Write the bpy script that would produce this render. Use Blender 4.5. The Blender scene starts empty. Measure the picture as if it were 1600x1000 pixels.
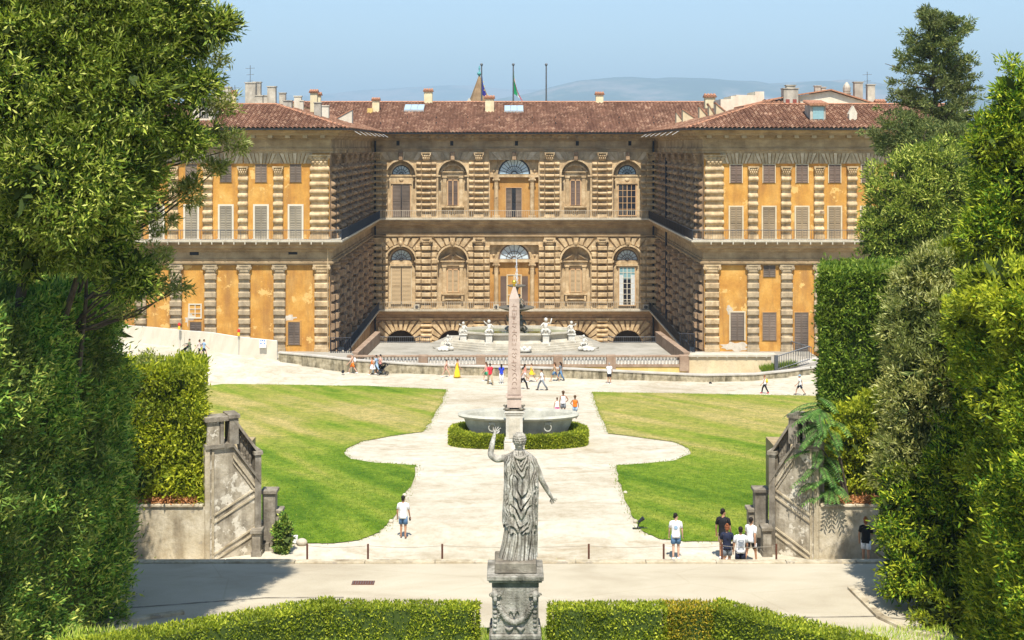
import bpy, bmesh, math, random
import numpy as np
from mathutils import Vector, Matrix, noise as mnoise
R = math.radians
C = bpy.context.scene.collection
sc = bpy.context.scene
ZT = 11.5; ZR = 7.0
ZC = 21.2; F = 2140.0; CX = 790.0; CY = 230.0
def at(px, py, y):
    """world point at depth y (metres ahead of the camera) for a place measured on the photograph"""
    return Vector(((px-CX)*y/F, y, ZC-(py-CY)*y/F))
def sstep(a, b, t):
    t = min(1, max(0, (t-a)/(b-a))); return t*t*(3-2*t)
WALLY = [(-19.9, 121.5), (-16.0, 120.0), (-12.7, 119.2), (-8.3, 118.9), (-3.9, 118.1), (.55, 117.4), (6.0, 116.4), (11.4, 115.4), (16.6, 114.6), (21.0, 115.0), (23.8, 116.0), (26.3, 117.0), (33, 118.0)]
def wally(x): return float(np.interp(x, [a for a, b in WALLY], [b for a, b in WALLY]))
def gh(x, y):
    if y > 141.5: return -4.3
    if x > -19.9 and x < 33 and y > wally(x)+.3: return -.6
    if x <= -19.9 and y > 124.2: return 1.0
    if y < 56: z = 5.84
    elif y < 112.9: z = 5.84-.0754*(y-56)
    else: z = 1.55
    lift = max(0, -x-14)*.115
    z += lift*sstep(109, 120, y)
    lift = max(0, x-20)*.05
    z += lift*sstep(107, 116, y)
    return z
def G(px, py):
    """where the ground seen at that place of the photograph lies"""
    lo = None
    y = 48.0
    while y < 141:
        z = ZC-(py-CY)*y/F; x = (px-CX)*y/F
        if z <= gh(x, y): break
        y += .05
    return Vector(((px-CX)*y/F, y, gh((px-CX)*y/F, y)))

# ---------------------------------------------------------------- materials
def _nt(name):
    m = bpy.data.materials.new(name); m.use_nodes = True
    nt = m.node_tree; nt.nodes.clear()
    return m, nt, nt.nodes, nt.links
def _ramp(nt, fac, stops, interp='LINEAR'):
    r = nt.nodes.new('ShaderNodeValToRGB'); cr = r.color_ramp; cr.interpolation = interp
    while len(cr.elements) > 1: cr.elements.remove(cr.elements[-1])
    for i, (p, c) in enumerate(stops):
        e = cr.elements[0] if i == 0 else cr.elements.new(p)
        e.position = p; e.color = (*c, 1) if len(c) == 3 else c
    nt.links.new(fac, r.inputs[0]); return r.outputs[0]
def _pos(nt, scale=(1, 1, 1), obj=False):
    if obj:
        g = nt.nodes.new('ShaderNodeTexCoord').outputs['Object']
    else:
        g = nt.nodes.new('ShaderNodeNewGeometry').outputs['Position']
    m = nt.nodes.new('ShaderNodeMapping'); m.inputs['Scale'].default_value = scale
    nt.links.new(g, m.inputs[0]); return m.outputs[0]
def _noise(nt, vec, scale, detail=4, rough=.55, dist=0):
    n = nt.nodes.new('ShaderNodeTexNoise'); n.inputs['Scale'].default_value = scale
    n.inputs['Detail'].default_value = detail; n.inputs['Roughness'].default_value = rough
    n.inputs['Distortion'].default_value = dist
    nt.links.new(vec, n.inputs['Vector']); return n.outputs['Fac']
def _mix(nt, fac, a, b, mode='MIX'):
    m = nt.nodes.new('ShaderNodeMix'); m.data_type = 'RGBA'; m.blend_type = mode
    for s, v in ((m.inputs[0], fac), (m.inputs[6], a), (m.inputs[7], b)):
        if hasattr(v, 'links') or isinstance(v, bpy.types.NodeSocket): nt.links.new(v, s)
        elif isinstance(v, (int, float)): s.default_value = v
        else: s.default_value = (*v, 1)
    return m.outputs[2]
def _math(nt, op, a, b=0.0, clamp=False):
    m = nt.nodes.new('ShaderNodeMath'); m.operation = op; m.use_clamp = clamp
    for s, v in ((m.inputs[0], a), (m.inputs[1], b)):
        if isinstance(v, (int, float)): s.default_value = v
        else: nt.links.new(v, s)
    return m.outputs[0]
def _bump(nt, h, strength, dist=.05):
    b = nt.nodes.new('ShaderNodeBump'); b.inputs['Strength'].default_value = strength
    b.inputs['Distance'].default_value = dist; nt.links.new(h, b.inputs['Height']); return b.outputs[0]
def _finish(nt, col, rough=.85, normal=None, metal=0, spec=.3, trans=0):
    p = nt.nodes.new('ShaderNodeBsdfPrincipled'); o = nt.nodes.new('ShaderNodeOutputMaterial')
    if isinstance(col, bpy.types.NodeSocket): nt.links.new(col, p.inputs['Base Color'])
    else: p.inputs['Base Color'].default_value = (*col, 1)
    p.inputs['Roughness'].default_value = rough; p.inputs['Metallic'].default_value = metal
    p.inputs['Specular IOR Level'].default_value = spec
    if normal: nt.links.new(normal, p.inputs['Normal'])
    nt.links.new(p.outputs[0], o.inputs[0]); return p
def mat_plain(name, col, rough=.6, metal=0, var=.12, vs=3.0, spec=.4):
    m, nt, N, L = _nt(name)
    f = _noise(nt, _pos(nt), vs, 4)
    c = _ramp(nt, f, [(.3, tuple(max(0, v*(1-var)) for v in col)), (.7, tuple(min(1, v*(1+var)) for v in col))])
    _finish(nt, c, rough, None, metal, spec); return m
def mat_stone(name, dark, mid, light, stain=(.05, .04, .03), stain_amt=.5, scale=1.2, bump=.5, streak=(1.3, 1.3, .25), bs=9, brick=None, obj=False, patch=None, crease_shade=None):
    """weathered stone or plaster: cloudy base, vertical stains, fine grain"""
    m, nt, N, L = _nt(name)
    v = _pos(nt, obj=obj)
    base = _ramp(nt, _noise(nt, v, scale, 6, .6), [(.28, dark), (.5, mid), (.72, light)])
    if brick:
        w, h, amt = brick
        b = N.new('ShaderNodeTexBrick'); b.inputs['Scale'].default_value = 1
        b.inputs['Brick Width'].default_value = w; b.inputs['Row Height'].default_value = h
        b.inputs['Mortar Size'].default_value = .018; b.inputs['Bias'].default_value = 0
        b.inputs['Color1'].default_value = (.55, .55, .55, 1); b.inputs['Color2'].default_value = (1, 1, 1, 1)
        b.inputs['Mortar'].default_value = (.45, .42, .4, 1)
        mp = N.new('ShaderNodeMapping'); mp.inputs['Rotation'].default_value = (R(90), 0, 0)
        sp = N.new('ShaderNodeSeparateXYZ'); cb = N.new('ShaderNodeCombineXYZ')
        L.new(v, sp.inputs[0])
        L.new(_math(nt, 'ADD', sp.outputs[0], sp.outputs[1]), cb.inputs[0]); L.new(sp.outputs[2], cb.inputs[1])
        L.new(cb.outputs[0], b.inputs['Vector'])
        base = _mix(nt, amt, base, b.outputs['Color'], 'MULTIPLY')
    st = _ramp(nt, _noise(nt, _pos(nt, streak, obj), 1.0, 6, .65), [(.45, (0, 0, 0)), (.72, (1, 1, 1))])
    col = _mix(nt, _math(nt, 'MULTIPLY', st, stain_amt), base, stain)
    if patch:
        pc, lo, ps = patch
        pf = _ramp(nt, _noise(nt, v, ps, 5, .7), [(lo, (0, 0, 0)), (lo+.03, (1, 1, 1))])
        col = _mix(nt, pf, col, pc)
    fine = _noise(nt, v, bs, 6, .7)
    col = _mix(nt, .35, col, _ramp(nt, fine, [(.3, (.55, .55, .55)), (.6, (1, 1, 1))]), 'MULTIPLY')
    if crease_shade:   # painted crease shade: hollows of the carving are coloured darker
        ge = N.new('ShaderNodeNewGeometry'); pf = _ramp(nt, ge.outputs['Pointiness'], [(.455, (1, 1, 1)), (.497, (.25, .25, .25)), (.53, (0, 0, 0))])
        col = _mix(nt, _math(nt, 'MULTIPLY', pf, .8), col, crease_shade)
    _finish(nt, col, .92, _bump(nt, fine, bump, .04), spec=.06); return m
def mat_leaf(name, cols, trans=.35, rough=.45, patch=None, pscale=.35, spec=.35):
    """leaves: every leaf its own tint, and slow drifts of colour through the crown"""
    m, nt, N, L = _nt(name)
    g = N.new('ShaderNodeNewGeometry')
    cols = [tuple(min(.62, v*w) for v, w in zip(k, (1.95, 1.72, 1.35))) for k in cols]
    c = _ramp(nt, g.outputs['Random Per Island'], [(i/(len(cols)-1), k) for i, k in enumerate(cols)])
    if patch:
        f = _ramp(nt, _noise(nt, _pos(nt), pscale, 3), [(.45, (0, 0, 0)), (.62, (1, 1, 1))])
        c = _mix(nt, _math(nt, 'MULTIPLY', f, .7), c, patch)
    p = N.new('ShaderNodeBsdfPrincipled'); L.new(c, p.inputs['Base Color'])
    p.inputs['Roughness'].default_value = .55; p.inputs['Specular IOR Level'].default_value = .14
    t = N.new('ShaderNodeBsdfTranslucent')
    L.new(_mix(nt, 1.0, c, (1.5, 1.6, .6), 'MULTIPLY'), t.inputs[0])
    mx = N.new('ShaderNodeMixShader'); mx.inputs[0].default_value = trans
    L.new(p.outputs[0], mx.inputs[1]); L.new(t.outputs[0], mx.inputs[2])
    o = N.new('ShaderNodeOutputMaterial'); L.new(mx.outputs[0], o.inputs[0]); return m

M = {}
M['ochre'] = mat_stone('ochre_plaster', (.47, .215, .05), (.59, .30, .068), (.69, .40, .115), (.34, .17, .06), .85, .7, .25, (1.1, 1.1, .2), 5, patch=((.72, .45, .155), .60, .6))
M['ochre_deep'] = mat_stone('deep_ochre_plaster', (.42, .21, .06), (.52, .28, .085), (.60, .35, .12), (.26, .11, .04), .5, .5, .25, (.8, .8, .22), 5)
M['peel'] = mat_stone('bare_plaster_patch', (.5, .42, .32), (.62, .54, .42), (.7, .62, .5), (.3, .25, .2), .3, 2, .5)
M['sand'] = mat_stone('sandstone_blocks', (.40, .275, .145), (.58, .42, .235), (.74, .58, .36), (.13, .085, .05), .6, 1.4, .7, (1.2, 1.2, .3), 7, patch=((.22, .15, .09), .66, .9))
M['sand_wing'] = mat_stone('grey_sandstone', (.33, .25, .155), (.46, .355, .22), (.59, .47, .31), (.12, .10, .08), .5, 1.3, .6, (1.2, 1.2, .3), 7)
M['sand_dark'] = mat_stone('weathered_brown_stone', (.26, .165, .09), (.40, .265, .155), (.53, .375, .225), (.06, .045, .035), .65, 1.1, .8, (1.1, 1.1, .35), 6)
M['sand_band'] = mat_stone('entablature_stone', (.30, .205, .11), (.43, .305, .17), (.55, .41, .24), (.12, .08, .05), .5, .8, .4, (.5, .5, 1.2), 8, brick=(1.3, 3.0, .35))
M['coping'] = mat_stone('pale_balcony_slab', (.46, .40, .30), (.58, .52, .40), (.66, .6, .48), (.25, .2, .15), .3, 1.5, .3)
M['cream'] = mat_stone('cream_plaster', (.60, .47, .28), (.70, .57, .35), (.76, .64, .42), (.40, .31, .2), .4, .8, .3, (.8, .8, .25), 6, patch=((.55, .5, .42), .64, .7))
M['cream_pale'] = mat_stone('pale_house_plaster', (.62, .55, .42), (.70, .63, .49), (.76, .7, .57), (.32, .27, .21), .35, .9, .3)
M['yellow'] = mat_stone('yellow_plaster', (.62, .43, .13), (.72, .52, .18), (.78, .6, .26), (.42, .3, .15), .4, .8, .3)
M['chimney_grey'] = mat_stone('chimney_render', (.33, .29, .23), (.46, .41, .33), (.58, .52, .42), (.15, .13, .11), .55, 1.6, .4)
M['chimney_cream'] = mat_stone('chimney_cream', (.66, .55, .33), (.74, .63, .39), (.8, .7, .47), (.4, .3, .2), .3, 1.5, .3)
M['marble'] = mat_stone('white_marble', (.48, .44, .36), (.64, .60, .51), (.76, .73, .65), (.3, .28, .24), .35, 2.0, .3)
M['marble_step'] = mat_stone('marble_steps', (.38, .34, .26), (.52, .47, .37), (.63, .58, .47), (.25, .23, .19), .5, 1.0, .3, (.4, .4, 1.5))
M['granite'] = mat_stone('grey_granite', (.38, .365, .29), (.49, .475, .39), (.60, .58, .49), (.14, .14, .13), .4, 1.5, .2, bs=16)
M['pink'] = mat_stone('pink_granite', (.43, .33, .265), (.55, .43, .35), (.64, .52, .43), (.30, .2, .15), .35, 1.5, .25, bs=14)
M['pink_dark'] = mat_stone('pink_granite_shade', (.28, .19, .145), (.33, .23, .175), (.38, .27, .21), (.2, .12, .1), .2, 1.5, .2)
M['statue'] = mat_stone('lichened_marble', (.24, .205, .155), (.58, .53, .435), (.92, .87, .76), (.04, .036, .03), .9, 4.2, 1.0, (6, 6, 1.3), 26, obj=True, crease_shade=(.035, .03, .022))
M['pedestal'] = mat_stone('weathered_pedestal_marble', (.19, .17, .135), (.37, .34, .28), (.60, .565, .48), (.05, .05, .035), .85, 3.2, 1.0, (5, 5, .7), 22, obj=True, crease_shade=(.05, .045, .03))
M['pedestal_dark'] = mat_stone('mossy_dark_stone', (.07, .07, .055), (.14, .14, .11), (.25, .24, .2), (.05, .06, .035), .6, 3, .6, (3, 3, .5), 18, obj=True)
M['retain'] = mat_stone('mossy_rubble_wall', (.22, .18, .11), (.40, .34, .225), (.58, .50, .35), (.07, .06, .035), 1.0, 2.6, .6, (2.2, 2.2, .5), 7)
M['stairwall'] = mat_stone('peeling_grey_plaster', (.27, .225, .155), (.44, .38, .28), (.60, .53, .41), (.10, .08, .055), .9, 2.2, .8, (2.0, 2.0, .45), 7, patch=((.66, .60, .48), .55, 1.7))
M['sidewall'] = mat_stone('peeling_cream_plaster', (.38, .30, .19), (.53, .45, .31), (.64, .56, .42), (.18, .135, .08), .85, 1.8, .8, (1.4, 1.4, .5), 7, patch=((.34, .29, .22), .60, 1.1))
M['darkstone'] = mat_stone('lichened_grey_stone', (.15, .125, .09), (.29, .25, .19), (.48, .43, .34), (.05, .045, .04), .6, 2.0, .7, (2, 2, .5), 12)
M['paving'] = mat_stone('terrace_paving', (.28, .255, .205), (.38, .35, .285), (.46, .42, .35), (.28, .25, .2), .4, .5, .2, (.2, .8, 1), 5)
M['balbrown'] = mat_stone('brown_balustrade_stone', (.26, .17, .11), (.36, .25, .17), (.45, .33, .23), (.14, .1, .07), .5, 1.2, .5)
M['baluster'] = mat_plain('pale_baluster', (.68, .63, .53), .8, var=.15)
M['iron'] = mat_plain('dark_iron', (.035, .038, .048), .5, .4)
M['iron_grey'] = mat_plain('grey_iron', (.12, .125, .13), .5, .3)
M['rust'] = mat_plain('rusty_iron', (.13, .05, .028), .8, 0, .3, 20)
M['cable'] = mat_plain('cable', (.3, .26, .2), .8)
M['shutter'] = mat_plain('grey_brown_shutter', (.145, .105, .075), .7, var=.45, vs=.28)
M['shutter_pale'] = mat_plain('pale_grey_shutter', (.27, .225, .155), .7, var=.35, vs=.28)
M['shutter_dark'] = mat_plain('dark_brown_shutter', (.13, .085, .06), .7, var=.45, vs=.28)
M['shutter_tan'] = mat_plain('tan_shutter', (.30, .215, .12), .7, var=.35, vs=.28)
M['rail_tan'] = mat_plain('sunlit_tan_iron', (.42, .36, .27), .7)  # sunlit look of the back railing bars put into the colour
M['glass_pale'] = mat_plain('pale_sky_painted_glass', (.60, .70, .74), .12, 0, .1, 1, spec=1.0)  # bright sky reflection painted into the base colour
M['shutter_warm'] = mat_plain('ochre_tan_shutter', (.46, .33, .18), .7, var=.2, vs=.28)
M['sand_light'] = mat_stone('pale_arch_blocks', (.45, .35, .22), (.60, .48, .32), (.72, .60, .43), (.2, .15, .09), .5, 1.4, .6)
M['wood'] = mat_plain('tan_wood_frame', (.55, .34, .17), .6, var=.1)
M['frame_stone'] = mat_plain('pale_window_surround', (.58, .49, .33), .85, var=.1)
M['frame_white'] = mat_plain('white_window_bars', (.62, .56, .44), .6, var=.05)
M['curtain'] = mat_plain('white_curtain', (.66, .68, .66), .8, var=.1)
M['dark'] = mat_plain('dark_interior', (.012, .012, .014), .7)
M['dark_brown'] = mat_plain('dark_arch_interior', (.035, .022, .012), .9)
M['glass'] = mat_plain('sky_painted_glass', (.42, .56, .64), .12, 0, .1, 1, spec=1.0)  # blue of the reflected sky painted into the base colour
M['glass_dark'] = mat_plain('dark_glass', (.02, .022, .03), .08, 0, .2, 1, spec=.8)
M['glass_teal'] = mat_plain('greenish_glass', (.22, .38, .40), .2, spec=.8)
M['redshutter'] = mat_plain('red_shutter', (.25, .06, .04), .7)
M['tilecap'] = mat_plain('terracotta_cap', (.42, .20, .11), .85, var=.35, vs=5)
M['white'] = mat_plain('white_paint', (.78, .78, .76), .5, var=.04)
M['gold'] = mat_plain('gilded_ball', (.85, .55, .08), .28, .9)
M['bronze'] = mat_plain('old_bronze', (.17, .15, .11), .55, .3, .4, 8)
M['verdigris'] = mat_plain('verdigris', (.12, .36, .36), .7)
M['blueflag'] = mat_plain('blue_cloth', (.03, .03, .22), .8)
M['yellow_paint'] = mat_plain('yellow_emblem', (.75, .55, .03), .6)
M['greenflag'] = mat_plain('green_cloth', (.01, .26, .09), .8)
M['whiteflag'] = mat_plain('white_cloth', (.75, .75, .73), .8)
M['redflag'] = mat_plain('red_cloth', (.6, .03, .04), .8)
M['spire'] = mat_stone('spire_brick', (.24, .15, .08), (.34, .22, .12), (.42, .29, .16), (.15, .1, .06), .4, .6, .3, brick=(1.5, .6, .4))
M['canvas'] = mat_plain('pale_site_netting', (.58, .52, .41), .85, var=.06, vs=.6)
M['steel'] = mat_plain('galvanised_steel', (.45, .45, .43), .45, .5)
M['redlamp'] = mat_plain('red_plastic', (.65, .03, .02), .4)
M['yelllamp'] = mat_plain('yellow_plastic', (.75, .5, .03), .4)
M['bluesign'] = mat_plain('blue_print', (.03, .16, .5), .5)
M['bark'] = mat_plain('bark', (.085, .065, .045), .95, var=.4, vs=9)
M['stem'] = mat_plain('green_stem', (.10, .13, .04), .8)
M['deadleaf'] = mat_leaf('dry_leaf_litter', [(.14, .06, .03), (.24, .12, .06), (.33, .19, .10)], .1)
M['black'] = mat_plain('black_plastic', (.02, .02, .022), .4)
M['concrete'] = mat_stone('pale_concrete', (.42, .38, .32), (.52, .48, .41), (.6, .56, .48), (.3, .26, .2), .3, 1, .3)

def make_roof_mat():
    m, nt, N, L = _nt('terracotta_roof_tiles')
    v = _pos(nt)
    vo = N.new('ShaderNodeTexVoronoi'); vo.inputs['Scale'].default_value = 1.0; vo.inputs['Randomness'].default_value = .8
    L.new(_pos(nt, (2.27, 2.27, .0)), vo.inputs['Vector'])
    sp = N.new('ShaderNodeSeparateColor'); L.new(vo.outputs['Color'], sp.inputs[0])
    c = _ramp(nt, sp.outputs[0], [(0, (.17, .08, .046)), (.4, (.225, .112, .065)), (.8, (.29, .155, .093)), (1, (.45, .29, .19))])
    s = _ramp(nt, _noise(nt, _pos(nt, (.5, .12, .5)), 1.0, 5), [(.4, (.75, .7, .66)), (.65, (1.1, 1.1, 1.1))])
    c = _mix(nt, 1.0, c, s, 'MULTIPLY')
    _finish(nt, c, .9, _bump(nt, _noise(nt, v, 9, 4), .4)); return m
M['roof'] = make_roof_mat()

# ---------------------------------------------------------------- mesh builder
ORIG = {}
class MB:
    def __init__(s): s.v = []; s.f = []
    def add(s, vs, fs):
        n = len(s.v); s.v.extend(tuple(p) for p in vs); s.f.extend(tuple(n+i for i in f) for f in fs); return s
    def box(s, x0, y0, z0, x1, y1, z1, ch=0.0):
        if x0 > x1: x0, x1 = x1, x0
        if y0 > y1: y0, y1 = y1, y0
        if z0 > z1: z0, z1 = z1, z0
        if not ch:
            vs = [(x, y, z) for z in (z0, z1) for y in (y0, y1) for x in (x0, x1)]
            return s.add(vs, [(0, 2, 3, 1), (4, 5, 7, 6), (0, 1, 5, 4), (2, 6, 7, 3), (0, 4, 6, 2), (1, 3, 7, 5)])
        c = min(ch, (x1-x0)*.45, (y1-y0)*.45, (z1-z0)*.45)
        bm = bmesh.new(); bmesh.ops.create_cube(bm, size=1)
        for v in bm.verts: v.co = Vector(((x0+x1)/2+v.co.x*(x1-x0), (y0+y1)/2+v.co.y*(y1-y0), (z0+z1)/2+v.co.z*(z1-z0)))
        bmesh.ops.bevel(bm, geom=bm.edges[:], offset=c, segments=1, affect='EDGES')
        s.bm(bm); return s
    def bm(s, bm):
        bm.verts.index_update()
        s.add([v.co[:] for v in bm.verts], [[v.index for v in f.verts] for f in bm.faces]); bm.free(); return s
    def pillow(s, x0, x1, z0, z1, yf, proud, side=.12, round_=False):
        """one rustic block standing proud (towards -y) of the plane yf"""
        q = abs(math.sin(x0*12.9+z0*78.2)*43758.5) % 1; proud *= .82+.36*q; dz = (z1-z0)*.07*(q-.5); z0 += dz; z1 += dz*.4
        a = min(side, (z1-z0)*.42); b = min(side, (x1-x0)*.3)
        if round_:
            n = 5; rings = []
            for i in range(n+1):
                t = i/n; zz = z0+(z1-z0)*t; k = math.sin(math.pi*t)**.6 if 0 < t < 1 else 0
                bb = b*(1-k)
                rings.append([(x0+bb, yf, zz), (x0+bb+b*.3*k, yf-proud*k*.8, zz), (x0+b*1.2+bb*.2, yf-proud*k, zz), (x1-b*1.2-bb*.2, yf-proud*k, zz), (x1-bb-b*.3*k, yf-proud*k*.8, zz), (x1-bb, yf, zz)])
            vs = [p for r in rings for p in r]; fs = []
            for i in range(n):
                for j in range(5): fs.append((i*6+j, i*6+j+1, (i+1)*6+j+1, (i+1)*6+j))
            return s.add(vs, fs)
        vs = [(x0, yf, z0), (x1, yf, z0), (x1, yf, z1), (x0, yf, z1), (x0+b*.25, yf-proud*.7, z0+a*.25), (x1-b*.25, yf-proud*.7, z0+a*.25), (x1-b*.25, yf-proud*.7, z1-a*.25), (x0+b*.25, yf-proud*.7, z1-a*.25),
              (x0+b, yf-proud, z0+a), (x1-b, yf-proud, z0+a), (x1-b, yf-proud, z1-a), (x0+b, yf-proud, z1-a)]
        fs = [(8, 9, 10, 11)]
        for k in (0, 4):
            fs += [(k, k+1, k+5, k+4), (k+1, k+2, k+6, k+5), (k+2, k+3, k+7, k+6), (k+3, k, k+4, k+7)]
        return s.add(vs, fs)
    def tube(s, pts, r, n=6, cap=True):
        pts = [Vector(p) for p in pts]; rs = r if isinstance(r, (list, tuple)) else [r]*len(pts)
        base = len(s.v); up = Vector((0, 0, 1)); prev = None
        for i, p in enumerate(pts):
            d = (pts[min(i+1, len(pts)-1)]-pts[max(i-1, 0)])
            d = d.normalized() if d.length > 1e-9 else Vector((0, 0, 1))
            if prev is None: prev = up.cross(d) if abs(d.z) < .95 else Vector((1, 0, 0))
            a = (prev-d*prev.dot(d)).normalized(); prev = a; b = d.cross(a)
            for k in range(n):
                t = 2*math.pi*k/n; s.v.append(tuple(p+(a*math.cos(t)+b*math.sin(t))*rs[i]))
        for i in range(len(pts)-1):
            for k in range(n):
                s.f.append((base+i*n+k, base+i*n+(k+1) % n, base+(i+1)*n+(k+1) % n, base+(i+1)*n+k))
        if cap:
            s.f.append(tuple(base+k for k in reversed(range(n)))); s.f.append(tuple(base+(len(pts)-1)*n+k for k in range(n)))
        return s
    def lathe(s, prof, c=(0, 0, 0), n=16, sx=1, sy=1, a0=0):
        base = len(s.v); cx, cy, cz = c
        for r, z in prof:
            for k in range(n):
                t = a0+2*math.pi*k/n; s.v.append((cx+r*math.cos(t)*sx, cy+r*math.sin(t)*sy, cz+z))
        for i in range(len(prof)-1):
            for k in range(n):
                s.f.append((base+i*n+k, base+i*n+(k+1) % n, base+(i+1)*n+(k+1) % n, base+(i+1)*n+k))
        if prof[0][0] > 1e-4: s.f.append(tuple(base+k for k in reversed(range(n))))
        if prof[-1][0] > 1e-4: s.f.append(tuple(base+(len(prof)-1)*n+k for k in range(n)))
        return s
    def prism(s, poly, axis, a, b):
        """polygon in the plane normal to axis, swept from a to b (poly pairs: xz for 'y', yz for 'x', xy for 'z')"""
        def pt(u, w, t): return (u, t, w) if axis == 'y' else ((t, u, w) if axis == 'x' else (u, w, t))
        n = len(poly); vs = [pt(u, w, a) for u, w in poly]+[pt(u, w, b) for u, w in poly]
        fs = [tuple(range(n)), tuple(n+i for i in reversed(range(n)))]+[(i, (i+1) % n, n+(i+1) % n, n+i) for i in range(n)]
        return s.add(vs, fs)
    def ball(s, c, rx, ry=None, rz=None, nu=10, nv=7):
        ry = ry or rx; rz = rz or rx; base = len(s.v); c = Vector(c)
        for i in range(nv+1):
            ph = math.pi*i/nv
            for k in range(nu):
                t = 2*math.pi*k/nu; s.v.append((c.x+rx*math.sin(ph)*math.cos(t), c.y+ry*math.sin(ph)*math.sin(t), c.z-rz*math.cos(ph)))
        for i in range(nv):
            for k in range(nu): s.f.append((base+i*nu+k, base+i*nu+(k+1) % nu, base+(i+1)*nu+(k+1) % nu, base+(i+1)*nu+k))
        return s
    def mesh(s, name, mat, org=(0, 0, 0), smooth=False):
        me = bpy.data.meshes.new(name); o = Vector(org)
        me.from_pydata([(a-o.x, b-o.y, c-o.z) for a, b, c in s.v], [], s.f)
        me.validate(verbose=False)
        bm = bmesh.new(); bm.from_mesh(me); bmesh.ops.remove_doubles(bm, verts=bm.verts, dist=1e-5)
        bmesh.ops.recalc_face_normals(bm, faces=bm.faces); bm.to_mesh(me); bm.free()
        if mat: me.materials.append(mat)
        if smooth: me.polygons.foreach_set('use_smooth', [True]*len(me.polygons))
        return me
    def build(s, name, mat, parent=None, smooth=False, angle=None):
        """link as ONE object; coordinates are world, or the thing's own when its Empty marks local=True"""
        if parent is None:
            a = np.array(s.v); org = Vector(((a[:, 0].min()+a[:, 0].max())/2, (a[:, 1].min()+a[:, 1].max())/2, a[:, 2].min()))
        else: org = ORIG[parent.name]
        o = bpy.data.objects.new(name, s.mesh(name, mat, org, smooth)); C.objects.link(o)
        if parent is None: o.location = org
        else: o.parent = parent
        ORIG[o.name] = org
        return o
def tag(o, label=None, cat=None, group=None, kind=None):
    if label: o['label'] = label
    if cat: o['category'] = cat
    if group: o['group'] = group
    if kind: o['kind'] = kind
    return o
def thing(name, loc, label, cat, group=None, local=False):
    o = bpy.data.objects.new(name, None); C.objects.link(o); o.location = loc; o.empty_display_size = .5
    ORIG[o.name] = Vector((0, 0, 0)) if local else Vector(loc)
    return tag(o, label, cat, group)
def place(me, name, parent, loc, rz=0, scale=(1, 1, 1)):
    """a part sharing a mesh; loc in world coordinates of a non-rotated parent"""
    o = bpy.data.objects.new(name, me); C.objects.link(o); org = ORIG[parent.name]
    o.location = Vector(loc)-org
    o.parent = parent; o.rotation_euler = (0, 0, rz); o.scale = scale
    ORIG[o.name] = Vector(loc)
    return o
def kids(o): return [c for c in C.objects if c.parent == o]
def copy_tree(o, parent=None, ks=None):
    c = o.copy(); C.objects.link(c); c.parent = parent; ORIG[c.name] = ORIG.get(o.name, Vector())
    for ch in list(o.children): copy_tree(ch, c)
    return c
# ================================================================= PEOPLE, STATUE
for k, c in dict(skin_light=(.60, .36, .25), skin_tan=(.45, .24, .14), skin_brown=(.32, .16, .09), hair_dark=(.018, .013, .01), hair_brown=(.09, .045, .02), hair_red=(.24, .08, .03), hair_grey=(.3, .28, .25),
                 c_white=(.78, .78, .77), c_black=(.015, .015, .017), c_navy=(.02, .025, .05), c_denim=(.10, .19, .32), c_grey=(.2, .22, .24), c_orange=(.75, .18, .02), c_yellow=(.8, .55, .03), c_red=(.6, .03, .05),
                 c_blue=(.03, .06, .5), c_pink=(.75, .08, .3), c_green=(.05, .3, .15), c_khaki=(.42, .33, .2), c_olive=(.2, .22, .12), c_pale=(.6, .5, .45), c_bluegrey=(.3, .42, .55), c_salmon=(.7, .3, .25)).items():
    M[k] = mat_plain(k.replace('c_', 'cloth_'), c, .75 if k[0] == 'c' else .6, var=.10, vs=8, spec=.2)
SKINS = []
def skin_obj(name, chains, mat, parent, sub=1):
    """one continuous body: chains of (points, radii); the first chain is the trunk, points that coincide are shared"""
    vs, rs, es, roots = [], [], [], []; key = {}
    for pts, rad in chains:
        prev = None
        for i, (p, r) in enumerate(zip(pts, rad)):
            k = tuple(round(c, 4) for c in p)
            if k not in key: key[k] = len(vs); vs.append(p); rs.append(r); fresh = True
            else: fresh = False
            j = key[k]
            if i == 0 and fresh: roots.append(j)
            if prev is not None and prev != j: es.append((prev, j))
            prev = j
    me = bpy.data.meshes.new(name); me.from_pydata(vs, es, []); me.materials.append(mat)
    o = bpy.data.objects.new(name, me); C.objects.link(o); o.parent = parent; ORIG[o.name] = Vector()
    md = o.modifiers.new('skin', 'SKIN'); md.use_smooth_shade = True; md.branch_smoothing = .4
    sv = me.skin_vertices[0].data
    for i, r in enumerate(rs): sv[i].radius = (r, r) if not isinstance(r, tuple) else r; sv[i].use_root = i in roots
    s = o.modifiers.new('smooth', 'SUBSURF'); s.levels = sub; s.render_levels = sub
    SKINS.append(o); return o
def bake_skins():
    bpy.context.view_layer.update(); dg = bpy.context.evaluated_depsgraph_get()
    for o in SKINS:
        me = bpy.data.meshes.new_from_object(o.evaluated_get(dg)); o.modifiers.clear(); o.data = me
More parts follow.
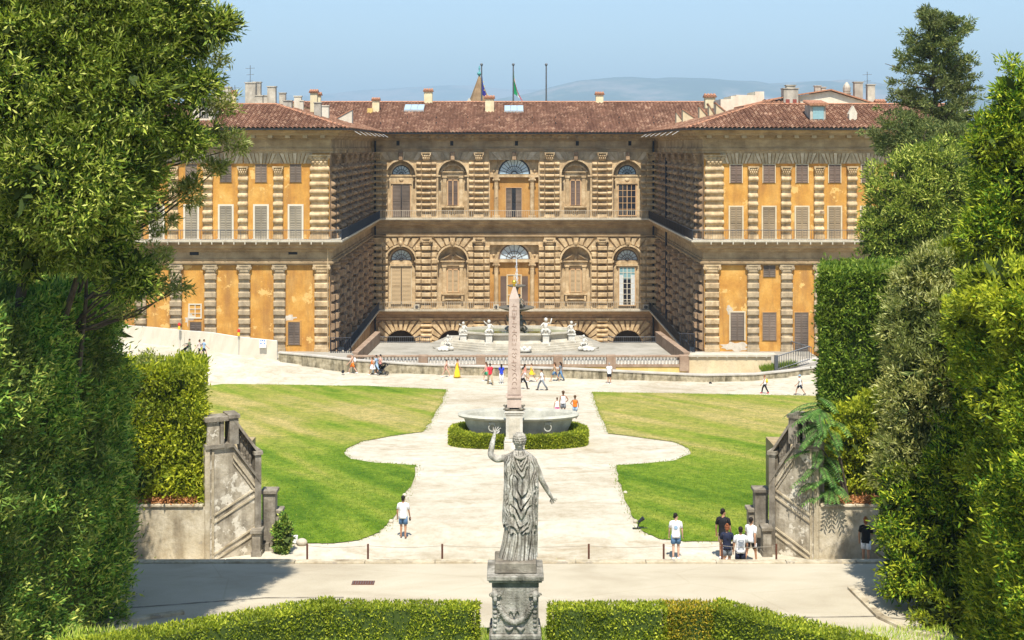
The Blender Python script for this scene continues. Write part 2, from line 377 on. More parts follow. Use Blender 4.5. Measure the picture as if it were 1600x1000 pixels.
def hand(chains, wrist, d, side, s=1.0, curl=.5, spread=.012, palm_n=None, thumb=1):
    """palm and five fingers going along d; side = direction of the thumb"""
    d = d.normalized(); side = (side-d*side.dot(d)).normalized(); n = d.cross(side)
    w = Vector(wrist); a = w+d*.045*s; b = w+d*.085*s
    chains.append(([tuple(w), tuple(a), tuple(b)], [.026*s, (.036*s, .024*s), (.036*s, .021*s)]))
    for k, (off, ln) in enumerate(((.027, .068), (.009, .078), (-.009, .072), (-.027, .056))):
        p0 = b+side*off*s-d*.012*s; p1 = b+side*(off*1.15+spread*(1.5-k)*.5)*s+d*ln*.45*s+n*curl*.010*s; p2 = p1+d*ln*.32*s+n*curl*.022*s+side*spread*(1.5-k)*.4*s; p3 = p2+d*ln*.2*s+n*curl*.026*s
        chains.append(([tuple(p0), tuple(p1), tuple(p2), tuple(p3)], [.0095*s, .009*s, .008*s, .0065*s]))
    t0 = a+side*.022*s; t1 = a+side*.052*s+d*.02*s+n*.006*s; t2 = t1+d*.035*s*thumb+side*.008*s+n*.012*s
    chains.append(([tuple(t0), tuple(t1), tuple(t2)], [.013*s, .011*s, .008*s]))

def person(px, row, hpx, rz, label, skin, hair, hairst, top, topm, bottom, botm, pose='stand', shoes='c_white', seed=0, y=None, extras=(), group=None, build=1.0, turn=0, arms=None):
    g = random.Random(seed*13+5)
    p = G(px, row) if y is None else Vector(((px-CX)*y/F, y, gh(0, y)))
    H = hpx*p.y/F; s = H/1.75
    t = thing('person', p, label, 'person', group, local=True); t.rotation_euler = (0, 0, R(rz)); t.scale = (s, s, s)
    V = Vector
    sw = {'stand': .05, 'walk': .30, 'stride': .38}[pose]; ph = 1 if seed % 2 else -1
    lean = .03 if pose != 'stand' else 0
    pel = V((0, 0, .95)); waist = V((0, lean*.3, 1.1)); ch = V((0, lean, 1.30)); nb = V((0, lean*1.2, 1.46)); nk = V((0, lean*1.3+.01, 1.53)); h1 = V((0, lean*1.3+.015, 1.60)); h2 = V((0, lean*1.3+.0, 1.68))
    tr = R(turn); hd = V((-math.sin(tr), math.cos(tr), 0))
    hips, knees, ank, toes, sh, el, wr = {}, {}, {}, {}, {}, {}, {}
    for sx in (-1, 1):
        q = sw*sx*ph; hips[sx] = V((.09*sx, 0, .90))
        kf = max(0, q)*.25
        knees[sx] = V((.095*sx, q*.55+.02+kf*.3, .50+kf*.15)); ank[sx] = V((.10*sx, q*1.0-.02 if q > 0 else q*1.15, .085+(.06 if q < -.1 else 0)))
        f = V((sx*.02, .14, -.045 if q > -.1 else -.075)); toes[sx] = ank[sx]+f
        sh[sx] = V((.17*sx*build, lean*1.1, 1.41)); a = arms.get(sx) if arms else None
        if a is None:
            el[sx] = V((.235*sx*build, -q*.45-.02, 1.13)); wr[sx] = V((.25*sx*build, -q*.8+.08, .90))
        elif a == 'bent': el[sx] = V((.24*sx, .0, 1.14)); wr[sx] = V((.16*sx, .22, 1.16))
        elif a == 'up': el[sx] = V((.25*sx, .08, 1.2)); wr[sx] = V((.12*sx, .2, 1.42))
        elif a == 'hip': el[sx] = V((.34*sx, -.06, 1.16)); wr[sx] = V((.17*sx, -.02, 1.0))
        elif a == 'front': el[sx] = V((.2*sx, .14, 1.17)); wr[sx] = V((.16*sx, .42, 1.08))
    b = build; T = tuple
    ch_ = [([T(pel), T(waist), T(ch), T(nb), T(nk), T(h1), T(h2)], [(.135*b, .10), (.12*b, .088), (.145*b, .10), (.07, .065), .055, (.075, .085), (.076, .088)])]
    for sx in (-1, 1):
        ch_.append(([T(pel), T(hips[sx]), T(knees[sx]), T(ank[sx]), T(toes[sx])], [.1, .088*b, .055, .036, .03]))
        ch_.append(([T(ch), T(sh[sx]), T(el[sx]), T(wr[sx])], [.1, .058*b, .04, .027]))
        d = (wr[sx]-el[sx]).normalized(); hand(ch_, wr[sx], d, V((-sx*.3, .95, .1)), 1.05)
        e0 = h1+V((-hd.y*sx*-.07*-1, hd.x*sx*.07*-1, 0))*-1
        ch_.append(([T(h1+V((hd.y, -hd.x, 0))*.066*sx), T(h1+V((hd.y, -hd.x, 0))*.092*sx+V((0, 0, .015)))], [.012, .016]))
    ch_.append(([T(h1+hd*.06), T(h1+hd*.095+V((0, 0, -.005))), T(h1+hd*.108+V((0, 0, -.022)))], [.018, .014, .013]))
    ch_.append(([T(h1+hd*.06+V((0, 0, -.055))), T(h1+hd*.085+V((0, 0, -.062)))], [.026, .016]))
    skin_obj('body', ch_, M[skin], t, 1)
    # face details
    lt = V((hd.y, -hd.x, 0))
    for sx in (-1, 1): m = MB(); m.ball(h1+hd*.083+lt*.032*sx+V((0, 0, .022)), .012, .012, .009, 6, 4); m.build('eye', M['hair_dark'], t)
    m = MB(); m.ball(h1+hd*.096+V((0, 0, -.045)), .02, .008, .006, 6, 4); m.build('mouth', M['hair_red'], t)
    # hair
    m = MB(); c = h2-hd*.018+V((0, 0, -.005))
    if hairst in ('short', 'cap'):
        m.ball(c+V((0, 0, .012)), .086, .096, .085, 12, 8); m.ball(c-hd*.035+V((0, 0, -.06)), .068, .05, .06, 10, 6)
    else:
        m.ball(c+V((0, 0, .01)), .094, .102, .092, 12, 8); m.ball(c-hd*.04+V((0, 0, -.07)), .078, .06, .075, 10, 6)
    if hairst == 'long': m.tube([c-hd*.05, c-hd*.085+V((0, 0, -.15)), c-hd*.10+V((g.uniform(-.03, .03), 0, -.34))], [.085, .082, .03], 8)
    if hairst == 'bun': m.ball(c-hd*.05+V((0, 0, .10)), .055, .055, .05, 8, 6)
    if hairst == 'curly':
        for _ in range(26):
            u = V((g.gauss(0, 1), g.gauss(0, 1), abs(g.gauss(0, 1)))).normalized(); m.ball(c+u*.085, .035, .035, .035, 6, 4)
    m.build('hair', M[hair], t, smooth=True)
    if hairst == 'cap':
        m = MB(); m.ball(c+V((0, 0, .025)), .098, .108, .085, 12, 8); m.prism([(c.x+hd.x*.04-lt.x*.08, c.y+hd.y*.04-lt.y*.08), (c.x+hd.x*.18-lt.x*.05, c.y+hd.y*.18-lt.y*.05), (c.x+hd.x*.18+lt.x*.05, c.y+hd.y*.18+lt.y*.05), (c.x+hd.x*.04+lt.x*.08, c.y+hd.y*.04+lt.y*.08)], 'z', c.z, c.z+.02)
        m.build('cap', M['c_bluegrey'], t, smooth=True)
    # clothes
    def torso(m, z0, z1, r0, flare=1.0):
        n = 16; rows = []; N_ = 9
        for i in range(N_+1):
            u = i/N_; z = z0+(z1-z0)*u
            k = np.interp(z, [.78, .95, 1.08, 1.30, 1.42, 1.49], [.180*flare, .172, .155, .182, .158, .07])*b
            yy = lean*max(0, z-.95)/.35
            rows.append([(k*(1+.03*math.sin(z*23+j*2.1+seed))*math.cos(2*math.pi*j/n), yy+k*(.80 if z < 1.05 else .70 if z < 1.4 else .6)*math.sin(2*math.pi*j/n)+.008*math.sin(z*31+j*1.3+seed), z+(.012*math.sin(j*1.7) if i == 0 else 0)) for j in range(n)])
        m.add([v for r_ in rows for v in r_], [(i*n+j, i*n+(j+1) % n, (i+1)*n+(j+1) % n, (i+1)*n+j) for i in range(N_) for j in range(n)]+[tuple(range(n))[::-1], tuple(N_*n+j for j in range(n))])
    m = MB(); long_ = top in ('tee', 'shirt')
    if top in ('tee', 'shirt'):
        torso(m, .84, 1.485, 0)
        for sx in (-1, 1): e = sh[sx].lerp(el[sx], .72); m.tube([sh[sx]+V((-.07*sx, 0, .015)), sh[sx]+V((.0*sx, 0, -.015)), e], [.062*b, .070*b, .066*b], 10)
    elif top == 'tank': torso(m, .90, 1.40, 0)
    elif top == 'bikini': torso(m, 1.24, 1.34, 0)
    elif top == 'dress':
        torso(m, 1.0, 1.42, 0)
    if top: m.build('top', M[topm], t, smooth=True)
    m = MB()
    if bottom in ('shorts', 'trousers', 'jeans'):
        m.ball((0, 0, .93), .160*b, .115, .12, 14, 8)
        for sx in (-1, 1):
            if bottom == 'shorts': e = hips[sx].lerp(knees[sx], .74); m.tube([hips[sx]+V((0, 0, .02)), hips[sx].lerp(e, .5), e], [.095*b, .098*b, .100*b], 10)
            else: m.tube([hips[sx]+V((0, 0, .02)), knees[sx], knees[sx].lerp(ank[sx], .93)], [.105*b, .078, .068], 10)
    elif bottom in ('skirt', 'longskirt', 'shortskirt'):
        zb = {'skirt': .58, 'shortskirt': .72, 'longskirt': .08}[bottom]; n = 20; rows = []
        for i in range(8):
            u = i/7; z = 1.08+(zb-1.08)*u; k = (.15+(.12 if zb < .3 else .09)*u)
            rows.append([((k+.015*u*math.sin(j*math.pi/2.5*2))*math.cos(2*math.pi*j/n), (k*.85+sw*.35*u+.015*u*math.sin(j*math.pi/2.5*2))*math.sin(2*math.pi*j/n)-(.03*u), z) for j in range(n)])
        m.add([v for r_ in rows for v in r_], [(i*n+j, i*n+(j+1) % n, (i+1)*n+(j+1) % n, (i+1)*n+j) for i in range(7) for j in range(n)]+[tuple(range(n)), tuple(7*n+j for j in range(n))[::-1]])
    elif bottom == 'brief': m.ball((0, 0, .93), .155*b, .118, .09, 14, 8)
    if bottom: m.build('skirt' if 'skirt' in bottom else bottom if bottom != 'brief' else 'swim_brief', M[botm], t, smooth=True)
    if shoes:
        for sx in (-1, 1):
            m = MB(); m.tube([ank[sx]+V((0, -.06, -.045)), ank[sx]+V((0, .03, -.04)), toes[sx]+V((0, .03, .0))], [.044, .05, .036], 8); m.build('shoe', M[shoes], t, smooth=True)
    for e in extras:
        m = MB()
        if e[0] == 'backpack': m.ball((0, -.19, 1.22), .15, .10, .21, 12, 8); m.ball((0, -.27, 1.14), .09, .05, .1, 8, 6); m.build('backpack', M[e[1]], t, smooth=True)
        if e[0] == 'bag': m.box(.17, -.1, .82, .24, .14, 1.02, ch=.03); m.tube([(-.13, 0, 1.47), (.0, -.13, 1.25), (.2, -.02, 1.0)], .013, 5); m.build('shoulder_bag', M[e[1]], t)
        if e[0] == 'print': m.prism([(.075*math.cos(a*math.pi/8)*(1-.12*(a % 2)), 1.24+.085*math.sin(a*math.pi/8)*(1-.1*(a % 3))) for a in range(16)], 'y', -.131, -.118); m.build('shirt_print', M[e[1]], t)
        if e[0] == 'stripes':
            for k in range(7): m.box(-.11, -.135+.0, 1.0+.05*k, .11, -.118, 1.007+.05*k)
            m.build('shirt_print', M[e[1]], t)
        if e[0] == 'glasses': m.box(-.07, h1.y+.075, h1.z+.01, .07, h1.y+.095, h1.z+.035); m.build('sunglasses', M['c_black'], t)
        if e[0] == 'item': w_ = wr[e[2]]; m.box(w_.x-.04, w_.y+.02, w_.z-.2, w_.x+.03, w_.y+.1, w_.z-.06, ch=.01); m.build('held_item', M[e[1]], t)
    return t
WK = 'visitors walking on the gravel'
person(630, 842, 67, -8, 'barefoot man in white t-shirt and blue denim shorts on the gravel left of the statue', 'skin_tan', 'hair_dark', 'short', 'tee', 'c_white', 'shorts', 'c_denim', 'stand', None, 2, extras=(('item', 'black', 1),), group=WK)
person(1056, 874, 72, -5, 'man in white t-shirt with a blue round print on its back and denim shorts', 'skin_light', 'hair_dark', 'short', 'tee', 'c_white', 'shorts', 'c_denim', 'stand', 'c_white', 3, extras=(('print', 'c_bluegrey'), ('glasses',)), group=WK, turn=-60)
person(1130, 874, 79, -20, 'tall man in black t-shirt standing behind the woman in navy shirt', 'skin_tan', 'hair_dark', 'short', 'tee', 'c_black', 'shorts', 'c_khaki', 'stand', 'c_white', 4, group=WK, turn=-50)
person(1136, 892, 73, -5, 'woman with red-brown hair bun, navy shirt and grey shorts, seen from behind', 'skin_tan', 'hair_red', 'bun', 'tee', 'c_navy', 'shorts', 'c_grey', 'stand', 'c_white', 5, y=49.6, group=WK, extras=(('bag', 'c_black'),))
person(1157, 900, 77, 0, 'person in white t-shirt with thin grey lines on the back and navy shorts', 'skin_tan', 'hair_dark', 'short', 'tee', 'c_white', 'shorts', 'c_navy', 'stand', 'c_white', 6, y=49.05, group=WK, extras=(('stripes', 'c_grey'),))
person(1173, 882, 72, -35, 'young man in plain white t-shirt and black shorts stepping towards the right stairs', 'skin_tan', 'hair_dark', 'short', 'tee', 'c_white', 'shorts', 'c_black', 'walk', 'c_black', 7, y=50.5, group=WK, extras=(('item', 'c_white', 1),))
person(1353, 881, 74, -25, 'woman with red hair bun, black top and white shorts before the right side wall', 'skin_tan', 'hair_red', 'bun', 'tee', 'c_black', 'shorts', 'c_white', 'stand', 'c_white', 8, y=50.35, group=WK, arms={1: 'bent'})
person(551, 584, 31, 85, 'shirtless walker in bright orange shorts with a white backpack', 'skin_light', 'hair_grey', 'short', None, None, 'shorts', 'c_orange', 'stride', 'c_white', 9, group=WK, extras=(('backpack', 'c_white'),))
person(582, 586, 28, 85, 'walker in orange top and white skirt just left of the one pushing a buggy', 'skin_tan', 'hair_brown', 'short', 'tank', 'c_orange', 'skirt', 'c_white', 'walk', 'c_white', 10, group=WK)
person(588.5, 585, 30, 90, 'walker in blue and white shirt and pale grey trousers beside the buggy', 'skin_tan', 'hair_dark', 'short', 'tee', 'c_bluegrey', 'trousers', 'c_bluegrey', 'stride', 'c_black', 11, group=WK)
person(595, 585, 31, 80, 'walker in sleeveless peach top and black shorts with dark hair pushing the buggy', 'skin_light', 'hair_dark', 'short', 'tank', 'c_salmon', 'shorts', 'c_black', 'walk', 'c_white', 12, group=WK)
person(697, 590, 28, -80, 'woman in pink bikini top and brief walking before the rubble wall', 'skin_light', 'hair_dark', 'short', 'bikini', 'c_salmon', 'brief', 'c_salmon', 'stride', 'c_white', 13, group=WK)
person(714.5, 590.5, 29.5, -80, 'woman in a long bright yellow dress', 'skin_tan', 'hair_brown', 'bun', 'dress', 'c_yellow', 'longskirt', 'c_yellow', 'walk', None, 14, group=WK)
person(760, 596, 30, 80, 'walker in pink top and green shorts half behind the one in red', 'skin_light', 'hair_brown', 'long', 'tank', 'c_salmon', 'shorts', 'c_green', 'walk', 'c_white', 15, group=WK)
person(766, 601, 33, 20, 'person in red shirt and khaki trousers', 'skin_tan', 'hair_dark', 'short', 'tee', 'c_red', 'trousers', 'c_khaki', 'walk', 'c_khaki', 16, group=WK)
person(783.5, 600, 31, 0, 'woman with long dark hair, bright blue top and white trousers just left of the obelisk', 'skin_tan', 'hair_dark', 'long', 'tee', 'c_blue', 'trousers', 'c_white', 'stand', 'c_white', 17, group=WK)
person(820, 597, 28, -70, 'woman in red and white top just right of the obelisk', 'skin_tan', 'hair_dark', 'long', 'tank', 'c_salmon', 'shorts', 'c_white', 'walk', 'c_white', 18, group=WK)
person(817, 608, 34, -85, 'walker in black trousers half hidden behind the obelisk', 'skin_tan', 'hair_dark', 'short', 'tank', 'c_pale', 'trousers', 'c_black', 'stride', 'c_black', 19, group=WK)
person(831, 597, 29, 85, 'woman in short yellow dress right of the obelisk', 'skin_light', 'hair_brown', 'short', 'dress', 'c_yellow', 'shortskirt', 'c_yellow', 'stride', 'c_white', 20, group=WK)
person(847, 610, 33, 90, 'man in white shirt and grey trousers striding to the left', 'skin_tan', 'hair_dark', 'short', 'shirt', 'c_white', 'trousers', 'c_grey', 'stride', 'c_black', 21, group=WK)
person(867, 596, 30, 80, 'woman with long brown hair and denim shorts walking left', 'skin_tan', 'hair_brown', 'long', 'tank', 'c_khaki', 'shorts', 'c_denim', 'stride', 'c_khaki', 22, group=WK)
person(876, 595, 29, 80, 'woman with long black hair, grey-white top and blue jeans', 'skin_tan', 'hair_dark', 'long', 'tee', 'c_grey', 'jeans', 'c_denim', 'walk', 'c_black', 23, group=WK, extras=(('bag', 'c_black'),))
person(952, 600, 33, 5, 'man in white t-shirt and black shorts standing alone before the rubble wall', 'skin_tan', 'hair_grey', 'short', 'tee', 'c_white', 'shorts', 'c_black', 'stand', 'c_white', 24, group=WK, arms={-1: 'up'})
person(880, 651, 40, 0, 'curly-haired adult in white vest and grey shorts standing between two children', 'skin_brown', 'hair_brown', 'curly', 'tank', 'c_white', 'shorts', 'c_grey', 'stand', None, 26, group=WK, arms={1: 'hip'})
person(870.5, 652, 31, 8, 'small child in white top and pink shorts', 'skin_tan', 'hair_brown', 'short', 'tank', 'c_white', 'shorts', 'c_pink', 'stand', None, 27, group=WK)
person(898.5, 654, 36, -8, 'child in orange top and light denim shorts right of the curly-haired adult', 'skin_brown', 'hair_brown', 'curly', 'tank', 'c_orange', 'shorts', 'c_bluegrey', 'stand', None, 28, group=WK, arms={-1: 'hip'})
person(1195, 615, 28.5, 80, 'walker in white top, dark trousers and red shoes with a yellow backpack', 'skin_tan', 'hair_red', 'short', 'tank', 'c_white', 'trousers', 'c_black', 'walk', 'c_red', 29, group=WK, extras=(('backpack', 'c_yellow'),))
person(1250, 617, 31, 85, 'man in grey cap, white t-shirt and dark shorts at the right end of the walkway', 'skin_tan', 'hair_dark', 'cap', 'tee', 'c_white', 'shorts', 'c_navy', 'stride', 'c_black', 31, group=WK, extras=(('bag', 'c_black'),))
person(296.5, 557, 27.5, 85, 'man in olive t-shirt pushing a dark pushchair beside the netting fence', 'skin_light', 'hair_brown', 'short', 'tee', 'c_olive', 'trousers', 'c_olive', 'walk', 'c_khaki', 32, group=WK, arms={1: 'front', -1: 'front'})
person(312, 558, 27, 60, 'woman in black top and white shorts before the netting fence', 'skin_light', 'hair_brown', 'bun', 'tee', 'c_pale', 'shorts', 'c_black', 'walk', 'c_white', 33, group=WK, extras=(('bag', 'c_black'),))
person(318.5, 558, 27.5, -60, 'woman with a blue bag right of the other in black top', 'skin_light', 'hair_brown', 'short', 'tee', 'c_bluegrey', 'shorts', 'c_navy', 'stride', 'c_white', 34, group=WK)
def buggy(px, row, label, side=1):
    p = G(px, row); t = thing('pushchair', p, label, 'pushchair', 'pushchairs'); x, y, z = p
    m = MB(); fr = M['iron']
    for yy in (-.24, .24):
        m.tube([(x+.55*side, y+yy, z+.98), (x+.3*side, y+yy, z+.75), (x-.35*side, y+yy, z+.14)], .018, 5); m.tube([(x+.35*side, y+yy, z+.14), (x-.1*side, y+yy, z+.55)], .018, 5)
    m.tube([(x+.55*side, y-.24, z+.98), (x+.55*side, y+.24, z+.98)], .02, 5); m.build('frame', fr, t)
    m = MB(); m.prism([(x-.35*side, z+.38), (x-.3*side, z+.5), (x+.08*side, z+.48), (x+.3*side, z+.85), (x+.22*side, z+.9), (x-.0*side, z+.38)], 'y', y-.2, y+.2); m.build('seat', M['c_black'], t)
    m = MB()
    for i in range(7):
        a0 = math.pi*i/9+.2; a1 = math.pi*(i+1)/9+.2
        m.add([(x+.12*side+.36*math.cos(a)*side, yy, z+.72+.33*math.sin(a)) for a in (a0, a1) for yy in (y-.22, y+.22)], [(0, 1, 3, 2)])
    m.build('canopy', M['c_black'], t).modifiers.new('thickness', 'SOLIDIFY').thickness = .01
    for wx in (-.35, .35):
        for yy in (-.26, .26):
            m = MB(); P = [(x+wx+.13*math.cos(a*math.pi/6), y+yy, z+.15+.13*math.sin(a*math.pi/6)) for a in range(13)]; m.tube(P, .025, 5, cap=False); m.tube([(x+wx, y+yy-.02, z+.15), (x+wx, y+yy+.02, z+.15)], .03, 6); m.tube([(x+wx-.12, y+yy, z+.15), (x+wx+.12, y+yy, z+.15)], .01, 4); m.build('wheel', M['black'], t)
buggy(598, 586, 'dark pushchair with brown seat among the walkers left of the balustrade'); buggy(289, 556, 'dark pushchair pushed by the man in olive t-shirt')

# ----------------------------------------------------------------- marble statue seen from behind
SY = 27.4; S_ = SY/F
def sx_(px): return (px-CX)*S_
def sz_(row): return ZC-(row-CY)*S_
SC = sx_(811.5); zfoot = sz_(870)
st = thing('statue', (SC, SY, zfoot), 'weathered marble statue of a draped figure with one raised arm, on the foreground pedestal', 'statue')
SO = Vector((SC, SY, zfoot))
def L3(px, row, dy=0.0): return (sx_(px)-SC, dy, sz_(row)-zfoot)   # local
V = Vector; chs = []
pel = L3(811, 785); wa = L3(811, 760); cs = L3(811, 735); nb = L3(811, 712); nk = L3(811, 704); h1 = L3(811.5, 695, .0); h2 = L3(811.5, 687, -.01)
chs.append(([pel, wa, cs, nb, nk, h1, h2], [.2, .19, (.22, .15), .10, .075, (.098, .11), (.105, .125)]))
ls, le, le2, lw = L3(791, 715, .02), L3(776, 719, .05), L3(766, 712, .07), L3(772, 684, .16)
lf = L3(768.5, 698, .11)
chs.append(([cs, ls, le, le2, lf, lw], [.15, .085, .078, .074, .060, .038]))
rs_, re_, rf, rwr = L3(835, 722, .0), L3(846.5, 752, .06), L3(853, 764, .12), L3(861, 779, .16)
chs.append(([cs, rs_, re_, rf, rwr], [.15, .088, .060, .057, .036]))
d = (V(L3(775, 672, .2))-V(lw)); hand(chs, lw, d, V((1, -.3, 0)), 1.25, curl=.9, spread=.02, thumb=1.2)
d = (V(L3(869, 791, .24))-V(rwr)); hand(chs, rwr, d, V((-.7, -.2, -.3)), 1.25, curl=.5, spread=.02)
for q in ((-1, -1), (1, 1)): chs.append(([pel, L3(811+q[0]*9, 850, .02), L3(811+q[0]*10, 868, .0), L3(811+q[0]*11, 870, .14)], [.2, .08, .06, .05]))
chs.append(([V(h1)+V((0, .09, 0)), V(h1)+V((0, .125, -.01)), V(h1)+V((0, .14, -.035))], [.022, .018, .017]))
chs = [([tuple(p) for p in a], b) for a, b in chs]
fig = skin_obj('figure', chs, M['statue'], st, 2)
m = MB(); gg = random.Random(3); c = V(h2)+V((0, -.01, .008))
def lput(m, c, *a, **k): m.ball(V(c)+SO, *a, **k)
lput(m, c, .112, .128, .125, nu=16, nv=10)
for ring in range(7):
    ph = .25+ring*.33; n = max(5, int(17*math.sin(ph)))
    for i in range(n):
        a = 2*math.pi*(i+.5*(ring % 2))/n
        if math.sin(a) > .55 and ph > 1.3: continue
        u = V((math.sin(ph)*math.cos(a), math.sin(ph)*math.sin(a), math.cos(ph))); cc = c+V((u.x*.113, u.y*.13, u.z*.125)); lput(m, cc, .030+.01*gg.random(), .028, .026+.008*gg.random(), nu=7, nv=5)
lput(m, c+V((0, -.07, -.11)), .06, .045, .05, nu=8, nv=6)
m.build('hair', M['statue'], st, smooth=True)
def drape(name, rows, nrow, nth, fold, hem, parent, mat, inner=True):
    """rows: (row px, left px, right px, half depth); fold(dx px, row, theta) -> displacement in m"""
    vs = []; R_ = np.array(rows, float)
    for i in range(nrow+1):
        for j in range(nth):
            th = 2*math.pi*j/nth; cth, sth = math.cos(th), math.sin(th)
            u = i/nrow
            # row along this column, ending at the hem of that column
            r0 = R_[0, 0]; lx = np.interp(r0, R_[:, 0], R_[:, 1])
            r1 = hem(cth, sth); row = r0+(r1-r0)*u
            a = np.interp(row, R_[:, 0], R_[:, 1]); b = np.interp(row, R_[:, 0], R_[:, 2]); dpt = np.interp(row, R_[:, 0], R_[:, 3])
            cx_ = (a+b)/2; hw = (b-a)/2; ex = .82
            X_ = cx_+hw*math.copysign(abs(cth)**ex, cth); Y_ = dpt*math.copysign(abs(sth)**ex, sth)
            f = fold(X_-811, row, th); nx_ = cth*.6; ny_ = sth
            vs.append(((sx_(X_))-SC+nx_*f+SO.x, Y_+ny_*f+SO.y, sz_(row)))
    m = MB(); m.v = vs; m.f = [(i*nth+j, (i+1)*nth+j, (i+1)*nth+(j+1) % nth, i*nth+(j+1) % nth) for i in range(nrow) for j in range(nth)]
    m.f.append(tuple(range(nth))[::-1])
    o = m.build(name, mat, parent, smooth=True); return o
def rg(x, p=.7): return 1-abs(math.sin(x))**p     # sharp ridges / soft valleys inverted
def fold_up(dx, row, th):
    back = max(0, -math.sin(th)); n = mnoise.noise(Vector((dx*.06, row*.045, 3)))*2.2; n2 = mnoise.noise(Vector((dx*.16, row*.05, 8)))
    c = dx-1-3.5*math.sin((row-700)*.028); ad = abs(c)
    # pointed swags between the shoulders, rounder and wider apart lower down
    low = min(1, max(0, (row-735)/50)); y_ = row+(2.3-.7*low)*ad-.035*low*ad*ad+5*n2
    vph = (y_-704)/(7.5+7*min(1, max(0, (y_-704)/80)))+.45*n; fr = vph-math.floor(vph)
    vf = (fr**.6 if fr < .8 else 1.0*(1-(fr-.8)/.2)**.7)*(1+.8*n2)*(.6+.5*low)
    wv = max(0, 1-(ad/(12+4*low+3*n))**4)*min(1, max(0, (row-706)/6))
    lph = dx/4.6+.7*n+.012*row+1.1*n2; fr = lph-math.floor(lph); lf = math.sin(math.pi*fr)**.45
    return back*(.085*wv*vf+.062*(1-wv)*lf*(1+.5*n2))+(1-back)*.03*abs(math.sin(th*11+row*.02))-.035+.014*n2
def hem_up(c, s):
    x = c  # -1 left .. 1 right
    if s > .1: return 826
    if x < -.72: return 816+2*math.sin(x*40)
    if x < -.55: return 819+(x+.72)*50
    return 828+1.5*math.sin(x*23)+(3 if x > .45 else 0)*math.sin(x*31)
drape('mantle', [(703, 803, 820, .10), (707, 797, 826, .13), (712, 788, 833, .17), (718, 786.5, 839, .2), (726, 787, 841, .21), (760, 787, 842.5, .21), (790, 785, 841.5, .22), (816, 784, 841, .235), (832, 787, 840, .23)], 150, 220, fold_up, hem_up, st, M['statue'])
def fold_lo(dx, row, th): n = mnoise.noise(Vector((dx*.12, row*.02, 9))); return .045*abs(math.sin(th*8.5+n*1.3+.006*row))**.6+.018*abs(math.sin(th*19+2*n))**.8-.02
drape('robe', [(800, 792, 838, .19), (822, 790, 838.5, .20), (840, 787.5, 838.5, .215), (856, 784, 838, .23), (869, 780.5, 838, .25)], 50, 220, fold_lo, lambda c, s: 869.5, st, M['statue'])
# knotted edge of the mantle on the right shoulder and little zigzag hems on the right
m = MB()
for k in range(9):
    r_ = 745+k*10; cx_ = 836+1.6*math.sin(k*2.1); m.ball((sx_(cx_), SY-.13-.02*math.sin(k), sz_(r_)), .032, .045, .045+.012*math.sin(k*3), 7, 5)
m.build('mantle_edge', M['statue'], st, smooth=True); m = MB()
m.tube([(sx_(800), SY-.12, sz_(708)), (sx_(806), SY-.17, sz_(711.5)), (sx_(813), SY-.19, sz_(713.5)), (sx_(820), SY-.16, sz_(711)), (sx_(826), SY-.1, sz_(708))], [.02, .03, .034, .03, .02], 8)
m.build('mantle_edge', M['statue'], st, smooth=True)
m = MB(); g = random.Random(8)
m.box(sx_(773), SY-.40, sz_(887), sx_(838), SY+.42, zfoot+.0, ch=.02); m.build('plinth', M['darkstone'], st)
# pedestal
pz0 = ZT; PC = sx_(805); px0 = sx_(768.5); px1 = sx_(841.5); hw = (px1-px0)/2
pe = thing('pedestal', (PC, SY, pz0), 'weathered marble pedestal carved with a hanging garland and ram heads, carrying the statue', 'pedestal')
def pb(name, e, ra, rb, mat, ch=.015, d=None): m = MB(); m.box(PC-hw-e, SY-hw-e, sz_(rb), PC+hw+e, SY+hw+e, sz_(ra), ch=ch); return m.build(name, M[mat], pe)
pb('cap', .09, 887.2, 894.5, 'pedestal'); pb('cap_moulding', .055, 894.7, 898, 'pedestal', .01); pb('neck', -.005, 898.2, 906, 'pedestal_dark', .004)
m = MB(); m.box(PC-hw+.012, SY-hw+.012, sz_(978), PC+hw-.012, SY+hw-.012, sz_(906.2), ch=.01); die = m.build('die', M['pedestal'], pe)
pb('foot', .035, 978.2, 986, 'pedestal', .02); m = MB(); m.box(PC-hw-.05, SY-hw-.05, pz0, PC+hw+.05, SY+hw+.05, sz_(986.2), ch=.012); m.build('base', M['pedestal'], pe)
yf = SY-hw+.012
m = MB(); P = []; gr_ = random.Random(2)
for i in range(33):
    u = -1+2*i/32; X_ = 804.5+26.5*u; rr = 930+29*(1-u*u)**.8 if abs(u) < 1 else 930
    m.ball((sx_(X_)+gr_.gauss(0, .004), yf-.015-.02*(1-u*u), sz_(rr)+gr_.gauss(0, .006)), .048+.012*(1-u*u), .05, .042+.014*(1-u*u), 8, 6)
    if i % 2 == 0:
        for _ in range(3): m.ball((sx_(X_)+gr_.gauss(0, .03), yf-.055, sz_(rr)+gr_.gauss(0, .03)), .02, .02, .018, 6, 4)
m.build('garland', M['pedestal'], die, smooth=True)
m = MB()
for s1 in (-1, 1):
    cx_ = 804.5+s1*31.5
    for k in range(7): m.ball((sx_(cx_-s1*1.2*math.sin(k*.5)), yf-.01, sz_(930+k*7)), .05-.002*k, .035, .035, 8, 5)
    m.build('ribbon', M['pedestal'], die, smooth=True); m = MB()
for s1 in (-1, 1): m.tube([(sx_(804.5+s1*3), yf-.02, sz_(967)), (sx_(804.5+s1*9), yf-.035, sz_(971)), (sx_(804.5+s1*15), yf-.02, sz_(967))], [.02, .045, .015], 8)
m.build('bow', M['pedestal'], die, smooth=True)
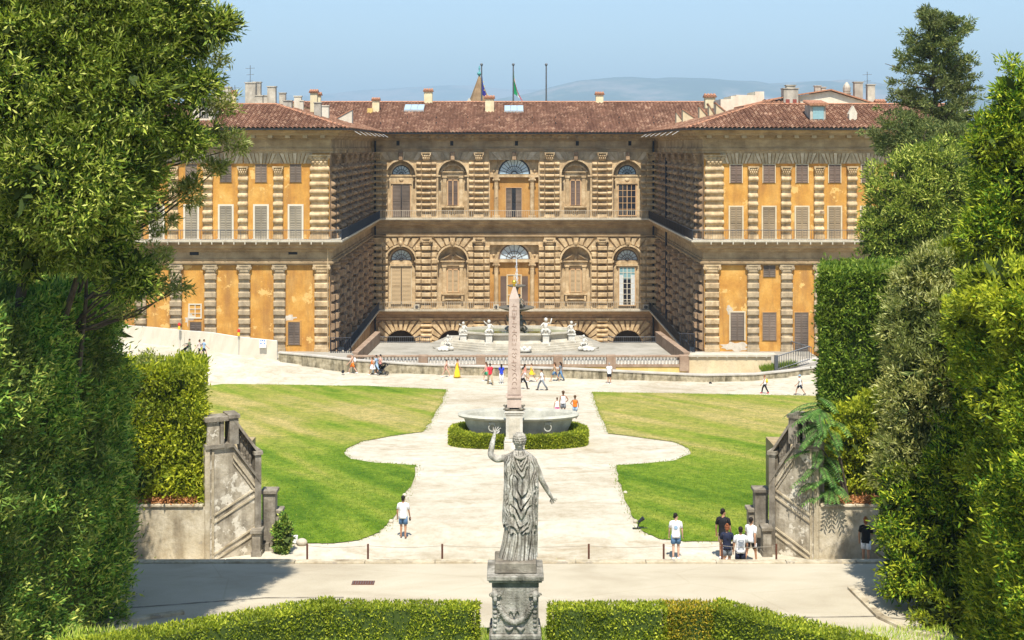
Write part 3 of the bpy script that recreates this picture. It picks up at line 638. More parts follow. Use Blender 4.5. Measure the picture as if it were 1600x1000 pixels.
for s1 in (-1, 1):
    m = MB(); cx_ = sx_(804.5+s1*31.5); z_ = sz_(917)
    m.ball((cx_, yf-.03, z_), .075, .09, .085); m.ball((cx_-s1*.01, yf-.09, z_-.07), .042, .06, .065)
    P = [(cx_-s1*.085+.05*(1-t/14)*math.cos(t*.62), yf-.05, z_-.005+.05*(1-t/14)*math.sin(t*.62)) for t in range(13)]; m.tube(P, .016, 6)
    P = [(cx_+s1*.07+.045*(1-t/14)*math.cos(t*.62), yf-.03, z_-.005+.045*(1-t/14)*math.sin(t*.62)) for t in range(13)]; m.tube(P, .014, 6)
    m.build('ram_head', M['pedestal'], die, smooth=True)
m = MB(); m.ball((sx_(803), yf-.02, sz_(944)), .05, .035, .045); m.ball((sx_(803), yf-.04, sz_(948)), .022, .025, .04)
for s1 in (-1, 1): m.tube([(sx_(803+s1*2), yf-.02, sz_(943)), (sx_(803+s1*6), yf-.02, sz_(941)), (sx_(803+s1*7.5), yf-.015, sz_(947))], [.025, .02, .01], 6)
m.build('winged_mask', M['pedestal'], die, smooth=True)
bake_skins()
# ================================================================= PALACE
XC = 1.1; YW = 134.0; YB = 174.6; XL = -17.2; XR = 19.4
PAL = thing('palace', (XC, YW, 1.2), 'long ochre and sandstone palace with two wings round a sunken courtyard and tiled roofs', 'palace')
rnd = random.Random(4)

def sweep(prof, path, mb=None):
    """prof [(out, z)] swept along path [(x, y)] with mitred corners; out is to the right of travel"""
    mb = mb or MB(); n = len(path); cols = []
    for i, p in enumerate(path):
        p = Vector(p)
        dirs = []
        if i > 0: dirs.append((p-Vector(path[i-1])).normalized())
        if i < n-1: dirs.append((Vector(path[i+1])-p).normalized())
        nr = [Vector((d.y, -d.x)) for d in dirs]
        m = sum(nr, Vector((0, 0))).normalized(); k = 1/max(.2, m.dot(nr[0]))
        cols.append([(p.x+m.x*o*k, p.y+m.y*o*k, z) for o, z in prof])
    k = len(prof); vs = [v for c in cols for v in c]
    fs = [(i*k+j, (i+1)*k+j, (i+1)*k+(j+1) % k, i*k+(j+1) % k) for i in range(n-1) for j in range(k)]
    fs += [tuple(range(k)), tuple((n-1)*k+j for j in reversed(range(k)))]
    return mb.add(vs, fs)
PATH = [(-46, YW), (XL, YW), (XL, YB), (XR, YB), (XR, YW), (46, YW)]
COURT = [(XL, YW+.6), (XL, YB), (XR, YB), (XR, YW+.6)]

# ---- walls
def box_part(name, mat, parent, *bs, ch=0):
    m = MB()
    for b in bs: m.box(*b, ch=ch)
    return m.build(name, mat, parent)
box_part('wing_wall', M['ochre'], PAL, (-46, YW, -.5, XL-.02, YW+1.2, 20.7))
box_part('wing_wall', M['ochre'], PAL, (XR+.02, YW, -.5, 46, YW+1.2, 20.7))
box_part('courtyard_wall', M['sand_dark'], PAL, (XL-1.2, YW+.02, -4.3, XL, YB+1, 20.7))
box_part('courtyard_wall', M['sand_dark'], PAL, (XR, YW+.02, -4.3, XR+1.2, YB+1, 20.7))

def bay_wall(m, x0, x1, z0, z1, cx, w, zs, yf, yr, n=14):
    """front slab with an arched opening from z0 up, and its reveals"""
    for a, b in ((x0, cx-w), (cx+w, x1)):
        m.add([(a, yf, z0), (b, yf, z0), (b, yf, zs), (a, yf, zs)], [(0, 1, 2, 3)])
    pts = [(cx-w*math.cos(math.pi*i/n), zs+w*math.sin(math.pi*i/n)) for i in range(n+1)]
    for i in range(n):
        (xa, za), (xb, zb) = pts[i], pts[i+1]
        m.add([(xa, yf, za), (xb, yf, zb), (xb, yf, z1), (xa, yf, z1)], [(0, 1, 2, 3)])
        m.add([(xa, yf, za), (xb, yf, zb), (xb, yr, zb), (xa, yr, za)], [(0, 1, 2, 3)])
    for a, b in ((x0, cx-w), (cx+w, x1)):
        m.add([(a, yf, zs), (b, yf, zs), (b, yf, z1), (a, yf, z1)], [(0, 1, 2, 3)])
    for xx in (cx-w, cx+w):
        m.add([(xx, yf, z0), (xx, yr, z0), (xx, yr, zs), (xx, yf, zs)], [(0, 1, 2, 3)])
def wedges(m, cx, zs, r0, hw, zt, n, yf, proud, a_lo=0.0, gap=.03, rmax=99):
    """radiating arch blocks, clipped to the bay"""
    for i in range(n):
        a0 = a_lo+(math.pi-2*a_lo)*i/n+gap; a1 = a_lo+(math.pi-2*a_lo)*(i+1)/n-gap
        def outer(a):
            c, s_ = math.cos(a), math.sin(a); r = rmax
            if abs(c) > 1e-3: r = min(r, hw/abs(c))
            if s_ > 1e-3: r = min(r, (zt-zs)/s_)
            return max(r, r0+.05)
        q = [(a0, r0+.03), (a0, outer(a0)), (a1, outer(a1)), (a1, r0+.03)]
        P = [(cx+r*math.cos(a), zs+r*math.sin(a)) for a, r in q]
        gx = sum(p[0] for p in P)/4; gz = sum(p[1] for p in P)/4
        Q = [(gx+(x-gx)*.84, gz+(z-gz)*.90) for x, z in P]
        vs = [(x, yf, z) for x, z in P]+[(x, yf-proud, z) for x, z in Q]
        m.add(vs, [(0, 1, 5, 4), (1, 2, 6, 5), (2, 3, 7, 6), (3, 0, 4, 7), (4, 5, 6, 7)])
def arch_ring(m, cx, zs, r0, r1, yf, yb, n=18, leg=0):
    pts = []
    for i in range(n+1):
        a = math.pi*i/n; pts.append((math.cos(a), math.sin(a)))
    def q(p, r, y): return (cx+p[0]*r, y, zs+p[1]*r)
    for i in range(n):
        a, b = pts[i], pts[i+1]
        vs = [q(a, r0, yf), q(b, r0, yf), q(b, r1, yf), q(a, r1, yf), q(a, r0, yb), q(b, r0, yb), q(b, r1, yb), q(a, r1, yb)]
        m.add(vs, [(0, 1, 2, 3), (0, 1, 5, 4), (3, 2, 6, 7)])
    if leg:
        for sx in (-1, 1):
            xa, xb = sorted((cx+sx*r0, cx+sx*r1)); m.box(xa, yf, zs-leg, xb, yb, zs)
def fanlight(cx, zs, r, y, parent, glass, bars, n=8, mid=True):
    m = MB(); pts = [(cx+r*math.cos(math.pi*i/20), zs+r*math.sin(math.pi*i/20)) for i in range(21)]
    m.prism(pts, 'y', y+.03, y+.06); w = m.build('fanlight', glass, parent)
    b = MB(); t = .03
    for i in range(1, n):
        a = math.pi*i/n
        b.tube([(cx+.18*r*math.cos(a), y-.02, zs+.18*r*math.sin(a)), (cx+r*math.cos(a), y-.02, zs+r*math.sin(a))], t, 4)
    arch_ring(b, cx, zs, r*.93, r*1.04, y-.07, y+.05, 20)
    if mid: arch_ring(b, cx, zs, r*.5, r*.5+.06, y-.04, y, 16)
    arch_ring(b, cx, zs, r*.15, r*.22, y-.04, y, 8)
    b.box(cx-r*1.04, y-.06, zs-.07, cx+r*1.04, y+.05, zs+.05)
    b.build('glazing_bars', bars, w); return w
def louvre(x0, x1, z0, z1, y, frame, parent, rot=0, mat=None, rails=1):
    """one shutter leaf with slats"""
    m = MB(); f = .07
    m.box(x0, y-.06, z0, x0+f, y, z1); m.box(x1-f, y-.06, z0, x1, y, z1)
    m.box(x0+f, y-.06, z1-f, x1-f, y, z1); m.box(x0+f, y-.06, z0, x1-f, y, z0+f*1.4)
    if rails: m.box(x0+f, y-.06, (z0+z1)/2-.05, x1-f, y, (z0+z1)/2+.05)
    k = max(3, int((z1-z0)/.17))
    for i in range(k):
        z = z0+f+(z1-z0-2*f)*(i+.5)/k; h = (z1-z0)/k
        m.add([(x0+f, y-.005, z+h*.5), (x1-f, y-.005, z+h*.5), (x1-f, y-.05, z-h*.3), (x0+f, y-.05, z-h*.3)], [(0, 1, 2, 3)])
    return m.build('shutter', mat or frame, parent)
def win_shut(cx, w, z0, z1, y, parent, surround, sh, open_gap=0.0, sill=True, sw=.16):
    """window with a stone surround and two closed shutters"""
    m = MB()
    m.box(cx-w/2-sw, y-.07, z0, cx-w/2, y+.1, z1+sw); m.box(cx+w/2, y-.07, z0, cx+w/2+sw, y+.1, z1+sw)
    m.box(cx-w/2, y-.07, z1, cx+w/2, y+.1, z1+sw)
    if sill: m.box(cx-w/2-sw-.06, y-.16, z0-.14, cx+w/2+sw+.06, y+.1, z0-.003)
    W = m.build('window', surround, parent)
    box_part('pane', M['glass_dark'], W, (cx-w/2, y+.0, z0, cx+w/2, y+.05, z1))
    louvre(cx-w/2+.01, cx-open_gap/2-.006, z0+.02, z1-.01, y-.01, sh, W)
    louvre(cx+open_gap/2+.006, cx+w/2-.01, z0+.02, z1-.01, y-.01, sh, W); return W
def bars_win(cx, w, z0, z1, y, parent, glass, bars, nx, nz, trans=None, t=.05, surround=None, curtains=False):
    m = MB(); m.box(cx-w/2-.1, y-.06, z0-.1, cx-w/2, y+.1, z1+.1).box(cx+w/2, y-.06, z0-.1, cx+w/2+.1, y+.1, z1+.1)
    m.box(cx-w/2, y-.06, z1, cx+w/2, y+.1, z1+.1).box(cx-w/2, y-.06, z0-.1, cx+w/2, y+.1, z0)
    W = m.build('window', surround or bars, parent)
    box_part('pane', glass, W, (cx-w/2, y+.04, z0, cx+w/2, y+.08, z1))
    if curtains:
        c = MB()
        for sx in (-1, 1):
            for k in range(6):
                xx = cx+sx*(w/2-.06-k*.075); c.tube([(xx, y+.0, z0), (xx, y+.0, z1-1.0)], .04, 5)
        c.build('curtain', M['curtain'], W)
    b = MB()
    for i in range(nx+1):
        x = cx-w/2+w*i/nx; tt = t*(1.6 if i == nx/2 else 1); b.box(x-tt/2, y-.04, z0, x+tt/2, y+.03, z1)
    for i in range(nz+1):
        z = z0+(z1-z0)*i/nz; b.box(cx-w/2, y-.035, z-t/2, cx+w/2, y+.025, z+t/2)
    b.build('window_bars', bars, W); return W

# ---- banded pilaster meshes (local: face -y, foot at z=0, plane y=0)
def pil_mesh(name, mat, w, h, pitch, blk, proud, round_, cap, side=0, sproud=.0, base=.5, core=.12, caph=.75):
    m = MB(); hw = w/2
    m.box(-hw*.86, -core, 0, hw*.86, .0, h-.02)
    if side: m.box(-hw-side, -.05, 0, hw+side, .0, h-caph)
    # foot
    m.box(-hw*1.08, -proud*1.05, 0, hw*1.08, 0, base*.55, ch=.03); m.box(-hw*1.0, -proud*.9, base*.55, hw*1.0, 0, base)
    z = base+.08; top = h-caph-.08
    k = max(1, int(round((top-z)/pitch))); p = (top-z)/k
    for i in range(k):
        jit = rnd.uniform(-.02, .02)
        m.pillow(-hw-.04+jit, hw+.04+jit, z+i*p+p*(1-blk)/2, z+i*p+p*(1+blk)/2, -core*.5, proud, .10, round_)
        if side:
            for sx in (-1, 1):
                a, b = sorted((sx*(hw+.05), sx*(hw+side)))
                m.pillow(a, b, z+i*p+p*(1-blk)/2, z+i*p+p*(1+blk)/2, -.03, sproud, .09, round_)
    zc = h-caph
    if cap == 'ionic':
        m.box(-hw*.95, -proud*.8, zc, hw*.95, 0, zc+caph*.35)
        m.box(-hw*1.22, -proud*1.25, h-caph*.22, hw*1.22, 0, h)
        m.box(-hw*.9, -proud*1.0, zc+caph*.35, hw*.9, 0, h-caph*.22)
        for sx in (-1, 1):
            ring = [(sx*hw*1.02+caph*.27*math.cos(2*math.pi*t/10), zc+caph*.52+caph*.27*math.sin(2*math.pi*t/10)) for t in range(10)]
            m.prism(ring, 'y', -proud*1.3, -.01)
            ring = [(sx*hw*1.02+caph*.11*math.cos(2*math.pi*t/8), zc+caph*.52+caph*.11*math.sin(2*math.pi*t/8)) for t in range(8)]
            m.prism(ring, 'y', -proud*1.5, -proud*1.2)
    else:
        m.box(-hw*.72, -proud*.75, zc, hw*.72, 0, h-caph*.15)
        m.box(-hw*1.15, -proud*1.25, h-caph*.15, hw*1.15, 0, h)
        for row, (zz, s_) in enumerate(((.12, .9), (.42, 1.05))):
            for i in range(4+row):
                x = (i-(3+row)/2)*hw*1.9/(4+row)*s_
                m.ball((x, -proud*.85, zc+caph*(zz+.12)), hw*.2, proud*.35, caph*.17, 6, 4)
        for sx in (-1, 1): m.ball((sx*hw*.95, -proud*1.0, h-caph*.28), hw*.22, proud*.3, caph*.16, 6, 4)
    return m.mesh(name, mat)
PU = pil_mesh('upper_pilaster', M['sand'], .95, 7.15, .78, .74, .36, True, 'leaf')
PUC = pil_mesh('upper_corner_pilaster', M['sand'], 1.85, 8.3, .78, .76, .34, True, 'leaf', caph=.95)
PL = pil_mesh('lower_pilaster', M['sand_wing'], 1.12, 8.55, .92, .66, .26, False, 'ionic', base=.7, caph=.72)
PLC = pil_mesh('lower_corner_pilaster', M['sand'], 1.36, 8.55, .92, .68, .30, False, 'ionic', base=.7, caph=.72)
BU = pil_mesh('upper_court_pilaster', M['sand'], 1.15, 8.4, .72, .66, .60, True, 'leaf', side=.72, sproud=.40, caph=1.05)
BL = pil_mesh('lower_court_pilaster', M['sand'], 1.2, 9.1, .85, .70, .58, False, 'ionic', side=.80, sproud=.38, caph=.85)
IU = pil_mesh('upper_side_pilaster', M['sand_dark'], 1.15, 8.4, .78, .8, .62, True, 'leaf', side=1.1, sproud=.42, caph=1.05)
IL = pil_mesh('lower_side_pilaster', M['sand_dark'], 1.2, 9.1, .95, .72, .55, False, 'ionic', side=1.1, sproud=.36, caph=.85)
def X(px, y=YW): return (px-CX)*y/F
ZU = 12.17; ZLt = 9.75
lw_up = [X(p) for p in (162, 216, 271, 325, 380, 435)]; rw_up = [X(p) for p in (1176.5, 1228, 1279.5, 1331, 1382, 1434)]
lw_lo = [X(p) for p in (166, 220, 275, 329, 382, 437)]; rw_lo = [X(p) for p in (1176.5, 1229, 1281, 1332, 1383, 1434)]
for x in lw_up+rw_up: place(PU, 'upper_pilaster', PAL, (x, YW, ZU))
for x in lw_lo+rw_lo: place(PL, 'lower_pilaster', PAL, (x, YW, 1.2))
for x in (XL-1.0, XR+1.0): place(PUC, 'upper_corner_pilaster', PAL, (x, YW, ZU))
for x in (XL-.78, XR+.78): place(PLC, 'lower_corner_pilaster', PAL, (x, YW, 1.2))
for off in (-11.2, -4.5, 4.5, 11.2):
    place(BU, 'upper_court_pilaster', PAL, (XC+off, YB, ZU)); place(BL, 'lower_court_pilaster', PAL, (XC+off, YB, .6))
for off in (-17.45, 17.45):
    place(BU, 'upper_court_pilaster', PAL, (XC+off, YB, ZU)); place(BL, 'lower_court_pilaster', PAL, (XC+off, YB, .6))
for k in range(7):
    y = YW+2.3+k*5.75
    for x, rz in ((XL, R(90)), (XR, R(-90))):
        place(IU, 'upper_side_pilaster', PAL, (x, y, ZU), rz); place(IL, 'lower_side_pilaster', PAL, (x, y, .6), rz)
def side_window_mesh():
    m = MB(); m.box(-.95, -.16, .3, -.7, 0, 4.6).box(.7, -.16, .3, .95, 0, 4.6).box(-1.1, -.22, 4.6, 1.1, 0, 4.9)
    for i in range(18): m.box(-.68, -.08, .4+i*.23, .68, -.02, .4+i*.23+.15)
    arch_ring(m, 0, 4.95, 1.0, 1.25, -.2, 0, 10); return m.mesh('side_window', M['shutter'])
SW = side_window_mesh()
for k in range(6):
    y = YW+5.2+k*5.75
    for x, rz in ((XL, R(90)), (XR, R(-90))):
        for z in (ZU+.3, .9): place(SW, 'window', PAL, (x, y, z), rz)

# ---- wing windows
for i, p in enumerate((136, 190, 245, 299, 353, 408, 462)):
    x = X(p)
    win_shut(x, 1.15, 17.75, 19.55, YW-.02, PAL, M['ochre'], M['shutter'], sill=False, sw=.05)
    win_shut(x, 1.2, ZU+.1, 15.45, YW-.02, PAL, M['frame_white'], M['shutter_pale'], sw=.17)
for i, p in enumerate((1150, 1201.5, 1253, 1304, 1355, 1407)):
    x = X(p)
    win_shut(x, 1.15, 17.7, 19.5, YW-.02, PAL, M['frame_stone'], M['shutter_dark'], sill=False, sw=.07)
    win_shut(x, 1.2, ZU+.1, 15.35, YW-.02, PAL, M['frame_stone'], M['shutter_tan'], sw=.13)
def zr(row, y=YW): return ZC-(row-CY)*y/F
bars_win(X(305), 1.1, zr(496), zr(476), YW-.02, PAL, M['glass_teal'], M['frame_white'], 2, 3)
win_shut(X(306), 1.15, zr(525), zr(503), YW-.02, PAL, M['ochre_deep'], M['shutter'], sill=False)
win_shut(X(459.5), 1.15, zr(539), zr(503), YW-.02, PAL, M['ochre_deep'], M['shutter'], sill=False)
win_shut(X(1202), 1.2, zr(433), zr(411), YW-.02, PAL, M['ochre_deep'], M['shutter'], sill=False, sw=.04)
win_shut(X(1308), 1.2, zr(433), zr(411), YW-.02, PAL, M['ochre_deep'], M['shutter'], sill=False, sw=.04)
win_shut(X(1152), 1.35, zr(532), zr(488), YW-.02, PAL, M['frame_stone'], M['shutter'], sill=False, sw=.12)
win_shut(X(1202), 1.35, zr(532), zr(488), YW-.02, PAL, M['ochre_deep'], M['shutter'], sill=False, sw=.06)
d = win_shut(X(1252), 1.35, 1.25, zr(488), YW-.02, PAL, M['ochre_deep'], M['shutter'], sill=False, sw=.06); d.name = 'tall_shuttered_door'
# patches where the ochre has fallen off
def patch(cx, cz, rx, rz, y, parent, seed):
    g = random.Random(seed); pts = []
    for i in range(22):
        a = 2*math.pi*i/22; k = 1+g.uniform(-.35, .3); pts.append((cx+rx*k*math.cos(a), cz+rz*k*math.sin(a)))
    m = MB(); m.prism(pts, 'y', y-.012, y+.02); return m.build('bare_patch', M['peel'], parent)
patch(X(297), zr(500), .45, .7, YW, PAL, 1); patch(X(453), zr(497), .55, .3, YW, PAL, 2)
patch(X(1150), zr(541), 1.3, .45, YW, PAL, 3); patch(X(1140), zr(484), .35, .4, YW, PAL, 4)
for p, r in ((304, 395), (458, 394)):
    box_part('frieze_opening', M['dark'], PAL, (X(p-7), YW-.16, zr(r+3.5), X(p+7), YW+.02, zr(r-4)))

# ---- flat arches (fan of blocks) over the upper windows of the wings
def fan_band(cents, pitch, y, z0, z1, mat, rz=0):
    m = MB(); pale = []
    for c in cents:
        n = 9
        for i in range(n):
            u0 = (i/n-.5); u1 = ((i+1)/n-.5); g = .035
            b0 = c+u0*pitch*.8+g; b1 = c+u1*pitch*.8-g; t0 = c+u0*pitch*1.16+g; t1 = c+u1*pitch*1.16-g
            t0 = max(t0, c-pitch/2+.02); t1 = min(t1, c+pitch/2-.02)
            if i == 0: b0 = c-pitch/2+.02
            if i == n-1: b1 = c+pitch/2-.02
            pr = .14 if i % 2 == 0 else .09
            vs = [(b0, y, z0), (b1, y, z0), (t1, y, z1), (t0, y, z1), (b0, y-pr, z0), (b1, y-pr, z0), (t1, y-pr, z1), (t0, y-pr, z1)]
            if i % 3 == 1: pale += range(len(m.f), len(m.f)+5)
            m.add(vs, [(4, 5, 6, 7), (0, 1, 5, 4), (1, 2, 6, 5), (3, 0, 4, 7), (2, 3, 7, 6)])
    o = m.build('flat_arch_band', mat, PAL); o.data.materials.append(M['sand_light'])
    for i in pale: o.data.polygons[i].material_index = 1
    return o
fan_band([X(p) for p in (136, 190, 245, 299, 353, 408, 461)], 3.38, YW-.02, 19.6, 20.62, M['sand_wing'])
fan_band([X(p) for p in (1151, 1202, 1253, 1305, 1356, 1408)], 3.2, YW-.02, 19.6, 20.62, M['sand_wing'])

# ---- entablatures, balconies
top_prof = [(-.3, 20.6), (.14, 20.6), (.14, 20.85), (.22, 20.9), (.22, 21.1), (.1, 21.12), (.1, 22.0), (.34, 22.05), (.34, 22.16), (.5, 22.2), (.5, 22.32), (.95, 22.36), (1.0, 22.6), (1.3, 22.75), (1.34, 22.92), (-.3, 22.92)]
sweep(top_prof, PATH).build('top_entablature', M['sand_band'], PAL)
mid_prof = [(-.3, 9.66), (.16, 9.66), (.18, 9.8), (.40, 9.84), (.42, 10.0), (.2, 10.06), (.24, 10.28), (.12, 10.3), (.12, 10.95), (.3, 11.02), (.36, 11.22), (.8, 11.38), (.86, 11.62), (1.15, 11.76), (1.2, 11.995), (-.3, 11.995)]
sweep(mid_prof, PATH).build('middle_entablature', M['sand_band'], PAL)
sweep([(-.3, 12.0), (1.38, 12.0), (1.4, 12.17), (-.3, 12.17)], PATH).build('balcony_slab', M['coping'], PAL)
low_prof = [(-.3, -.8), (.15, -.8), (.2, -.55), (.12, -.5), (.12, -.1), (.45, 0), (.7, .2), (.95, .28), (.98, .415), (-.3, .415)]
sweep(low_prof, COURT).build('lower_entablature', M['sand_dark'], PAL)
sweep([(-.3, .42), (1.25, .42), (1.28, .58), (-.3, .58)], COURT).build('balcony_slab', M['coping'], PAL)
m = MB()
for x0, x1 in ((-45, XL-.4), (XR+.4, 45)):
    x = x0
    while x < x1: m.box(x-.22, YW-.92, 22.08, x+.22, YW-.3, 22.35); x += 1.7
m.build('cornice_brackets', M['sand_wing'], PAL)
m = MB(); x = XC-16.3
while x < XC+16.5: m.box(x-.16, YB-1.25, 22.3, x+.16, YB-.4, 22.6); x += 1.1
m.build('cornice_brackets', M['sand_band'], PAL)
for p in (622, 706, 807, 902, 984):
    box_part('frieze_opening', M['dark'], PAL, (X(p-2.4, YB), YB-.13, zr(227.5, YB), X(p+2.4, YB), YB, zr(220, YB)))
m = MB()
for x0, x1 in ((-45, XL), (XR, 45)):
    x = x0+.5
    while x < x1: m.box(x-.05, YW-1.42, 11.78, x+.05, YW-1.2, 11.998); x += 1.07
m.build('balcony_brackets', M['coping'], PAL)
def railing(p0, p1, z, mat, step=.16, h=1.0, parent=None, name='railing', z1=None, r=.017):
    p0 = Vector(p0); p1 = Vector(p1); L = (p1-p0).length; n = int(L/step); m = MB()
    z1 = z if z1 is None else z1
    def P(t, dz): q = p0.lerp(p1, t); return (q.x, q.y, z+(z1-z)*t+dz)
    for i in range(n+1):
        t = i/n; m.tube([P(t, .05), P(t, h)], r*(2 if i % 12 == 0 else 1), 3, cap=False)
    m.tube([P(0, h), P(1, h)], .03, 4); m.tube([P(0, .1), P(1, .1)], .022, 4)
    return m.build(name, mat, parent)
o = 1.3
railing((-45, YW-o), (XL+o, YW-o), 12.17, M['iron_grey'], parent=PAL, r=.013); railing((XR-o, YW-o), (45, YW-o), 12.17, M['iron_grey'], parent=PAL, r=.013)
railing((XL+o, YW-o), (XL+o, YB-o), 12.17, M['iron'], parent=PAL, step=.2, r=.03); railing((XR-o, YW-o), (XR-o, YB-o), 12.17, M['iron'], parent=PAL, step=.2, r=.03)
railing((XL+o, YB-o), (XR-o, YB-o), 12.17, M['rail_tan'], parent=PAL, r=.026, step=.24)
o = 1.16
railing((XL+o, YW+2), (XL+o, YB-o), .58, M['iron'], parent=PAL, step=.2, r=.03); railing((XR-o, YW+2), (XR-o, YB-o), .58, M['iron'], parent=PAL, step=.2, r=.03)
railing((XL+o, YB-o), (XR-o, YB-o), .58, M['rail_tan'], parent=PAL, r=.026, step=.24)

# ---- back facade
yr = YB+.85
lo = MB(); up = MB(); bs = MB()
offs = [-14.45, -7.85, 0, 7.85, 14.45]; edges = [-18.3, -11.2, -4.5, 4.5, 11.2, 18.3]
for i, of in enumerate(offs):
    a, b = XC+edges[i], XC+edges[i+1]; cx = XC+of
    if i == 2:
        for mm, z0, z1, top in ((up, ZU-.1, 20.7, 19.55), (lo, .3, 9.8, 8.75)):
            mm.box(a, YB, z0, cx-3.1, yr, z1).box(cx+3.1, YB, z0, b, yr, z1).box(cx-3.1, YB, top, cx+3.1, yr, z1)
    else:
        bay_wall(up, a, b, ZU-.1, 20.7, cx, 1.85, 17.65, YB, yr); bay_wall(lo, a, b, .3, 9.8, cx, 1.9, 6.7, YB, yr)
    bay_wall(bs, a, b, -4.3, .5, cx, 1.9, -4.05, YB, yr+.8)
up.build('upper_courtyard_wall', M['sand'], PAL); lo.build('lower_courtyard_wall', M['sand'], PAL)
wb = bs.build('arcade_wall', M['sand_dark'], PAL)
box_part('recess_wall', M['sand'], PAL, (XC-18.3, yr, .3, XC-3.1, yr+.6, 20.7), (XC+3.1, yr, .3, XC+18.3, yr+.6, 20.7))
box_part('recess_wall', M['ochre_deep'], PAL, (XC-3.1, yr, .3, XC+3.1, yr+.6, 20.7))
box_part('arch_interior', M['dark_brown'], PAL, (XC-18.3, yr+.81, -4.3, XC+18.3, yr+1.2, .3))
# rustication between pilasters, radiating blocks
vo = MB()
for i, of in enumerate(offs):
    cx = XC+of
    hw = 3.1 if i in (1, 3) else (2.55 if i in (0, 4) else 3.0)
    wedges(vo, cx, -4.05, 1.9, 3.0, -.85, 13, YB, .22)
    if i != 2:
        wedges(vo, cx, 6.7, 2.12, 2.62, 9.68, 11, YB, .26)
        arch_ring(vo, cx, 6.7, 1.88, 2.1, YB-.3, YB+.05, 18)
        for sx in (-1, 1):
            a, b = sorted((cx+sx*1.88, cx+sx*2.1)); vo.box(a, YB-.14, .6, b, YB+.05, 6.6)
        vo.box(cx-2.2, YB-.32, 6.55, cx-1.75, YB+.1, 6.78).box(cx+1.75, YB-.32, 6.55, cx+2.2, YB+.1, 6.78)
        vo.prism([(cx-.2, 8.5), (cx+.2, 8.5), (cx+.32, 9.68), (cx-.32, 9.68)], 'y', YB-.5, YB)
        vo.ball((cx, YB-.55, 9.0), .2, .2, .32)
    for k in range(6):
        zz = -4.2+k*.6
        if i < 4:
            c2 = XC+edges[i+1]; vo.pillow(c2-.75, c2+.75, zz, zz+.52, YB-.02, .4, .1, True)
    if i < 4: vo.box(XC+edges[i+1]-.85, YB-.35, -.85, XC+edges[i+1]+.85, YB, -.55)
vo.build('radiating_blocks', M['sand'], PAL)
for i, of in enumerate(offs):
    cx = XC+of; vu = MB()
    if i != 2:
        arch_ring(vu, cx, 17.65, 1.83, 2.05, YB-.16, YB+.05, 20)
        for sx in (-1, 1):
            a, b = sorted((cx+sx*1.83, cx+sx*2.05)); vu.box(a, YB-.12, ZU, b, YB+.05, 17.5)
            vu.box(min(cx+sx*1.5, cx+sx*2.35), YB-.22, 17.46, max(cx+sx*1.5, cx+sx*2.35), YB+.3, 17.64)
            vu.ball((cx+sx*2.2, YB-.1, 16.9), .1, .12, .4)
        vu.build('arch_surround', M['sand'], PAL)
for v in (-14.3, -7.85, 0, 7.85, 14.3): fan_band([XC+v], 6.5, YB-.03, 19.58, 20.6, M['sand_wing'])
m = MB()   # little corbels over the flat arches
for of in offs: m.pillow(XC+of-.28, XC+of+.28, 19.55, 20.6, YB-.17, .3, .06)
m.build('key_corbels', M['sand_dark'], PAL)

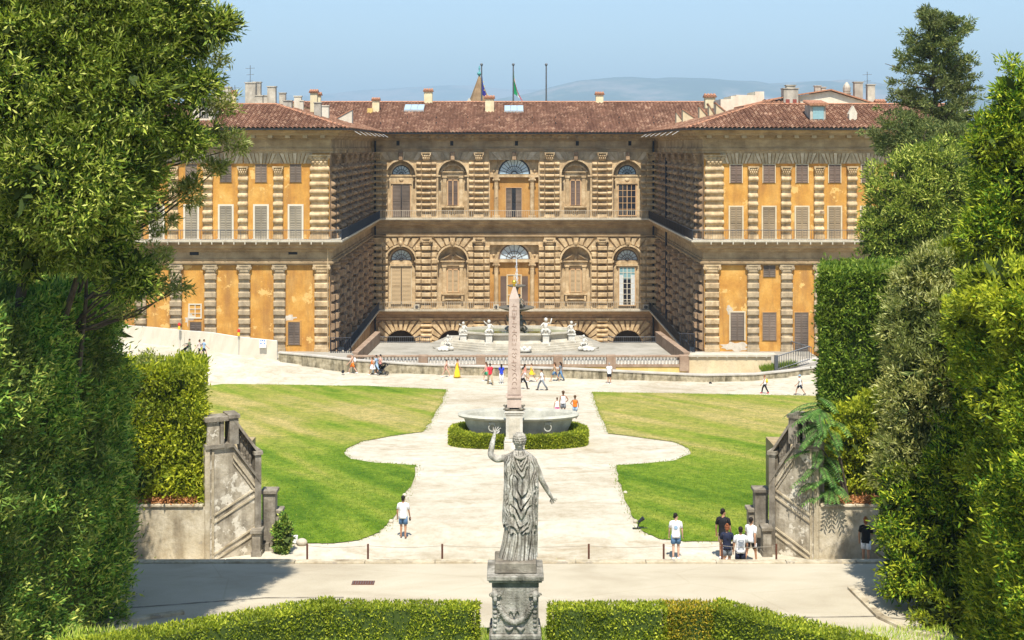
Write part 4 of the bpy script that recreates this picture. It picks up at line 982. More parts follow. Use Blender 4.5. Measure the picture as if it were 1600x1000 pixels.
def pediment_window(cx, zb, zt, w, y, seg, kind):
    m = MB(); hw = w/2
    for sx in (-1, 1):
        a, b = sorted((cx+sx*(hw+.1), cx+sx*(hw+.55))); m.box(a, y-.22, zb-.1, b, y, zt+.25, ch=.03)
        a, b = sorted((cx+sx*(hw+.02), cx+sx*(hw+.62))); m.box(a, y-.3, zt+.25, b, y, zt+.45)
    m.box(cx-hw-.7, y-.26, zt+.45, cx+hw+.7, y, zt+.95); m.box(cx-hw-.85, y-.5, zt+.95, cx+hw+.85, y, zt+1.08)
    zt2 = zt+1.08; r = hw+.85
    if seg:
        rr = r*1.15; zc = zt2-(rr**2-r**2)**.5
        a0 = math.asin(min(1, (zt2-zc)/rr)); pts = []
        for i in range(13):
            a = a0+(math.pi-2*a0)*i/12; pts.append((cx+rr*math.cos(a), zc+rr*math.sin(a)))
        inn = [(cx+(x-cx)*.84, zt2+(z-zt2)*.8) for x, z in pts]
        for i in range(12):
            q = [pts[i], pts[i+1], inn[i+1], inn[i]]; m.prism(q, 'y', y-.48, y)
        arch_ring(m, cx, zt2-.1, 1.05, 1.18, y-.36, y, 16)
    else:
        for sx in (-1, 1):
            m.prism([(cx+sx*r, zt2), (cx+sx*.32, zt2+.72), (cx+sx*.32, zt2+.90), (cx+sx*r, zt2+.2)], 'y', y-.48, y)
        m.box(cx-.16, y-.4, zt2, cx+.16, y, zt2+.62, ch=.04)
    # sill on brackets
    m.box(cx-hw-.72, y-.5, zb-.28, cx+hw+.72, y, zb-.1)
    if kind == 'lower':
        for sx in (-1, 1): m.box(cx+sx*(hw+.45)-.14, y-.42, zb-1.1, cx+sx*(hw+.45)+.14, y, zb-.28, ch=.04)
        m.box(cx-hw-.3, y-.25, zb-1.0, cx+hw+.3, y, zb-.8); m.tube([(cx-hw-.2, y-.3, zb-.88), (cx+hw+.2, y-.3, zb-.88)], .1, 6)
    else:
        for sx in (-1, 1): m.prism([(cx+sx*.1, zb-.28), (cx+sx*.75, zb-.28), (cx+sx*.12, zb-.85)], 'y', y-.3, y)
    W = m.build('aedicule_window', M['sand'], PAL)
    box_part('pane', M['glass_dark'], W, (cx-hw, y-.02, zb, cx+hw, y+.02, zt))
    b = MB(); t = .12
    b.box(cx-hw, y-.12, zb, cx-hw+t, y-.02, zt).box(cx+hw-t, y-.12, zb, cx+hw, y-.02, zt).box(cx-t/2, y-.12, zb, cx+t/2, y-.02, zt).box(cx-hw, y-.12, zt-t, cx+hw, y-.02, zt)
    b.build('window_frame', M['wood'], W)
    sh = M['shutter_dark'] if kind == 'upper' else M['shutter_warm']
    louvre(cx-hw+t, cx-t/2, zb, zt-t, y-.04, sh, W); louvre(cx+t/2, cx+hw-t, zb, zt-t, y-.04, sh, W)
for of in (-7.85, 7.85):
    pediment_window(XC+of, zr(321, YB), zr(281, YB), 1.45, yr, True, 'upper'); pediment_window(XC+of, zr(458, YB), zr(421, YB), 1.55, yr, False, 'lower')
for of in (-14.45, 14.45):
    cx = XC+of
    fanlight(cx, 17.72, 1.15, yr-.12, PAL, M['glass'], M['iron'], 8)
    m = MB(); arch_ring(m, cx, 17.72, 1.2, 1.42, yr-.22, yr, 20); m.box(cx-1.85, yr-.25, 17.45, cx+1.85, yr, 17.68)
    for sx in (-1, 1):
        a, b = sorted((cx+sx*1.2, cx+sx*1.84)); m.box(a, yr-.15, ZU, b, yr, 17.45)
    m.box(cx-1.2, yr-.15, 16.65, cx+1.2, yr, 17.45).box(cx-1.35, yr-.3, 16.5, cx+1.35, yr, 16.65)
    m.ball((cx, yr-.2, 17.05), .3, .1, .22, 8, 5)
    m.build('window_surround', M['sand'], PAL)
    fanlight(cx, 6.75, 1.35, yr-.12, PAL, M['glass_pale'], M['shutter_dark'], 8)
    m = MB(); arch_ring(m, cx, 6.75, 1.4, 1.6, yr-.2, yr, 20); m.box(cx-1.9, yr-.25, 6.3, cx+1.9, yr, 6.7); m.box(cx-1.4, yr-.35, 6.0, cx+1.4, yr, 6.3)
    for sx in (-1, 1):
        a, b = sorted((cx+sx*1.3, cx+sx*1.9)); m.box(a, yr-.12, .6, b, yr, 6.3)
    m.build('window_surround', M['sand'], PAL)
win_shut(XC-14.45, 2.25, ZU+.1, 16.45, yr-.14, PAL, M['wood'], M['shutter'], open_gap=.12, sill=False, sw=.08)
bars_win(XC+14.45, 2.2, ZU+.3, 16.45, yr-.14, PAL, M['glass_dark'], M['wood'], 4, 5, surround=M['wood'], t=.055)
m = MB(); m.box(XC+12.62, YB+.1, ZU+.1, XC+12.72, yr-.12, 16.3).box(XC+16.18, YB+.1, ZU+.1, XC+16.28, yr-.12, 16.3); m.build('opened_shutters', M['shutter'], PAL)
win_shut(XC-14.45, 2.5, 1.1, 5.85, yr-.12, PAL, M['frame_stone'], M['shutter_warm'], open_gap=.1, sill=False, sw=.08)
bars_win(XC+14.45, 2.0, 1.0, 5.85, yr-.14, PAL, M['glass_dark'], M['frame_white'], 4, 7, surround=M['wood'], t=.06, curtains=True)
box_part('blind', M['glass_teal'], PAL, (XC+13.45, yr-.125, 4.3, XC+15.45, yr-.11, 5.85))
m = MB(); m.box(XC+12.6, YB+.1, .8, XC+12.72, yr-.12, 5.8).box(XC+16.18, YB+.1, .8, XC+16.3, yr-.12, 5.8); m.build('opened_shutters', M['shutter'], PAL)
# centre bay
for z0, zs, r, lower in ((ZU, 17.62, 2.02, False), (.6, 6.75, 1.98, True)):
    cx = XC
    fanlight(cx, zs+.12, r, yr-.14, PAL, M['glass_pale'] if lower else M['glass'], M['iron'] if not lower else M['shutter_dark'], 12 if not lower else 8, mid=True)
    m = MB(); arch_ring(m, cx, zs+.12, r*1.03, r*1.17, yr-.3, yr, 24)
    bay_wall(m, cx-3.1, cx+3.1, zs+.12, zs+2.6, cx, r*1.03, zs+.12, yr-.12, yr)
    m.box(cx-3.1, yr-.45, zs-.25, cx+3.1, yr, zs+.1)
    for sx in (-1, 1):
        c = cx+sx*2.3
        m.lathe([(.36, 0), (.36, .25), (.29, .35), (.28, zs-z0-1.2), (.3, zs-z0-1.0), (.24, zs-z0-.95), (.42, zs-z0-.6), (.42, zs-z0-.26)], (c, yr-.35, z0), 12)
        m.box(c-.45, yr-.75, z0, c+.45, yr, z0+.3)
        m.ball((c-.38, yr-.6, zs-.62), .12); m.ball((c+.38, yr-.6, zs-.62), .12)
        m.ball((cx+sx*2.62, yr-.2, zs+.62), .16, .15, .16)
    m.build('centre_arch', M['sand'], PAL)
win_shut(XC-.05, 2.0, ZU+.1, 16.0, yr-.02, PAL, M['wood'], M['shutter'], open_gap=.5, sill=False, sw=.06)
bars_win(XC, 1.75, 1.0, zr(431, YB), yr-.02, PAL, M['glass'], M['frame_stone'], 2, 3, t=.1, surround=M['frame_stone'])
m = MB(); m.box(XC-1.75, yr-.3, .7, XC-1.0, yr-.22, 4.7).box(XC+1.0, yr-.3, .7, XC+1.75, yr-.22, 4.7)
m.build('opened_shutters', M['shutter_dark'], PAL)
# air-conditioning boxes, drain pipes, lamps
for px in (652, 775, 1008):
    m = MB(); x = X(px, YB); m.box(x-.35, YB-1.0, .6, x+.35, YB-.6, 1.25, ch=.04); a = m.build('air_conditioner', M['coping'], PAL)
    m = MB(); m.prism([(x+.22*math.cos(t*math.pi/6), .93+.22*math.sin(t*math.pi/6)) for t in range(12)], 'y', YB-1.03, YB-1.0); m.build('fan_grille', M['iron'], a)
for P_, r_ in (([(X(513), YW-.42, 1.2), (X(513), YW-.42, 11.9)], .045), ([(XR-.6, YB-.25, -4), (XR-.6, YB-.25, 22)], .12), ([(XL+.6, YB-.25, -4), (XL+.6, YB-.25, 22)], .12), ([(XR-.65, 160, 0.6), (XR-.65, 160, 20)], .12)):
    m = MB(); m.tube(P_, r_, 6); m.build('drain_pipe', M['iron'] if r_ > .1 else M['sand'], PAL)

# ---- roofs
def tiles(mb, org, ud, vd, Lu, Lv, kl, kr, pitch=.3, roll=.44, lap=.5):
    """rows of half-round tiles on a slope: ud along the eave, vd up the slope (horizontal); kl, kr shrink (hip) or widen (valley) the ends"""
    org = Vector(org); ud = Vector((*ud, 0)); vd = Vector((*vd, 0)); a = -max(0, -kl)*Lv; b = Lu+max(0, -kr)*Lv
    ncol = int((b-a)/roll)*4; nrow = int(Lv/lap); g = random.Random(7); vs = []; idx = {}
    for j in range(nrow*2+2):
        k = j//2; v = min(Lv, k*lap+(.0 if j % 2 == 0 else 0)); lift = .05 if j % 2 else 0.0
        lo_, hi_ = kl*v, Lu-kr*v
        for i in range(ncol+1):
            u = a+(b-a)*i/ncol; uc = min(max(u, lo_), hi_); ph = i % 4
            h = (0, .11, .17, .11)[ph]+lift+(g.uniform(-.012, .012))
            p = org+ud*uc+vd*(v-(.03 if j % 2 else 0)); vs.append((p.x, p.y, p.z+pitch*v+h))
    W = ncol+1; fs = []
    for j in range(nrow*2+1):
        for i in range(ncol):
            q = (j*W+i, j*W+i+1, (j+1)*W+i+1, (j+1)*W+i)
            if (Vector(vs[q[0]])-Vector(vs[q[1]])).length < .02 and (Vector(vs[q[3]])-Vector(vs[q[2]])).length < .02: continue
            fs.append(q)
    mb.add(vs, fs)
def roof_obj(name, specs, z=23.02):
    mb = MB()
    for s_ in specs: tiles(mb, *s_)
    me = bpy.data.meshes.new(name); o_ = ORIG[PAL.name]
    me.from_pydata([(x-o_.x, y-o_.y, zz-o_.z) for x, y, zz in mb.v], [], mb.f); me.validate(); me.materials.append(M['roof'])
    ob = bpy.data.objects.new(name, me); C.objects.link(ob); ob.parent = PAL; ORIG[ob.name] = o_; return ob
ov = 2.0; ZE = 23.0; VW = 8.4; VC = 14.2
ROL = roof_obj('wing_roof', [((-45, YW-ov, ZE), (1, 0), (0, 1), XL+ov+45, VW, 0, 1), ((XL+ov, YW-ov, ZE), (0, 1), (-1, 0), YB-YW, VW, 1, -1)])
ROR = roof_obj('wing_roof', [((XR-ov, YW-ov, ZE), (1, 0), (0, 1), 45-XR+ov, VW, 1, 0), ((XR-ov, YW-ov, ZE), (0, 1), (1, 0), YB-YW, VW, 1, -1)])
ROC = roof_obj('central_roof', [((XL+ov, YB-ov, ZE), (1, 0), (0, 1), XR-XL-2*ov, VC, -1, -1)])
# boards under the eaves, gutters, flat decks behind
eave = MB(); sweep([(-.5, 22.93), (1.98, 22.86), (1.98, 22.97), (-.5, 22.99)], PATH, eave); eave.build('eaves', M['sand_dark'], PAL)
g_ = MB(); sweep([(1.98, 22.9), (2.1, 22.86), (2.14, 23.02), (2.0, 23.02)], PATH, g_); g_.build('gutter', M['iron'], PAL)
box_part('roof_deck', M['cream_pale'], PAL, (-45, YW-ov+VW-.1, 22.9, XL+ov-VW+.1, 188, 25.42), (XR-ov+VW-.1, YW-ov+VW-.1, 22.9, 45, 188, 25.42))
box_part('rear_wall', M['cream'], PAL, (-45, 187.2, 0, 45, 188.2, 25.4), (XL-12, 186.6, 22, XR+12, 187.1, 27.15))
# ridge caps
m = MB()
m.tube([(-29, YB-ov+VC-.05, ZE+VC*.3+.1), (31, YB-ov+VC-.05, ZE+VC*.3+.1)], .16, 6)
m.tube([(XL+ov, YW-ov, ZE+.08), (XL+ov-VW, YW-ov+VW, ZE+VW*.3+.1)], .13, 6); m.tube([(XR-ov, YW-ov, ZE+.08), (XR-ov+VW, YW-ov+VW, ZE+VW*.3+.1)], .13, 6)
m.tube([(-45, YW-ov+VW, ZE+VW*.3+.1), (XL+ov-VW, YW-ov+VW, ZE+VW*.3+.1), (XL+ov-VW, YB, ZE+VW*.3+.1)], .13, 6)
m.tube([(45, YW-ov+VW, ZE+VW*.3+.1), (XR-ov+VW, YW-ov+VW, ZE+VW*.3+.1), (XR-ov+VW, YB, ZE+VW*.3+.1)], .13, 6)
m.build('ridge_tiles', M['tilecap'], PAL)
# drain spouts along the inner corners (pale slanting pipes)
for sx, x in ((1, XL+ov), (-1, XR-ov)):
    m = MB()
    for k in range(7):
        y = 137+k*5.2; m = MB(); m.tube([(x+.02*sx, y, 22.86), (x+.75*sx, y, 22.42)], .02, 4); m.build('gutter_spout', M['white'], PAL)
def roof_h(y): return ZE+.3*max(0, y-(YB-ov))
def chimney(px, top, bot, w, y, mat, cap=None, parent=None, d=None, name='chimney'):
    x0, x1 = X(px-w/2, y), X(px+w/2, y); zt, zb = zr(top, y), zr(bot, y)-.25; d = d or (x1-x0)*.9
    m = MB(); m.box(x0, y, zb, x1, y+d, zt, ch=.03)
    if cap is None: m.box(x0-.07, y-.07, zt, x1+.07, y+d+.07, zt+.1)
    o = m.build(name, mat, parent)
    if cap == 'tile':
        m = MB(); m.box(x0-.14, y-.14, zt, x1+.14, y+d+.14, zt+.1)
        for k in range(4):
            xx = x0-.1+(x1-x0+.2)*(k+.5)/4
            m.tube([(xx, y-.2, zt+.12), (xx, y+d/2, zt+.32), (xx, y+d+.2, zt+.12)], (x1-x0+.2)/8, 6)
        oo = m.build('chimney_cap', M['tilecap'], parent)
    return o
g = M['chimney_grey']; c_ = M['chimney_cream']
for a in ((354, 137, 170, 12, 146, g), (391, 130, 170, 16, 143.4, g), (401, 129, 168, 12, 145.5, g), (424, 136, 172, 13, 143, g), (441, 146, 172, 10, 147, g), (404, 150, 172, 12, 142.2, g),
          (449, 158, 182, 13, 141.5, g), (465, 151, 172, 11, 150, M['cream_pale']), (496, 161, 188, 11, 141, g), (508, 166, 187, 11, 146, M['cream_pale']), (413, 150, 168, 9, 149, g), (471, 158, 172, 6, 149, M['cream_pale'])):
    chimney(*a, parent=ROL)
chimney(490, 145, 172, 11, 152, c_, 'tile', ROL); chimney(364, 146, 165, 8, 149, c_, 'tile', ROL); chimney(497, 149, 168, 8, 154, c_, 'tile', ROL)
chimney(587, 157, 178, 11, 182.0, c_, 'tile', ROC); chimney(669, 143, 163, 13, 186.2, c_, 'tile', ROC); chimney(765, 154, 178, 14, 182.0, c_, 'tile', ROC); chimney(937, 148, 162, 12, 186.4, c_, 'tile', ROC)
box_part('roof_vent', M['yellow'], ROC, (X(574, 181.5), 181.5, 25.2, X(582, 181.5), 182.2, zr(169, 181.5)))
def wedge_vent(px0, px1, top, bot, y, mat, parent, tall='right'):
    x0, x1 = X(px0, y), X(px1, y); zt, zb = zr(top, y), zr(bot, y)-.3; lo_ = zb+.45+.0*(zt-zb)
    poly = [(x0, zb), (x1, zb), (x1, zt), (x0, lo_)] if tall == 'right' else [(x0, zb), (x1, zb), (x1, lo_), (x0, zt)]
    m = MB(); m.prism(poly, 'y', y, y+1.2); o_ = m.build('roof_vent', mat, parent)
    top_e = (poly[3], poly[2]); m = MB(); m.prism([(top_e[0][0]-.1, top_e[0][1]), (top_e[1][0]+.1, top_e[1][1]), (top_e[1][0]+.1, top_e[1][1]+.12), (top_e[0][0]-.1, top_e[0][1]+.12)], 'y', y-.1, y+1.3)
    m.build('vent_tiles', M['tilecap'], parent)
wedge_vent(522, 550, 171, 190, 158, M['cream_pale'], ROL)
for a in ((1057, 1066, 174, 191, 164), (1067, 1092, 171, 191, 160), (1093, 1108, 165, 188, 152), (1108, 1119, 163, 187, 149), (1119, 1143, 161, 186, 146)):
    wedge_vent(*a, M['cream'], ROR, 'left')
chimney(1110, 152, 166, 16, 156, c_, 'tile', ROR)
# pale roof building on the right wing
def hut(pts, y, d, mat, parent, name='rooftop_building'):
    m = MB(); m.prism([(X(px, y), zr(r, y)) for px, r in pts], 'y', y, y+d); return m.build(name, mat, parent)
hut([(1126, 186), (1126, 155), (1142, 155), (1142, 150), (1150, 150), (1150, 148), (1180, 149), (1180, 143), (1194, 143), (1194, 172), (1190, 186)], 147, 5, M['chimney_grey'] if 0 else M['cream_pale'], ROR)
hut([(1150, 178), (1160, 168), (1228, 153), (1297, 142.5), (1373, 165.5), (1373, 192), (1150, 192)], 141.2, 10, M['cream_pale'], ROR)
m = MB()
for (a, b), (c, dd) in (((1162, 167), (1228, 152)), ((1228, 152), (1298, 141)), ((1298, 141), (1375, 165))):
    y = 141.0; m.prism([(X(a, y), zr(b, y)), (X(c, y), zr(dd, y)), (X(c, y), zr(dd-2, y)), (X(a, y), zr(b-2, y))], 'y', y-.2, y+10.4)
m.build('rooftop_tiles', M['tilecap'], ROR)
tb = MB(); tiles(tb, (X(1191, 141), 139.6, zr(170, 139.6)), (1, 0), (0, 1), X(1250, 141)-X(1191, 141), 1.6, 0, 0, .55)
ob = tb.build('rooftop_tiles', M['roof'], ROR)
k = chimney(1236, 139, 165, 23, 140.5, M['chimney_grey'], None, ROR); chimney(1236, 134, 141, 14, 140.8, M['chimney_grey'], None, ROR)
for px in (1231, 1242): box_part('red_hatch', M['redshutter'], k, (X(px-3, 140.4), 140.44, zr(163, 140.4), X(px+3, 140.4), 140.52, zr(155, 140.4)))
chimney(1278, 135, 150, 9, 147, g, None, ROR); chimney(1287, 137, 150, 7, 147, g, None, ROR)
chimney(1324, 146, 156, 11, 147, g, None, ROR)
m = MB(); m.lathe([(.3, 0), (.42, .35), (.42, .7), (.3, 1.0), (.08, 1.3)], (X(1324, 147)+.0, 147.3, zr(147, 147)), 8); cc = m.build('chimney_pot', M['chimney_grey'], ROR)
chimney(1342, 129, 160, 13, 146, g, None, ROR); chimney(1361.5, 133, 164, 12, 147, g, None, ROR); chimney(1376, 161, 184, 13, 141, g, 'tile', ROR)
chimney(1450, 177, 205, 8, 146, M['cream_pale'], None, ROR); chimney(1506, 165, 190, 14, 150, g, 'tile', ROR)
# dormer with a teal window
y = 134.5; m = MB(); m.box(X(1266, y), y, zr(189, y), X(1290, y), y+2.5, zr(164, y)); dm = m.build('dormer', M['chimney_grey'], ROR)
box_part('dormer_window', M['glass_teal'], dm, (X(1270, y), y-.04, zr(186, y), X(1287, y), y-.003, zr(167, y)))
m = MB(); x0, x1 = X(1263.5, y), X(1293, y)
for i in range(7): xx = x0+(x1-x0)*(i+.5)/7; m.tube([(xx, y-.35, zr(163, y)), (xx, y+2.6, zr(157, y))], .16, 6)
m.build('dormer_roof', M['tilecap'], dm)
m = MB(); y = 134.6; m.box(X(1327, y), y, zr(192, y), X(1339, y), y+.7, zr(178, y)).prism([(X(1326, y), zr(178, y)), (X(1340, y), zr(178, y)), (X(1333.5, y), zr(165, y))], 'y', y, y+.7)
m.build('roof_vent', M['cream_pale'], ROR)
# dormer on the left wing, half behind the tree
y = 134.4; m = MB(); m.box(X(300, y), y, zr(188, y), X(334, y), y+2.8, zr(157, y)); dm = m.build('dormer', M['cream_pale'], ROL)
w = box_part('dormer_window', M['glass_dark'], dm, (X(311, y), y-.04, zr(184, y), X(326, y), y-.003, zr(164, y)))
m = MB()
for i in range(5): xx = X(311+3.75*i, y); m.tube([(xx, y-.07, zr(184, y)), (xx, y-.07, zr(164, y))], .025, 4)
m.tube([(X(311, y), y-.07, zr(174, y)), (X(326, y), y-.07, zr(174, y))], .025, 4); m.build('window_bars', M['frame_white'], dm)
m = MB(); m.box(X(297, y), y-.3, zr(157, y), X(337, y), y+3, zr(155, y)); m.build('dormer_roof', M['tilecap'], dm)
hut([(318, 166), (318, 152), (335, 149), (349, 156), (349, 170)], 150, 6, M['cream_pale'], ROL)
# skylights
def skylight(px0, px1, r0, r1, parent):
    ym = lambda row: (23.0-.3*(YB-ov)-ZC)/(-(row-CY)/F-.3)  # depth where the roof plane meets that row
    ya, yb = ym(r1), ym(r0); m = MB()
    xs = (X(px0, ya), X(px1, ya)); za, zb = ZE+.3*(ya-YB+ov)+.12, ZE+.3*(yb-YB+ov)+.12
    m.add([(xs[0], ya, za), (xs[1], ya, za), (xs[1], yb, zb), (xs[0], yb, zb), (xs[0], ya, za+.22), (xs[1], ya, za+.22), (xs[1], yb, zb+.22), (xs[0], yb, zb+.22)],
          [(4, 5, 6, 7), (0, 1, 5, 4), (1, 2, 6, 5), (2, 3, 7, 6), (3, 0, 4, 7)])
    s_ = m.build('skylight', M['steel'], parent); m = MB(); e = .12
    for k in range(3):
        a = xs[0]+(xs[1]-xs[0])*k/3+e/2; b = xs[0]+(xs[1]-xs[0])*(k+1)/3-e/2
        m.add([(a, ya+e, za+.26), (b, ya+e, za+.26), (b, yb-e, zb+.21), (a, yb-e, zb+.21)], [(0, 1, 2, 3)])
    m.build('pane', M['glass'], s_)
skylight(631, 662, 167, 175.5, ROC); skylight(788, 818, 168.5, 177, ROC)
for px in (595, 637, 682, 731, 780, 832, 868, 918, 967, 1021):
    for row in (184.5, 193.5):
        ya = (23.0-.3*(YB-ov)-ZC)/(-(row-CY)/F-.3); x = X(px, ya); z = ZE+.3*(ya-YB+ov)
        m = MB(); m.box(x-.18, ya-.3, z+.02, x+.18, ya+.1, z+.22); v_ = m.build('roof_ventilator', M['tilecap'], ROC)
        box_part('vent_hole', M['dark'], v_, (x-.13, ya-.32, z+.04, x+.13, ya-.305, z+.2))
# ================================================================= GROUND, LAWNS, ROAD
def gravel_mat():
    m, nt, N, L = _nt('pale_gravel'); v = _pos(nt)
    c = _ramp(nt, _noise(nt, _pos(nt, (.12, .14, .1)), 1, 6, .6, .6), [(.3, (.45, .385, .28)), (.46, (.565, .51, .40)), (.7, (.62, .57, .465))])
    p = _ramp(nt, _noise(nt, _pos(nt, (.35, .6, .4)), 1, 6, .7, 1.2), [(.53, (0, 0, 0)), (.70, (1, 1, 1))])
    c = _mix(nt, _math(nt, 'MULTIPLY', p, .65), c, (.36, .28, .17))
    c = _mix(nt, .55, c, _ramp(nt, _noise(nt, _pos(nt, (1, .6, 1)), 2.2, 6, .75), [(.36, (.74, .71, .65)), (.58, (1.03, 1.03, 1.03))]), 'MULTIPLY')
    c = _mix(nt, .5, c, _ramp(nt, _noise(nt, _pos(nt, (.22, .30, .2)), 1, 6, .7, 1.5), [(.42, (.84, .80, .72)), (.56, (1.04, 1.04, 1.04))]), 'MULTIPLY')
    f = _noise(nt, v, 22, 5, .75)
    c = _mix(nt, .5, c, _ramp(nt, f, [(.3, (.72, .7, .68)), (.6, (1.05, 1.05, 1.05))]), 'MULTIPLY')
    # beyond the park and the palace the ground is wooded, with scattered roofs
    sx = N.new('ShaderNodeSeparateXYZ'); L.new(v, sx.inputs[0])
    out = _math(nt, 'MAXIMUM', _math(nt, 'GREATER_THAN', _math(nt, 'ABSOLUTE', sx.outputs[0]), 47), _math(nt, 'GREATER_THAN', sx.outputs[1], 195))
    wood = _ramp(nt, _noise(nt, _pos(nt, (.02, .02, .02)), 1, 12, .75), [(.4, (.03, .06, .02)), (.55, (.07, .11, .035)), (.66, (.14, .13, .07)), (.72, (.34, .24, .16))])
    c = _mix(nt, out, c, wood)
    _finish(nt, c, .95, _bump(nt, f, .35, .03), spec=.1); return m
def road_mat():
    m, nt, N, L = _nt('dusty_road'); v = _pos(nt)
    c = _ramp(nt, _noise(nt, _pos(nt, (.25, .5, .3)), 1, 6, .6, .5), [(.3, (.39, .33, .235)), (.5, (.48, .42, .31)), (.7, (.54, .48, .365))])
    f = _noise(nt, v, 30, 6, .8)
    c = _mix(nt, .6, c, _ramp(nt, f, [(.3, (.62, .6, .56)), (.6, (1.06, 1.06, 1.06))]), 'MULTIPLY')
    w = N.new('ShaderNodeTexVoronoi'); w.feature = 'DISTANCE_TO_EDGE'; w.inputs['Scale'].default_value = .16; L.new(_pos(nt, (1, 1.6, 1)), w.inputs['Vector'])
    cr = _ramp(nt, w.outputs['Distance'], [(0, (.72, .68, .6)), (.006, (1, 1, 1))])
    c = _mix(nt, .35, c, cr, 'MULTIPLY')
    _finish(nt, c, .95, _bump(nt, f, .4, .02), spec=.1); return m
def lawn_mat():
    m, nt, N, L = _nt('mown_lawn'); v = _pos(nt)
    mp = N.new('ShaderNodeMapping'); mp.inputs['Rotation'].default_value = (0, 0, R(-28)); L.new(_pos(nt, (1, 1, 1)), mp.inputs[0])
    m2 = N.new('ShaderNodeMapping'); m2.inputs['Scale'].default_value = (.32, .05, .2); L.new(mp.outputs[0], m2.inputs[0])
    st = _noise(nt, m2.outputs[0], 1, 5, .6, .3)
    bl = _noise(nt, _pos(nt, (.055, .075, .05)), 1, 4, .55, .4)
    sp = N.new('ShaderNodeSeparateXYZ'); L.new(v, sp.inputs[0])
    # the far part of the lawn has dried out in a broad band
    far = N.new('ShaderNodeMapRange'); far.interpolation_type = 'SMOOTHSTEP'
    L.new(sp.outputs[1], far.inputs[0]); far.inputs[1].default_value = 70; far.inputs[2].default_value = 92; far.inputs[3].default_value = -.12; far.inputs[4].default_value = .18
    edge = N.new('ShaderNodeMapRange'); L.new(sp.outputs[1], edge.inputs[0]); edge.inputs[1].default_value = 103; edge.inputs[2].default_value = 109; edge.inputs[3].default_value = 0; edge.inputs[4].default_value = -.22
    k = _math(nt, 'ADD', _math(nt, 'ADD', _math(nt, 'ADD', _math(nt, 'MULTIPLY', st, 1.05), -.15), _math(nt, 'MULTIPLY', bl, .6)), _math(nt, 'ADD', far.outputs[0], edge.outputs[0]))
    w = N.new('ShaderNodeTexWave'); w.bands_direction = 'X'; w.inputs['Scale'].default_value = .16; w.inputs['Distortion'].default_value = 1.2; w.inputs['Detail Scale'].default_value = .6; L.new(mp.outputs[0], w.inputs['Vector'])
    k = _math(nt, 'ADD', k, _math(nt, 'MULTIPLY', w.outputs['Fac'], .09)); k = _math(nt, 'ADD', k, -.045)
    c = _ramp(nt, k, [(.42, (.085, .17, .012)), (.56, (.165, .25, .022)), (.68, (.26, .305, .045)), (.80, (.34, .32, .08)), (.96, (.46, .37, .15))])
    f = _noise(nt, _pos(nt, (1, .35, 1)), 16, 6, .8)
    c = _mix(nt, .75, c, _ramp(nt, f, [(.36, (.4, .48, .35)), (.6, (1.2, 1.15, 1.1))]), 'MULTIPLY')
    f2 = _noise(nt, v, 1.7, 5, .7)
    c = _mix(nt, .75, c, _ramp(nt, _noise(nt, _pos(nt, (1, .6, 1)), 4.5, 5, .8, .4), [(.38, (.52, .62, .45)), (.5, (.95, .97, .9)), (.62, (1.25, 1.18, 1.2))]), 'MULTIPLY')
    c = _mix(nt, .35, c, _ramp(nt, _noise(nt, _pos(nt, (.6, .6, .6)), 1, 6, .75, .5), [(.40, (.55, .68, .5)), (.52, (1.05, 1.02, 1))]), 'MULTIPLY')
    c = _mix(nt, .6, c, _ramp(nt, f2, [(.38, (.6, .72, .6)), (.6, (1.15, 1.08, 1))]), 'MULTIPLY')
    _finish(nt, c, .9, _bump(nt, f, .6, .06), spec=.1); return m
M['gravel'] = gravel_mat(); M['road'] = road_mat(); M['lawn'] = lawn_mat()
M['drysoil'] = mat_stone('dry_soil', (.28, .2, .11), (.38, .29, .16), (.46, .37, .22), (.2, .14, .08), .4, 1.5, .5)

xs = [-26000, -2500, -700, -200, -90]+list(np.arange(-60, 61, 2.0))+[90, 200, 700, 2500, 26000]
ys = [-300, 20, 47.25]+list(np.arange(49, 56, 1.5))+[56]+list(np.arange(58, 112, 3.0))+[112.9]+list(np.arange(113.2, 124.5, .25))+list(np.arange(126, 141, 1.5))+[141.45, 141.55, 175, 260, 700, 2500, 26000]
vs = [(x, y, gh(x, y) if y < 141.5 and abs(x) < 95 else (-4.3 if y > 141.5 else min(6, gh(max(-60, min(60, x)), y)))) for y in ys for x in xs]
nx = len(xs); fs = [(j*nx+i, j*nx+i+1, (j+1)*nx+i+1, (j+1)*nx+i) for j in range(len(ys)-1) for i in range(nx-1)]
mb = MB(); mb.v = [tuple(map(float, v)) for v in vs]; mb.f = fs
grd = tag(mb.build('ground', M['gravel']), 'pale gravel ground of the amphitheatre, paths and walkway before the palace', 'ground', kind='structure')

